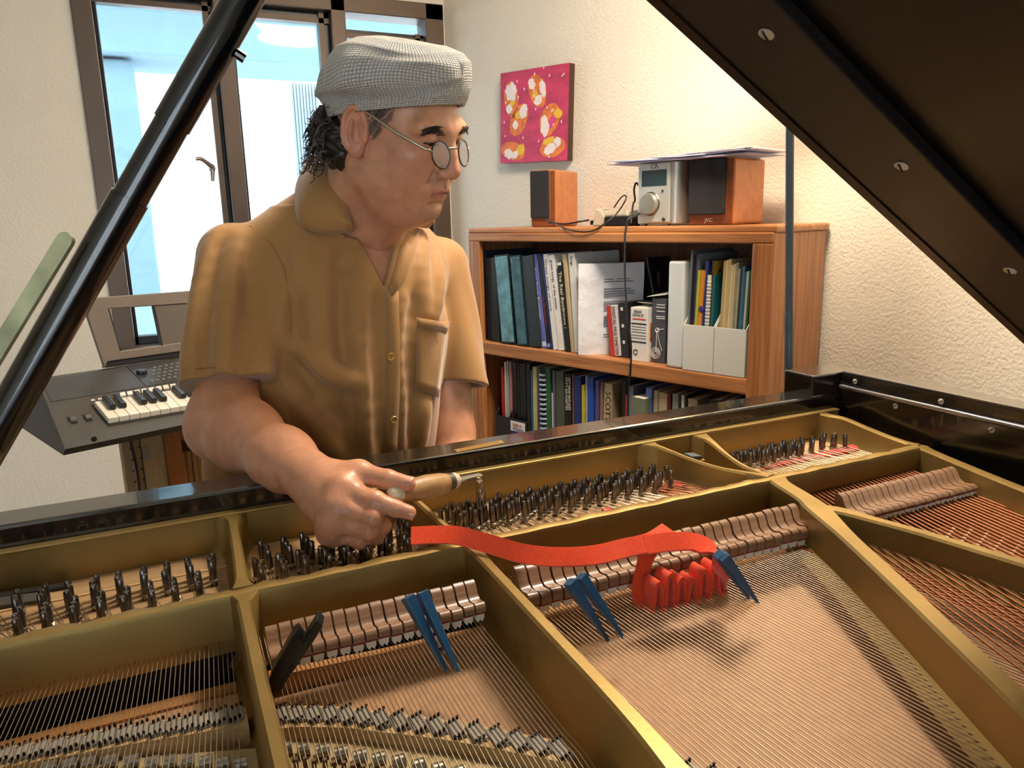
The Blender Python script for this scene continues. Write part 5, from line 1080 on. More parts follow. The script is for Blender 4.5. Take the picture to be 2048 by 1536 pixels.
# ================================================================== the tuner
class Field:
    """signed distance grid; shapes are blended in locally, then skinned with surface nets"""
    def __init__(s, lo, hi, h):
        s.lo = np.array(lo, float); s.h = h; s.n = np.ceil((np.array(hi, float) - s.lo) / h).astype(int) + 1
        s.ax = [(s.lo[i] + h * np.arange(s.n[i])).astype(np.float32) for i in range(3)]; s.v = np.full(s.n, 1.0, np.float32)
    def sl(s, lo, hi):
        a = np.clip(np.floor((np.array(lo) - s.lo) / s.h).astype(int), 0, s.n - 1); b = np.clip(np.ceil((np.array(hi) - s.lo) / s.h).astype(int) + 1, 1, s.n)
        return tuple(slice(a[i], max(b[i], a[i] + 1)) for i in range(3))
    def put(s, lo, hi, fn, k=0.01, op='u'):
        q = s.sl(lo, hi); X_, Y_, Z_ = np.meshgrid(s.ax[0][q[0]], s.ax[1][q[1]], s.ax[2][q[2]], indexing='ij', sparse=True)
        d = fn(X_, Y_, Z_).astype(np.float32); a = s.v[q]
        if op == 'u': hh = np.maximum(k - np.abs(a - d), 0) / max(k, 1e-9); s.v[q] = np.minimum(a, d) - hh * hh * k * 0.25
        elif op == 's': hh = np.maximum(k - np.abs(a + d), 0) / max(k, 1e-9); s.v[q] = np.maximum(a, -d) + hh * hh * k * 0.25
        elif op == 'i': hh = np.maximum(k - np.abs(a - d), 0) / max(k, 1e-9); s.v[q] = np.maximum(a, d) + hh * hh * k * 0.25
        elif op == 'add': s.v[q] = a + d
        return s
    def cone(s, a, b, ra, rb, k=0.01, op='u', m=None):
        a = np.array(a, float); b = np.array(b, float); r = max(ra, rb) + k + (m if m else 0.02); ba = b - a; L2 = ba @ ba + 1e-12
        def fn(x, y, z):
            px, py, pz = x - a[0], y - a[1], z - a[2]; t = np.clip((px * ba[0] + py * ba[1] + pz * ba[2]) / L2, 0, 1)
            return np.sqrt((px - t * ba[0]) ** 2 + (py - t * ba[1]) ** 2 + (pz - t * ba[2]) ** 2) - (ra + (rb - ra) * t)
        return s.put(np.minimum(a, b) - r, np.maximum(a, b) + r, fn, k, op)
    def chain(s, pts, rs, k=0.01):
        for i in range(len(pts) - 1): s.cone(pts[i], pts[i + 1], rs[i], rs[i + 1], k)
        return s
    def ell(s, c, r, R=None, k=0.01, op='u'):
        c = np.array(c, float); r = np.array(r, float); R = np.eye(3) if R is None else np.array(R, float)   # columns of R: local axes
        ext = np.sqrt(((R * r) ** 2).sum(1)) + k + 0.02
        def fn(x, y, z):
            px, py, pz = x - c[0], y - c[1], z - c[2]
            q = [px * R[0, i] + py * R[1, i] + pz * R[2, i] for i in range(3)]
            k0 = np.sqrt(sum((q[i] / r[i]) ** 2 for i in range(3))); k1 = np.sqrt(sum((q[i] / r[i] ** 2) ** 2 for i in range(3))) + 1e-9
            return k0 * (k0 - 1) / k1
        return s.put(c - ext, c + ext, fn, k, op)
    def at(s, p):
        q = (np.array(p, float) - s.lo) / s.h; i = np.clip(q.astype(int), 0, s.n - 2); f = q - i; o = 0.0
        for dx in (0, 1):
            for dy in (0, 1):
                for dz in (0, 1): o += s.v[i[0] + dx, i[1] + dy, i[2] + dz] * (f[0] if dx else 1 - f[0]) * (f[1] if dy else 1 - f[1]) * (f[2] if dz else 1 - f[2])
        return o
    def grad(s, p):
        e = s.h * 1.5; g = np.array([s.at(p + np.eye(3)[i] * e) - s.at(p - np.eye(3)[i] * e) for i in range(3)]); return g / (np.linalg.norm(g) + 1e-9)
    def hit(s, px, py, d0=0.8, d1=1.7):
        """first surface point along the line of sight, with its normal"""
        r = ray(px, py); d = d0; prev = None
        while d < d1:
            p = CAM + r * d; q = (p - s.lo) / s.h
            v = s.at(p) if (q > 1).all() and (q < s.n - 2).all() else 1.0
            if v < 0:
                lo_, hi_ = d - 0.004, d
                for _ in range(12):
                    mi = (lo_ + hi_) / 2
                    if s.at(CAM + r * mi) < 0: hi_ = mi
                    else: lo_ = mi
                p = CAM + r * lo_; return p, s.grad(p)
            d += 0.004
        return None, None
    def skin(s):
        v = s.v; ins = v < 0; n = np.array(v.shape) - 1; cnt = np.zeros(n, np.uint8)
        cs = [(i, j, k) for i in (0, 1) for j in (0, 1) for k in (0, 1)]
        for i, j, k in cs: cnt += ins[i:i + n[0], j:j + n[1], k:k + n[2]]
        act = np.argwhere((cnt > 0) & (cnt < 8)); idx = np.full(n, -1, np.int32); idx[tuple(act.T)] = np.arange(len(act))
        val = np.stack([v[act[:, 0] + i, act[:, 1] + j, act[:, 2] + k] for i, j, k in cs], 1); acc = np.zeros((len(act), 3)); num = np.zeros(len(act))
        for a in range(8):
            for b in range(a + 1, 8):
                if sum(abs(cs[a][t] - cs[b][t]) for t in range(3)) != 1: continue
                m = (val[:, a] < 0) != (val[:, b] < 0); t = np.where(m, val[:, a] / np.where(m, val[:, a] - val[:, b], 1), 0)[:, None]
                acc += np.where(m[:, None], np.array(cs[a]) + t * (np.array(cs[b]) - np.array(cs[a])), 0); num += m
        V_ = s.lo + s.h * (act + acc / num[:, None]); F_ = []
        for ax in range(3):
            o1, o2 = [(1, 2), (2, 0), (0, 1)][ax]; sa = [slice(None)] * 3; sb = [slice(None)] * 3; sa[ax] = slice(0, -1); sb[ax] = slice(1, None)
            A = ins[tuple(sa)]; B = ins[tuple(sb)]; e = np.argwhere(A != B); e = e[(e[:, o1] > 0) & (e[:, o2] > 0) & (e[:, o1] < n[o1]) & (e[:, o2] < n[o2])]
            fl = A[tuple(e.T)]
            def cell(d1, d2): c = e.copy(); c[:, o1] -= d1; c[:, o2] -= d2; return idx[tuple(c.T)]
            q = np.stack([cell(1, 1), cell(0, 1), cell(0, 0), cell(1, 0)], 1); q[~fl] = q[~fl][:, ::-1]; F_.append(q)
        F_ = np.concatenate(F_); F_ = F_[(F_ >= 0).all(1)]
        return V_, F_
def np_mesh(name, V_, F_, mat, cols=None, smooth=True):
    me = bpy.data.meshes.new(name); me.vertices.add(len(V_)); me.vertices.foreach_set('co', np.asarray(V_, np.float32).ravel())
    me.loops.add(len(F_) * 4); me.loops.foreach_set('vertex_index', np.asarray(F_, np.int32).ravel()); me.polygons.add(len(F_))
    me.polygons.foreach_set('loop_start', np.arange(len(F_), dtype=np.int32) * 4)
    if smooth: me.polygons.foreach_set('use_smooth', np.ones(len(F_), bool))
    me.update(calc_edges=True); me.validate()
    if cols is not None:
        at = me.attributes.new('tone', 'FLOAT_COLOR', 'POINT'); c = np.ones((len(V_), 4), np.float32); c[:, :3] = cols; at.data.foreach_set('color', c.ravel())
    me.materials.append(mat); return me
# ---- materials of the figure
def attr_mat(name, rough, sss, bump):
    m = M(name, '#c08a6e', rough, sss=sss, bump=bump); t = m.node_tree; b = t.nodes['Principled BSDF']
    a = _n(t, 'ShaderNodeAttribute'); a.attribute_name = 'tone'
    ns = _n(t, 'ShaderNodeTexNoise'); ns.inputs['Scale'].default_value = 55; ns.inputs['Detail'].default_value = 6
    mr = _n(t, 'ShaderNodeMapRange'); mr.inputs['From Min'].default_value = 0.3; mr.inputs['From Max'].default_value = 0.7; mr.inputs['To Min'].default_value = 0.86; mr.inputs['To Max'].default_value = 1.1
    tc = _n(t, 'ShaderNodeTexCoord'); t.links.new(tc.outputs['Object'], ns.inputs['Vector']); t.links.new(ns.outputs[0], mr.inputs[0])
    mx = _n(t, 'ShaderNodeVectorMath', operation='SCALE'); t.links.new(a.outputs['Color'], mx.inputs[0]); t.links.new(mr.outputs[0], mx.inputs['Scale']); t.links.new(mx.outputs[0], b.inputs['Base Color'])
    return m
m_skin = attr_mat('skin', 0.4, 0.06, (260, 0.22, 0.0012))
SK = np.array(lin('#c68d6d')[:3]); LIP = np.array(lin('#9c5a50')[:3]); STUB = np.array(lin('#947059')[:3]); RED = np.array(lin('#b9735f')[:3])

# ---- head pose
hf, hl, hu = np.array([0.5822, -0.744, -0.3281]), np.array([0.8044, 0.5857, 0.0992]), np.array([0.1183, -0.3216, 0.9394])
hf /= np.linalg.norm(hf); hl -= hf * (hl @ hf); hl /= np.linalg.norm(hl); hu = np.cross(hf, hl); HO = np.array([0.3483, 1.1303, 1.4577])
HR = np.stack([hf, hl, hu], 1)
def HW(f, l, u): return HO + hf * f + hl * l + hu * u
def toh(V_): return (np.asarray(V_) - HO) @ HR
fld = Field((-0.15, -0.13, -0.30), (0.15, 0.13, 0.15), 0.0018)      # in head axes: forward, left, up
fld.ell((-0.012, 0, 0.030), (0.100, 0.077, 0.080), k=0.0)
fld.ell((0.030, 0, -0.030), (0.064, 0.062, 0.084), k=0.03)
fld.ell((0.040, 0, -0.075), (0.050, 0.056, 0.042), k=0.03)
for s in (-1, 1):
    fld.ell((0.008, 0.046 * s, -0.062), (0.036, 0.026, 0.036), k=0.03); fld.ell((0.055, 0.036 * s, -0.040), (0.030, 0.028, 0.030), k=0.02)
    fld.ell((0.058, 0.045 * s, -0.020), (0.022, 0.018, 0.014), k=0.02)
fld.ell((0.076, 0, -0.101), (0.018, 0.021, 0.016), k=0.02)
fld.ell((0.022, 0, -0.108), (0.052, 0.046, 0.030), k=0.03)
for s in (-1, 1):
    fld.cone((0.088, 0.012 * s, 0.019), (0.077, 0.050 * s, 0.020), 0.0105, 0.0105, 0.016)
    fld.ell((0.101, 0.032 * s, 0.004), (0.018, 0.019, 0.012), k=0.012, op='s')
    fld.ell((0.0770, 0.032 * s, 0.0055), (0.0140, 0.0165, 0.0118), k=0.005)
    fld.cone((0.0900, 0.019 * s, 0.0000), (0.0855, 0.046 * s, 0.0005), 0.0020, 0.0020, 0.003, 's')
    fld.cone((0.083, 0.020 * s, -0.014), (0.075, 0.046 * s, -0.015), 0.006, 0.006, 0.010)
fld.cone((0.088, 0, 0.010), (0.099, 0, -0.012), 0.0085, 0.0095, 0.014); fld.cone((0.098, 0, -0.010), (0.108, 0, -0.034), 0.0095, 0.0125, 0.008)
for s in (-1, 1):
    fld.ell((0.101, 0.0125 * s, -0.039), (0.012, 0.0085, 0.0085), k=0.006); fld.ell((0.105, 0.0075 * s, -0.0475), (0.0055, 0.0038, 0.0035), k=0.003, op='s')
    fld.cone((0.091, 0.020 * s, -0.040), (0.085, 0.030 * s, -0.058), 0.0012, 0.0012, 0.009, 's')
fld.ell((0.086, 0, -0.068), (0.014, 0.026, 0.017), k=0.012)
for s in (-1, 1):
    fld.cone((0.0985, 0.003 * s, -0.0648), (0.087, 0.024 * s, -0.0705), 0.0050, 0.0028, 0.005); fld.cone((0.0955, 0.000, -0.0765), (0.086, 0.021 * s, -0.0730), 0.0058, 0.003, 0.005)
    fld.cone((0.1045, 0.0, -0.0700), (0.0885, 0.0265 * s, -0.0718), 0.0016, 0.0016, 0.0025, 's')
fld.ell((0.1005, 0, -0.0575), (0.004, 0.0035, 0.006), k=0.004, op='s'); fld.cone((0.093, -0.015, -0.088), (0.093, 0.015, -0.088), 0.0035, 0.0035, 0.008, 's')
# ears
for s in (-1, 1):
    e1 = np.array([0.90, -0.42 * s, 0.10]); e1 /= np.linalg.norm(e1); e3 = np.array([-0.16, 0.06 * s, 0.98]); e3 -= e1 * (e3 @ e1); e3 /= np.linalg.norm(e3); e2 = np.cross(e3, e1); e2 = e2 if e2[1] * s > 0 else -e2; ER = np.stack([e1, e2, e3], 1)
    c = np.array([-0.010, 0.0815 * s, -0.006]); fld.ell(c, (0.0185, 0.0062, 0.034), ER, 0.006); fld.ell(c + (0.006, 0.0, -0.026), (0.010, 0.0058, 0.012), ER, 0.006)
    rim = [c + ER @ np.array([math.cos(a) * 0.0165, 0.003, math.sin(a) * 0.031]) for a in np.linspace(-0.4, 4.1, 15)]
    fld.chain(rim, [0.0038] * 15, 0.003)
    fld.ell(c + ER @ np.array([0.0035, 0.0075, -0.002]), (0.0095, 0.0065, 0.0155), ER, 0.004, 's'); fld.ell(c + ER @ np.array([-0.004, 0.0065, 0.017]), (0.006, 0.003, 0.008), ER, 0.004, 's')
    fld.cone(c + ER @ np.array([-0.006, 0.004, -0.012]), c + ER @ np.array([-0.004, 0.005, 0.012]), 0.0028, 0.0026, 0.003); fld.ell(c + ER @ np.array([0.012, 0.002, -0.006]), (0.005, 0.005, 0.006), ER, 0.004)
# neck down into the collar
NB = np.array([0.305, 1.265, 1.315]); nb = toh(NB)
fld.cone((-0.028, 0, -0.050), nb, 0.060, 0.066, 0.02); fld.cone((0.030, 0, -0.105), nb + np.array([0.045, 0, -0.01]), 0.030, 0.034, 0.03); fld.cone((-0.035, 0.03, -0.03), nb + np.array([0, 0.03, 0]), 0.035, 0.045, 0.02)
fld.cone((-0.02, -0.052, -0.055), nb + np.array([0.055, -0.012, -0.01]), 0.011, 0.012, 0.02)
hv, hf_ = fld.skin()
def tone_head(p):
    c = np.tile(SK, (len(p), 1)); f, l, u = p.T
    def mixin(m, col): m = np.clip(m, 0, 1)[:, None]; c[:] = c * (1 - m) + col * m
    mixin(0.5 * np.exp(-((f - 0.11) ** 2 + l ** 2 + (u + 0.035) ** 2) / 0.0004), RED); mixin(0.4 * np.exp(-((f - 0.06) ** 2 + (np.abs(l) - 0.05) ** 2 + (u + 0.03) ** 2) / 0.0010), RED)
    mixin(0.55 * np.exp(-((u + 0.052) / 0.007) ** 2) * (np.abs(l) < 0.028) * (f > 0.08), STUB); mixin(0.45 * np.exp(-((u + 0.098) / 0.014) ** 2) * (np.abs(l) < 0.03) * (f > 0.06), STUB)
    mixin(0.8 * np.exp(-((u + 0.0705) / 0.0062) ** 4) * (np.abs(l) < 0.024) * (f > 0.083), LIP); mixin(0.35 * (np.hypot(f + 0.01, u) < 0.045) * (np.abs(l) > 0.072), RED)
    return c
hc = tone_head(hv); hv = HO + hv @ HR.T

# ---- right arm and hand
SR, EL_, WR = np.array([0.116, 1.295, 1.268]), D(452, 848, 1.11), D(610, 946, 0.93)
arm = Field((-0.02, 0.74, 0.93), (0.30, 1.36, 1.38), 0.0019)
arm.chain([SR, SR + (EL_ - SR) * 0.55, EL_], [0.052, 0.048, 0.042], 0.03); arm.chain([EL_, EL_ + (WR - EL_) * 0.28, EL_ + (WR - EL_) * 0.75, WR], [0.042, 0.043, 0.033, 0.0285], 0.045)
arm.ell(EL_ + np.array([-0.010, 0.004, -0.006]), (0.036, 0.036, 0.036), None, 0.04)
def H3(x, y, d): return D(560 + x / 4.452, 880 + y / 4.452, d)
mc = [H3(560, 440, 0.887), H3(520, 590, 0.876), H3(480, 715, 0.878), H3(460, 820, 0.889)]
kn = [H3(845, 545, 0.868), H3(820, 690, 0.862), H3(790, 800, 0.868), H3(715, 893, 0.879)]
ds = [H3(1030, 610, 0.866), H3(915, 765, 0.884), H3(865, 860, 0.893), H3(785, 925, 0.900)]
tp = [H3(1150, 645, 0.868), H3(860, 800, 0.904), H3(805, 880, 0.912), H3(735, 930, 0.914)]
rr = [(0.0165, 0.0115, 0.0098, 0.0083), (0.0165, 0.0113, 0.0100, 0.0088), (0.016, 0.0108, 0.0095, 0.0085), (0.0145, 0.0095, 0.0086, 0.0076)]
for i in range(4): arm.cone(WR + (mc[i] - WR) * 0.02, mc[i], 0.0235, rr[i][0], 0.014)
for i in range(3): arm.cone(mc[i], mc[i + 1], 0.0145, 0.014, 0.01); arm.cone((mc[i] + WR) / 2, (mc[i + 1] + WR) / 2, 0.0175, 0.0175, 0.012)
for i in range(4):
    arm.cone(mc[i], kn[i], rr[i][0] * 0.86, rr[i][1], 0.0045); arm.cone(kn[i], ds[i], rr[i][1], rr[i][2], 0.0045); arm.cone(ds[i], tp[i], rr[i][2], rr[i][3], 0.003)
    arm.ell(kn[i], (rr[i][1] * 1.06,) * 3, None, 0.004); arm.ell(mc[i] + (CAM - mc[i]) * 0.003, (rr[i][0] * 1.0,) * 3, None, 0.012)
    if i < 3: arm.cone(kn[i] * 0.75 + mc[i] * 0.25 + (kn[i + 1] - kn[i]) * 0.5 - _fwd * 0.012, (kn[i] + kn[i + 1]) / 2 - _fwd * 0.010, 0.0012, 0.0016, 0.004, 's')
th = [H3(380, 300, 0.918), H3(700, 300, 0.905), H3(960, 352, 0.890), H3(1140, 390, 0.884)]
arm.cone(th[0], th[1], 0.019, 0.0145, 0.012); arm.cone(th[1], th[2], 0.0135, 0.0118, 0.006); arm.cone(th[2], th[3], 0.0118, 0.0092, 0.004); arm.cone(th[1], mc[0], 0.012, 0.013, 0.016)
arm.cone((th[0] + mc[1]) / 2 + _fwd * 0.02, (mc[2] + kn[2]) / 2 + _fwd * 0.022, 0.017, 0.014, 0.012)
av, af = arm.skin(); ac = np.tile(SK, (len(av), 1))
for q_ in list(kn) + list(mc): m_ = (0.35 * np.exp(-((av - q_) ** 2).sum(1) / 0.00018))[:, None]; ac = ac * (1 - m_) + RED * m_
for q_ in (tp[0], th[3]): m_ = (0.4 * np.exp(-((av - q_) ** 2).sum(1) / 0.0001))[:, None]; ac = ac * (1 - m_) + RED * m_
# ---- left arm resting on the keys
SL, EL2, WR2 = np.array([0.482, 1.335, 1.238]), D(904, 862, 1.38), np.array([0.435, 1.135, 0.772])
la = Field((0.36, 1.0, 0.70), (0.60, 1.42, 1.34), 0.0028)
la.chain([SL, SL + (EL2 - SL) * 0.55, EL2], [0.050, 0.043, 0.039], 0.02); la.chain([EL2, EL2 + (WR2 - EL2) * 0.3, WR2], [0.039, 0.039, 0.027], 0.02)
hd_ = np.array([0.02, -0.07, -0.035])
for i in range(4):
    k_ = WR2 + hd_ + np.array([-0.03 + 0.02 * i, -0.002 * i, 0]); la.cone(WR2, k_, 0.02, 0.0125, 0.01); la.cone(k_, k_ + np.array([0, -0.035, -0.006]), 0.0098, 0.009, 0.003); la.cone(k_ + np.array([0, -0.035, -0.006]), k_ + np.array([0, -0.048, -0.014]), 0.009, 0.0078, 0.003)
la.cone(WR2 + np.array([-0.02, -0.01, 0]), WR2 + np.array([-0.048, -0.06, -0.02]), 0.014, 0.0095, 0.006); la.cone(WR2 + np.array([-0.048, -0.06, -0.02]), WR2 + np.array([-0.045, -0.085, -0.028]), 0.0095, 0.008, 0.003)
lv_, lf = la.skin(); lc = np.tile(SK, (len(lv_), 1))

# ---- torso: shirt field and the chest inside it
TZ = np.array([0.76, 0.86, 0.95, 1.05, 1.15, 1.23, 1.29, 1.34]); TXc = np.array([0.235, 0.236, 0.240, 0.252, 0.270, 0.285, 0.297, 0.304])
TYc = np.array([1.325, 1.315, 1.302, 1.292, 1.288, 1.286, 1.285, 1.282]); TA = np.array([0.205, 0.204, 0.203, 0.200, 0.192, 0.172, 0.130, 0.085]); TBd = np.array([0.150, 0.152, 0.152, 0.148, 0.140, 0.125, 0.098, 0.070])
_tz = catmull(np.stack([TZ, TXc, TYc, TA, TBd], 1), 12); _tz = np.array(_tz)
def torso(off):
    def fn(x, y, z):
        zz = np.asarray(z).ravel(); sh = (1, 1, -1)
        cx_, cy_, a, b = [np.interp(zz, _tz[:, 0], _tz[:, c]).reshape(sh) for c in (1, 2, 3, 4)]; a = a - off; b = b - off
        dx, dy = (x - cx_) / a, (y - cy_) / b; r = (np.abs(dx) ** 2.3 + np.abs(dy) ** 2.3) ** (1 / 2.3)
        return (r - 1) * np.minimum(a, b) * 0.9
    return fn
def ridge(p): return 1 - 2 * np.abs(np.sin(p)) ** 0.8
def wrinkle(x, y, z):
    th_ = np.arctan2(y - 1.29, x - 0.26); hgt = np.clip((1.24 - z) / 0.35, 0, 1)
    d = 0.0016 * np.sin(th_ * 8 + 3.0 * z + 1.2 * np.sin(z * 9)) * hgt
    d = d + 0.0040 * ridge((x * 0.55 + z) * 26 + 2 * np.sin(x * 20)) * np.exp(-((x - 0.14) / 0.055) ** 2 - ((z - 1.12) / 0.10) ** 2)
    d = d + 0.0045 * ridge((x * 1.0 - z * 0.7) * 34) * np.exp(-((x - 0.42) / 0.05) ** 2 - ((z - 1.15) / 0.10) ** 2)
    return d
shf = Field((-0.06, 1.05, 0.74), (0.64, 1.50, 1.42), 0.0032)
shf.put((0.0, 1.05, 0.745), (0.56, 1.50, 1.345), torso(0.0), 0.0)
shf.cone(SR + np.array([0.02, 0.0, -0.014]), np.array([0.275, 1.285, 1.322]), 0.056, 0.070, 0.05); shf.cone(SL + np.array([-0.02, 0, -0.012]), np.array([0.33, 1.29, 1.318]), 0.055, 0.068, 0.05)
HMR = D(462, 772, 1.135); HML = D(917, 768, 1.395)
ax_r = (HMR - SR) / np.linalg.norm(HMR - SR); ax_l = (HML - SL) / np.linalg.norm(HML - SL)
def sleeve(sf, A, B_, ax, ra, rb, cut_n, wr):
    lo_ = sf.lo + sf.h * np.floor((np.minimum(A, B_) - 0.12 - sf.lo) / sf.h)
    tmp = Field(np.maximum(lo_, sf.lo), np.minimum(np.maximum(A, B_) + 0.12, sf.lo + sf.h * (sf.n - 1)), sf.h)
    tmp.cone(A, B_ + ax * 0.05, ra, rb + 0.004, 0.0, m=0.2)
    tmp.put(tmp.lo, tmp.lo + tmp.h * tmp.n, wr, 0, 'add')
    for pxs, r_, ht in SLF if A is SR else ():
        fold(tmp, pxs, r_, ht)
    tmp.put(tmp.lo, tmp.lo + tmp.h * tmp.n, lambda x, y, z: (x - B_[0]) * cut_n[0] + (y - B_[1]) * cut_n[1] + (z - B_[2]) * cut_n[2], 0.002, 'i')
    tmp.cone(A + (B_ - A) * 0.55, B_ + ax * 0.08, ra * 0.6, rb - 0.006, 0.003, 's', m=0.05)
    i0 = np.round((tmp.lo - sf.lo) / sf.h).astype(int); q = tuple(slice(i0[i], min(i0[i] + tmp.n[i], sf.n[i])) for i in range(3)); d = tmp.v[tuple(slice(0, q[i].stop - q[i].start) for i in range(3))]
    k = 0.014; a_ = sf.v[q]; hh = np.maximum(k - np.abs(a_ - d), 0) / k; sf.v[q] = np.minimum(a_, d) - hh * hh * k * 0.25
def fold(f, pxs, r_, ht):
    """a soft ridge (ht > 0) or furrow (ht < 0) of cloth along a line over the surface"""
    pts = []
    for x, y in pxs:
        p, n_ = f.hit(x, y)
        if p is not None and (not pts or np.linalg.norm(p - pts[-1][0]) < 0.16): pts.append((p, n_))
    if len(pts) < 2: return
    cs = [p - n_ * (r_ - ht) if ht > 0 else p + n_ * (r_ + ht) for p, n_ in pts]
    cs = catmull(cs, 3); m_ = len(cs)
    for i in range(m_ - 1):
        e0, e1_ = math.sin(math.pi * (0.12 + 0.76 * i / (m_ - 1))), math.sin(math.pi * (0.12 + 0.76 * (i + 1) / (m_ - 1)))
        f.cone(cs[i], cs[i + 1], r_ * (0.72 + 0.28 * e0), r_ * (0.72 + 0.28 * e1_), 0.016, 'u' if ht > 0 else 's', m=0.01)
SLF = [([(430, 470), (402, 560), (385, 660), (372, 750)], 0.018, 0.006), ([(452, 470), (428, 560), (418, 660), (412, 752)], 0.012, -0.005), ([(470, 480), (462, 570), (455, 680), (452, 762)], 0.018, 0.006),
       ([(500, 490), (500, 590), (488, 690), (482, 770)], 0.012, -0.005), ([(525, 520), (540, 610), (535, 700), (515, 780)], 0.016, 0.005)]
TOF = [([(600, 560), (596, 660), (612, 780), (640, 890)], 0.014, -0.005), ([(640, 500), (632, 620), (650, 760), (672, 900)], 0.022, 0.006), ([(690, 490), (684, 620), (700, 760), (712, 900)], 0.014, -0.004), ([(725, 520), (722, 640), (735, 780), (742, 900)], 0.020, 0.006),
       ([(752, 600), (752, 700), (758, 800), (760, 900)], 0.010, -0.004), ([(586, 690), (620, 725), (665, 750), (715, 765)], 0.013, 0.005), ([(588, 720), (620, 765), (660, 800), (700, 830)], 0.012, -0.005), ([(590, 760), (612, 820), (640, 870), (660, 900)], 0.013, 0.005),
       ([(812, 600), (806, 690), (812, 790), (808, 890)], 0.012, 0.004), ([(826, 600), (820, 700), (826, 800), (822, 890)], 0.010, -0.004), ([(850, 800), (846, 840), (840, 890)], 0.012, 0.004), ([(870, 500), (880, 560), (872, 630)], 0.010, 0.003), ([(620, 480), (605, 520), (590, 580)], 0.012, 0.004), ([(850, 480), (846, 540), (850, 620)], 0.012, 0.003)]
def wr_r(x, y, z):
    t = ((x - SR[0]) * ax_r[0] + (y - SR[1]) * ax_r[1] + (z - SR[2]) * ax_r[2]) / 0.25; ph = np.arctan2(x - 0.1, -(y - 1.25))
    return (0.0020 * np.sin(ph * 4.0 + 2.4 * t + 0.5)) * np.clip(t * 1.3, 0, 1) - 0.003 * np.clip(t, 0, 1)
def wr_l(x, y, z):
    t = ((x - SL[0]) * ax_l[0] + (y - SL[1]) * ax_l[1] + (z - SL[2]) * ax_l[2]) / 0.25; ph = np.arctan2(x - 0.49, -(y - 1.30))
    return 0.004 * np.sin(ph * 4.0 - 2.5 * t) * np.clip(t * 1.3, 0, 1)
cn_r = ax_r + np.array([0.05, 0.1, -0.02]); cn_r /= np.linalg.norm(cn_r); cn_l = ax_l + np.array([-0.25, 0.0, 0.0]); cn_l /= np.linalg.norm(cn_l)
shf.put(shf.lo, shf.lo + shf.h * shf.n, wrinkle, 0, 'add')
for _pxs, _r, _h in TOF: fold(shf, _pxs, _r, _h)
sleeve(shf, SR, HMR, ax_r, 0.056, 0.068, cn_r, wr_r); sleeve(shf, SL, HML, ax_l, 0.053, 0.055, cn_l, wr_l)
# neck hole and open V front
shf.cone(NB + np.array([-0.005, 0.0, -0.01]), HW(-0.03, 0, -0.05), 0.066, 0.060, 0.004, 's')
vA, vL, vR = D(777, 577, 1.16), D(700, 440, 1.17), D(806, 440, 1.20)
def vcut(x, y, z):
    d1 = (x - vA[0]) * (vL[2] - vA[2]) - (z - vA[2]) * (vL[0] - vA[0]); d1 = -d1 / math.hypot(vL[2] - vA[2], vL[0] - vA[0])
    d2 = (x - vA[0]) * (vR[2] - vA[2]) - (z - vA[2]) * (vR[0] - vA[0]); d2 = d2 / math.hypot(vR[2] - vA[2], vR[0] - vA[0])
    return np.maximum(np.maximum(d1, d2), y - 1.27)
shf.put((0.2, 1.05, vA[2] - 0.01), (0.45, 1.29, 1.42), vcut, 0.002, 's')
shf.put((0.0, 1.05, 0.742), (0.56, 1.5, 0.80), lambda x, y, z: 0.785 - z + 0 * x + 0 * y, 0.002, 'i')
sv, sf_ = shf.skin()
core = Field((0.0, 1.10, 0.72), (0.55, 1.48, 1.42), 0.004)
core.put((0.0, 1.10, 0.745), (0.56, 1.48, 1.345), torso(0.013), 0.0); core.cone(SR, np.array([0.28, 1.285, 1.31]), 0.045, 0.060, 0.03); core.cone(SL, np.array([0.33, 1.29, 1.305]), 0.045, 0.058, 0.03)
cv, cf = core.skin(); cc = np.tile(SK, (len(cv), 1))
# body: one mesh of skin
man = thing('person', 'man in ochre shirt and knitted white cap leaning over the piano to tune it', 'person', (0.26, 1.34, 0.0))
Vs, Fs, Cs, off = [], [], [], 0
for v_, f_, c_ in ((hv, hf_, hc), (av, af, ac), (lv_, lf, lc), (cv, cf, cc)): Vs.append(v_); Fs.append(f_ + off); Cs.append(c_); off += len(v_)
OB('body', np_mesh('body', np.concatenate(Vs), np.concatenate(Fs), m_skin, np.concatenate(Cs)), man)
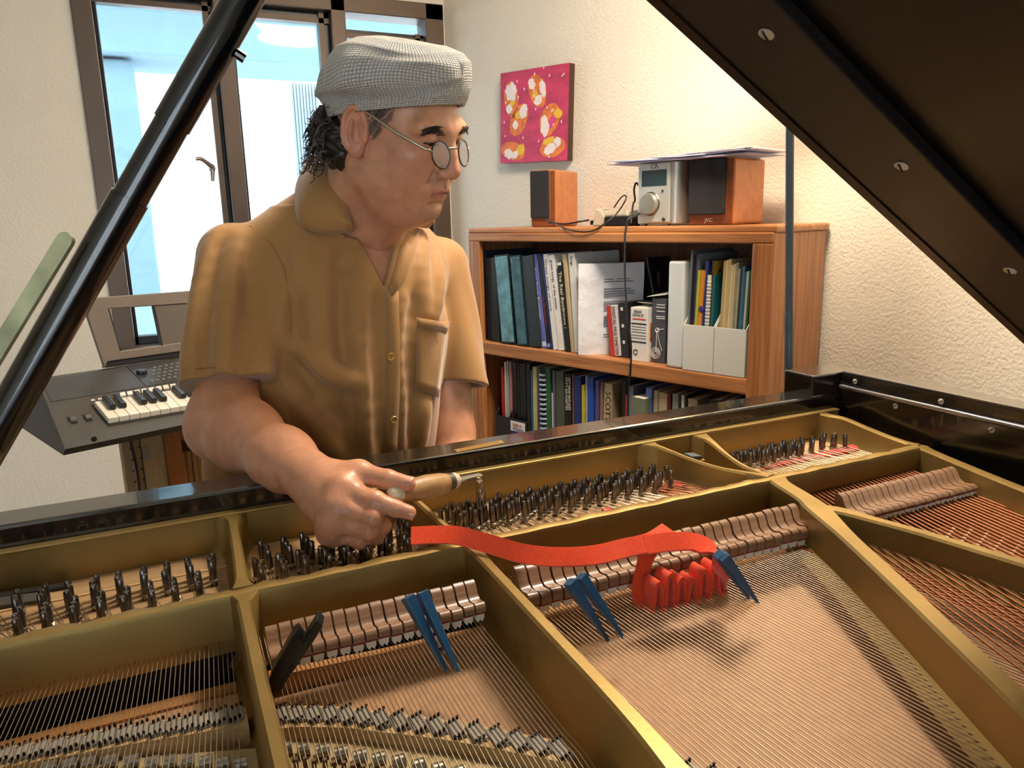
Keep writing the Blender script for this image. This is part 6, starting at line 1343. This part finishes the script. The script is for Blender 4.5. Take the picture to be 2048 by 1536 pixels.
# ---- shirt
m_shirt = M('ochre satin shirt cloth', '#a37846', 0.6, sheen=0.3, var=(7, 0.05), bump=(900, 0.12, 0.0006), spec=0.25)
shirt = OB('shirt', np_mesh('shirt', sv, sf_, m_shirt), man)
def sheet(name, rows, mat, parent, th=0.0022, sub=0):
    n = len(rows[0]); vs = [p for r in rows for p in r]; fs = [(j * n + i, j * n + i + 1, (j + 1) * n + i + 1, (j + 1) * n + i) for j in range(len(rows) - 1) for i in range(n - 1)]
    o = MB().add(vs, fs).build(name, mat, parent, smooth=70); s = o.modifiers.new('thick', 'SOLIDIFY'); s.thickness = th; s.offset = 0
    return o
both = shf
def collar(fold, outer, lift):
    a = catmull([D(*q_) for q_ in fold], 4); oo = []
    for q_ in outer:
        p, n_ = both.hit(q_[0], q_[1]); d_ = q_[2]
        oo.append(p + n_ * 0.006 if p is not None and abs((p - CAM) @ _fwd - d_) < 0.08 else D(*q_))
    b_ = catmull(oo, 4); n = 20
    def res(c): t = np.linspace(0, len(c) - 1, n); return [c[int(x)] * (1 - (x - int(x))) + c[min(int(x) + 1, len(c) - 1)] * (x - int(x)) for x in t]
    a, b_ = res(a), res(b_)
    rows = [[p * (1 - t) + q_ * t - _fwd * (lift * math.sin(math.pi * t)) + UP * (lift * 0.5 * math.sin(math.pi * t)) for p, q_ in zip(a, b_)] for t in np.linspace(0, 1, 9)]
    sheet('collar', rows, m_shirt, shirt, 0.003)
collar([(640, 316, 1.27), (668, 320, 1.200), (680, 352, 1.165), (692, 400, 1.148), (707, 460, 1.145)], [(604, 345, 1.28), (592, 374, 1.235), (595, 425, 1.195), (608, 458, 1.170), (645, 471, 1.155), (706, 464, 1.147)], 0.014)
collar([(808, 444, 1.175), (835, 434, 1.22), (866, 430, 1.27)], [(814, 453, 1.17), (848, 459, 1.21), (869, 446, 1.26)], 0.006)
def proj_strip(name, pxs, width_px, mat, lift, parent=None, fieldf=shf, th=0.002):
    rows = [[], []]
    for (x, y) in pxs:
        for r_, dx in ((0, -width_px / 2), (1, width_px / 2)):
            p, n_ = fieldf.hit(x + dx, y)
            if p is None: p, n_ = D(x + dx, y, 1.2), -_fwd
            rows[r_].append(p + n_ * lift)
    return sheet(name, rows, mat, parent or shirt, th)
pk = [(776 - 5 * k / 12 + 6 * math.sin(k / 12 * 3), 582 + k * 27.5) for k in range(13)]
proj_strip('placket', [(x + 8, y) for x, y in pk], 24, m_shirt, 0.002, th=0.0028)
# lapel turned back beside the opening
lap = []
for a_, b_ in (((806, 446), (838, 462)), ((802, 480), (826, 510)), ((796, 515), (812, 545)), ((786, 550), (796, 575)), ((776, 580), (780, 592))):
    pa_, na = shf.hit(*b_); lap.append([D(a_[0], a_[1], 1.175 if a_[1] < 500 else 1.165), (pa_ + na * 0.004) if pa_ is not None else D(*b_, 1.18)])
rows = [[D(a_[0], a_[1], max(0.9, float(np.linalg.norm((shf.hit(b_[0] + 4, b_[1])[0] - CAM) @ _fwd)) - 0.006)) for a_, b_ in (((806, 446), (838, 462)), ((802, 480), (826, 510)), ((796, 515), (812, 545)), ((786, 550), (796, 575)), ((776, 580), (780, 592)))],
        [shf.hit(*b_)[0] + shf.hit(*b_)[1] * 0.004 for b_ in ((838, 462), (826, 510), (812, 545), (796, 575), (782, 594))]]
sheet('lapel', rows, m_shirt, shirt, 0.0025)
# pocket, buttons
rows = []
for j in range(8):
    t = j / 7; row = []
    for i in range(7):
        s = i / 6; x = (833 * (1 - s) + 892 * s) * (1 - t) + (829 * (1 - s) + 872 * s) * t; y = (634 * (1 - s) + 643 * s) * (1 - t) + (777 * (1 - s) + 794 * s) * t
        p, n_ = shf.hit(x, y); row.append(p + n_ * (0.004 if j else 0.007) if p is not None else D(x, y, 1.22))
    rows.append(row)
pkt = sheet('pocket', rows, m_shirt, shirt, 0.0025)
sheet('pocket_hem', [[p + (CAM - p) * 0.002 for p in rows[0]], [p + (CAM - p) * 0.003 for p in rows[1]]], m_shirt, shirt, 0.002)
m_btn = M('amber button', '#b78a35', 0.25, coat=0.5)
for x, y in ((781, 713), (786, 838)):
    p, n_ = shf.hit(x, y); o = MB().lathe([(0.0062, 0.002), (0.0066, 0.0045), (0.0055, 0.006), (0.0042, 0.0048), (0.0005, 0.0046)], p, axis=n_, n=20).build('button', m_btn, shirt, smooth=40)
    for s_ in (-1, 1): MB().lathe([(0.0008, 0.0046), (0.0008, 0.0053)], p + _right * 0.0018 * s_, axis=n_, n=6).build('thread_hole', m_kd, shirt)
# seams
m_seam = M('shirt seam', '#9a6d3a', 0.6)
def seam(pxs, fieldf, r=0.0011):
    pts = []
    for x, y in pxs:
        p, n_ = fieldf.hit(x, y)
        if p is not None: pts.append(p + n_ * 0.0002)
    if len(pts) > 2: MB().tube(catmull(pts, 3), r, 5).build('seam', m_seam, shirt, smooth=60)
seam([(592, 378), (570, 388), (545, 402), (520, 415), (500, 430), (484, 444)], both)
seam([(444, 440), (470, 438), (500, 452), (535, 480), (560, 520), (573, 560), (578, 610), (580, 660), (577, 705)], both)
seam([(392, 738), (430, 735), (470, 742), (505, 758), (530, 772)], both, 0.0009)
# ---- trousers and shoes
m_tr = M('dark trousers', '#2a2c33', 0.8)
tr = MB()
for s in (-1, 1):
    cx_ = 0.245 + 0.095 * s; tr.loft([[(cx_ + r * math.cos(a), 1.335 + 0.01 * (0.9 - z) + r * 1.05 * math.sin(a), z) for a in np.linspace(0, 2 * math.pi, 20, endpoint=False)] for z, r in ((0.03, 0.085), (0.25, 0.08), (0.5, 0.085), (0.72, 0.10), (0.86, 0.108))])
tr.build('trousers', m_tr, man, smooth=60)
for s in (-1, 1): MB().loft([[(0.245 + 0.095 * s + 0.045 * math.cos(a) * q_, 1.30 + y_, max(0.0, 0.03 + 0.03 * math.sin(a) * q_)) for a in np.linspace(0, 2 * math.pi, 14, endpoint=False)] for y_, q_ in ((0.12, 0.6), (0.09, 1.0), (0.0, 1.05), (-0.10, 1.0), (-0.145, 0.6))]).build('shoe', M('black shoe', '#141414', 0.4), man, smooth=60)
# ---- cap
NU, NV = 132, 50
#        t     centre  height front  back   side   tilt
LV = np.array([(0.00, -0.004, 0.020, 0.1000, 0.1030, 0.0865, 0.36), (0.10, -0.004, 0.032, 0.1040, 0.1060, 0.0885, 0.36), (0.20, -0.006, 0.043, 0.1050, 0.1120, 0.0930, 0.35), (0.36, -0.010, 0.060, 0.1060, 0.1190, 0.0975, 0.31), (0.52, -0.011, 0.083, 0.1030, 0.1140, 0.0950, 0.25),
               (0.68, -0.012, 0.103, 0.0900, 0.0970, 0.0840, 0.18), (0.82, -0.013, 0.115, 0.0640, 0.0680, 0.0600, 0.14), (0.93, -0.013, 0.1195, 0.0300, 0.0340, 0.0310, 0.10), (1.0, -0.013, 0.1205, 0.0014, 0.0014, 0.0014, 0.1)])
vs = []; uvs = []
for j in range(NV):
    t = j / (NV - 1); cf_, cz_, rf, rk, rb, tl = [np.interp(t, LV[:, 0], LV[:, c]) for c in range(1, 7)]
    for i in range(NU):
        a = 2 * math.pi * i / NU; ca, sa = math.cos(a), math.sin(a); ra = rf if ca > 0 else rk
        bulge = math.exp(-((t - 0.38) / 0.2) ** 2); hi_ = math.exp(-((t - 0.62) / 0.2) ** 2)
        fo = bulge * (0.0040 * math.sin(a * 5 + 1.0 + 4 * t) + 0.0030 * math.sin(a * 9 - 5 * t) + 0.003 * math.sin(a * 3 + 2))
        f = cf_ + ca * (ra + fo * 0.8); l = sa * (rb + fo); u = cz_ + tl * ca * (ra + fo) - 0.012 * bulge * max(0, -ca) ** 2
        # slack folds running round the right side and the crown
        ff = t * 11 + 2.2 * math.sin(a * 1.5 + 0.8) + 1.2 * math.cos(a * 2.2)
        u += 0.0075 * bulge * math.sin(ff); l += sa * 0.0070 * bulge * math.cos(ff) ; u += hi_ * 0.0045 * math.sin(a * 3 + 0.6)
        vs.append(HW(f, l, u)); uvs.append((i / NU, t))
fs = [(j * NU + i, j * NU + (i + 1) % NU, (j + 1) * NU + (i + 1) % NU, (j + 1) * NU + i) for j in range(NV - 1) for i in range(NU)]
b = MB().add(vs, fs); me = b.mesh('knitted_cap', None, False); me.polygons.foreach_set('use_smooth', [True] * len(me.polygons))
uvl = me.uv_layers.new(name='knit')
for poly_ in me.polygons:
    i0 = poly_.index % NU
    for li, vi in zip(poly_.loop_indices, poly_.vertices):
        uu, vv = uvs[vi]
        if i0 == NU - 1 and uu < 0.5: uu = 1.0
        uvl.data[li].uv = (uu, vv)
m_cap = bpy.data.materials.new('grey white knit'); m_cap.use_nodes = True; t = m_cap.node_tree; bs = t.nodes['Principled BSDF']
bs.inputs['Roughness'].default_value = 0.9; bs.inputs['Sheen Weight'].default_value = 0.3
uvn = _n(t, 'ShaderNodeUVMap'); uvn.uv_map = 'knit'; sp = _n(t, 'ShaderNodeSeparateXYZ'); t.links.new(uvn.outputs[0], sp.inputs[0])
def mth(op, a, b_=None):
    n_ = _n(t, 'ShaderNodeMath', operation=op)
    for i, q_ in enumerate((a, b_)):
        if q_ is None: continue
        if isinstance(q_, (int, float)): n_.inputs[i].default_value = q_
        else: t.links.new(q_, n_.inputs[i])
    return n_.outputs[0]
row = mth('MULTIPLY', sp.outputs[1], 44.0); su = mth('ABSOLUTE', mth('SINE', mth('MULTIPLY', sp.outputs[0], 130 * math.pi))); sv2 = mth('ABSOLUTE', mth('SINE', mth('MULTIPLY', row, math.pi)))
hgt = mth('MULTIPLY', mth('POWER', su, 0.6), mth('POWER', sv2, 0.6))
bpn = _n(t, 'ShaderNodeBump'); bpn.inputs['Strength'].default_value = 0.9; bpn.inputs['Distance'].default_value = 0.004; t.links.new(hgt, bpn.inputs['Height']); t.links.new(bpn.outputs[0], bs.inputs['Normal'])
mxc = _n(t, 'ShaderNodeMix', data_type='RGBA'); mxc.inputs['A'].default_value = lin('#a19e9a'); mxc.inputs['B'].default_value = lin('#e4e1da'); t.links.new(hgt, mxc.inputs['Factor']); t.links.new(mxc.outputs['Result'], bs.inputs['Base Color'])
me.materials.append(m_cap); capo = OB('knitted_cap', me, man); so = capo.modifiers.new('thick', 'SOLIDIFY'); so.thickness = 0.004; so.offset = -1
# ---- hair
m_hair = M('dark curly hair', '#1d1a1a', 0.45, spec=0.6); m_hair2 = M('grey hair strand', '#6a625e', 0.45)
hfld = Field((-0.15, -0.11, -0.10), (0.06, 0.11, 0.06), 0.003)
for c, r in (((-0.082, 0, -0.032), (0.042, 0.066, 0.046)), ((-0.058, -0.050, -0.040), (0.036, 0.026, 0.038)), ((-0.058, 0.050, -0.040), (0.036, 0.026, 0.038)), ((-0.098, -0.03, -0.030), (0.026, 0.033, 0.036))): hfld.ell(c, r, None, 0.015)
for s in (-1, 1): hfld.ell((0.016, 0.0705 * s, 0.028), (0.013, 0.0045, 0.014), None, 0.004)
hfld.put((-0.15, -0.11, -0.10), (0.06, 0.11, 0.06), lambda x, y, z: 0.004 * np.sin(x * 210 + 3 * np.sin(z * 160)) * np.sin(y * 190) * np.sin(z * 230 + 1) * (x < 0), 0, 'add')
hv2, hf2 = hfld.skin(); hair = OB('hair', np_mesh('hair', HO + hv2 @ HR.T, hf2, m_hair), man)
rng = random.Random(4); bd, bg = MB(), MB()
for k in range(480):
    a = rng.uniform(-1.5, 1.5); u = rng.uniform(-0.078, 0.005); base_ = np.array([-0.055 - 0.062 * math.cos(a), 0.080 * math.sin(a), u]); ou = np.array([-math.cos(a), math.sin(a), -0.25]); r0 = rng.uniform(0.003, 0.0075); ph = rng.uniform(0, 6.28); tw_ = rng.choice((-1, 1)); ln = rng.uniform(0.01, 0.028); pts = []
    for q_ in range(12):
        t_ = q_ / 11; an = ph + tw_ * t_ * 7.0; s1 = np.array([0, 0, 1.0]); s2 = np.cross(ou, s1); pts.append(HW(*(base_ + ou * (ln * t_ * 0.9 - 0.004) + (s1 * math.cos(an) + s2 * math.sin(an)) * r0 + np.array([0, 0, -ln * t_ * 0.7]))))
    (bg if rng.random() < 0.28 else bd).tube(pts, 0.00065, 4, cap=False)
bd.build('dark_curls', m_hair, hair, smooth=180, fix=False)['kind'] = 'stuff'; bg.build('grey_curls', m_hair2, hair, smooth=180, fix=False)['kind'] = 'stuff'
b = MB()
for k in range(120):                                              # sideburn and temple
    f0, u0_ = rng.uniform(0.006, 0.045), rng.uniform(0.0, 0.045); l0 = -0.0735 + 0.25 * max(0, f0 - 0.012) * 0.35
    if u0_ < 0.02 and f0 > 0.028: continue
    q0_ = np.array([f0, l0, u0_]); b.tube([HW(*q0_), HW(*(q0_ + np.array([-0.004, -0.003, -0.006]))), HW(*(q0_ + np.array([-0.008, -0.0035, -0.014])))], 0.00045, 4, cap=False)
b.build('sideburn', m_hair2, hair, smooth=180, fix=False)['kind'] = 'stuff'
for s in (-1, 1):
    b = MB()
    for k in range(64):
        t_ = rng.random(); l0 = 0.014 + 0.036 * t_; q0_ = np.array([0.0975 - 0.30 * max(0, l0 - 0.012) ** 1.0 * 0.55 + rng.uniform(-0.001, 0.001), l0 * s, 0.0165 + 0.006 * math.sin(t_ * 2.6) + rng.uniform(-0.0045, 0.0045)])
        b.tube([HW(*q0_), HW(*(q0_ + np.array([-0.003, 0.006 * s, 0.001 - 0.003 * t_]))), HW(*(q0_ + np.array([-0.0065, 0.012 * s, -0.002 - 0.003 * t_])))], 0.00055, 4, cap=False)
    MB().tube(catmull([HW(0.0880, 0.0180 * s, -0.0010), HW(0.0912, 0.026 * s, 0.0000), HW(0.0898, 0.036 * s, 0.0002), HW(0.0830, 0.0475 * s, 0.0010)], 5), 0.0011, 6).build('eyelash_line', m_hair, man, smooth=80)
    MB().tube(catmull([HW(0.0850, 0.018 * s, 0.0130), HW(0.0865, 0.027 * s, 0.0142), HW(0.0835, 0.039 * s, 0.0130), HW(0.0765, 0.0490 * s, 0.0085)], 5), 0.0008, 6).build('lid_crease_shade', M('lid crease shade', '#6d4032', 0.6), man, smooth=80)  # dark line draws the shade of the eyelid fold
    b.build('eyebrow', m_hair, man, smooth=180, fix=False)
    ey = MB().lathe([(0.0001, -0.0122), (0.006, -0.0106), (0.0105, -0.006), (0.0122, 0), (0.0105, 0.006), (0.006, 0.0106), (0.0001, 0.0122)], HW(0.0755, 0.032 * s, 0.0045), axis=hf, n=16).build('eye', M('eye white', '#d8cfc6', 0.15), man, smooth=80)
    MB().lathe([(0.0055, 0.0112), (0.003, 0.0123), (0.0002, 0.0125)], HW(0.0755, 0.032 * s, 0.0025), axis=hf + hu * -0.45, n=14).build('iris', M('dark iris', '#1e120c', 0.1), ey, smooth=80)
# ---- spectacles
gl = bpy.data.objects.new('spectacles', None); COL.objects.link(gl); gl.parent = man; gl.matrix_parent_inverse = Matrix.Translation(Vector(man['at'])).inverted()
m_rim, m_gold2 = M('dark spectacle rim', '#2a2322', 0.25), M('pale metal temple', '#a79e8a', 0.3, metal=0.85)
gU = hu * 0.94 - hf * 0.34; gU /= np.linalg.norm(gU)
cent = [HW(0.1035, 0.0300 * s, -0.0105) for s in (-1, 1)]
for s, c in zip((-1, 1), cent):
    lx = hl * 0.985 - hf * 0.17 * s; lx /= np.linalg.norm(lx); ring = [c + (lx * math.cos(a) + gU * math.sin(a)) * 0.0185 for a in np.linspace(0, 2 * math.pi, 41)]
    MB().tube(ring, 0.0012, 8).build('rim', m_rim, gl, smooth=70)
    MB().prism([c + (lx * math.cos(a) + gU * math.sin(a)) * 0.0178 for a in np.linspace(0, 2 * math.pi, 40, endpoint=False)], np.cross(lx, gU) * 0.0012).build('lens', GLASS('spectacle lens', (0.93, 0.94, 0.97), 0.07), gl)
    hinge = c + lx * 0.021 * s + gU * 0.006; tipp = HW(0.002, 0.083 * s, 0.024)
    MB().tube([c + lx * 0.0185 * s + gU * 0.004, hinge, hinge - hf * 0.006 + hl * 0.004 * s], 0.0014, 8).build('end_piece', m_gold2, gl, smooth=60)
    MB().tube([hinge - hf * 0.004 + hl * 0.004 * s, HW(0.056, 0.077 * s, 0.008), tipp], [0.0017, 0.0021, 0.0016], 8, sx=0.6).build('temple', m_gold2, gl, smooth=60)
br = [cent[0] + (hl * 0.0165 + gU * 0.008), (cent[0] + cent[1]) / 2 + hf * 0.006 + gU * 0.010, cent[1] + (hl * -0.0165 + gU * 0.008)]
MB().tube(catmull(br, 6), 0.0013, 8).build('bridge', m_gold2, gl, smooth=60)
# finger nails
m_nail = M('finger nail', '#d3a08a', 0.25)
for tip_, prev, rad in ((tp[0], ds[0], 0.0085), (th[3], th[2], 0.0095)):
    d = tip_ - prev; d /= np.linalg.norm(d); o_ = (CAM - tip_); o_ -= d * (o_ @ d); o_ /= np.linalg.norm(o_); o_ = o_ * 0.72 + np.cross(d, o_) * (0.69 if rad < 0.009 else -0.69); o_ /= np.linalg.norm(o_); sd_ = np.cross(d, o_)
    rows = [[tip_ + d * (rad * (0.75 - 1.1 * j / 3)) + o_ * (rad * 1.0 - 0.0006 - 0.0016 * abs(i) ** 2 / 4) + sd_ * (i * rad * 0.30) for i in (-2, -1, 0, 1, 2)] for j in range(4)]
    sheet('finger_nail', rows, m_nail, man, 0.0006)

# ================================================================== tuning lever in his hand
lev0 = D(793, 988, 0.885); pinp = np.array([0.361, 0.873, 0.94]); headp = pinp + pt(-0.004, -0.002, 0.052)
dl = headp - lev0; Ll = np.linalg.norm(dl); dl /= Ll
tl_ = thing('tuning_lever', 'wooden handled tuning lever held by the man on a tuning pin', 'tuning lever', pinp)
prof = [(0.0035, -0.008), (0.009, -0.005), (0.0118, 0.002), (0.0112, 0.010), (0.0125, 0.022), (0.0148, 0.045), (0.0152, 0.060), (0.0138, 0.080), (0.0112, 0.094)]
MB().lathe(prof[:4], lev0 - dl * 0.004, axis=dl, n=22).build('butt_cap', M('ivory butt cap', '#cdc3a4', 0.3), tl_, smooth=60)
ax_ = dl; hl_ = Ll * 0.62
MB().lathe([(r, 0.006 + (h_ - 0.010) * (hl_ - 0.006) / 0.084) for r, h_ in prof[3:]], lev0 - dl * 0.004, axis=dl, n=22).build('handle', M('turned beech handle', '#a07b50', 0.4, var=(120, 0.18, (1, 1, 1)), coat=0.2), tl_, smooth=60)
MB().lathe([(0.0116, hl_ - 0.010), (0.0120, hl_ - 0.004), (0.0112, hl_ + 0.004)], lev0 - dl * 0.002, axis=dl, n=20).build('ferrule', M('dark steel ferrule', '#55504a', 0.35, metal=0.8), tl_, smooth=50)
MB().lathe([(0.0098, hl_ + 0.003), (0.0104, hl_ + 0.008), (0.0085, hl_ + 0.012)], lev0, axis=dl, n=20).build('collar', M('pale collar', '#c9b7a4', 0.5), tl_, smooth=50)
MB().tube([lev0 + dl * hl_, headp - dl * 0.004, headp + dl * 0.002 - UP * 0.002], [0.0046, 0.0038, 0.0036], 6).build('shaft', M('polished steel', '#a9a39a', 0.2, metal=0.95), tl_, smooth=50)
MB().lathe([(0.0042, 0.052), (0.0052, 0.049), (0.0040, 0.044), (0.0056, 0.040), (0.0062, 0.034), (0.0058, 0.010), (0.0046, 0.004)], pinp - UP * 0.008, axis=headp - pinp, n=18).build('socket_head', M('polished steel', '#a9a39a', 0.2, metal=0.95), tl_, smooth=50)
tag(bpy.data.objects['tuning_lever'], None, None)
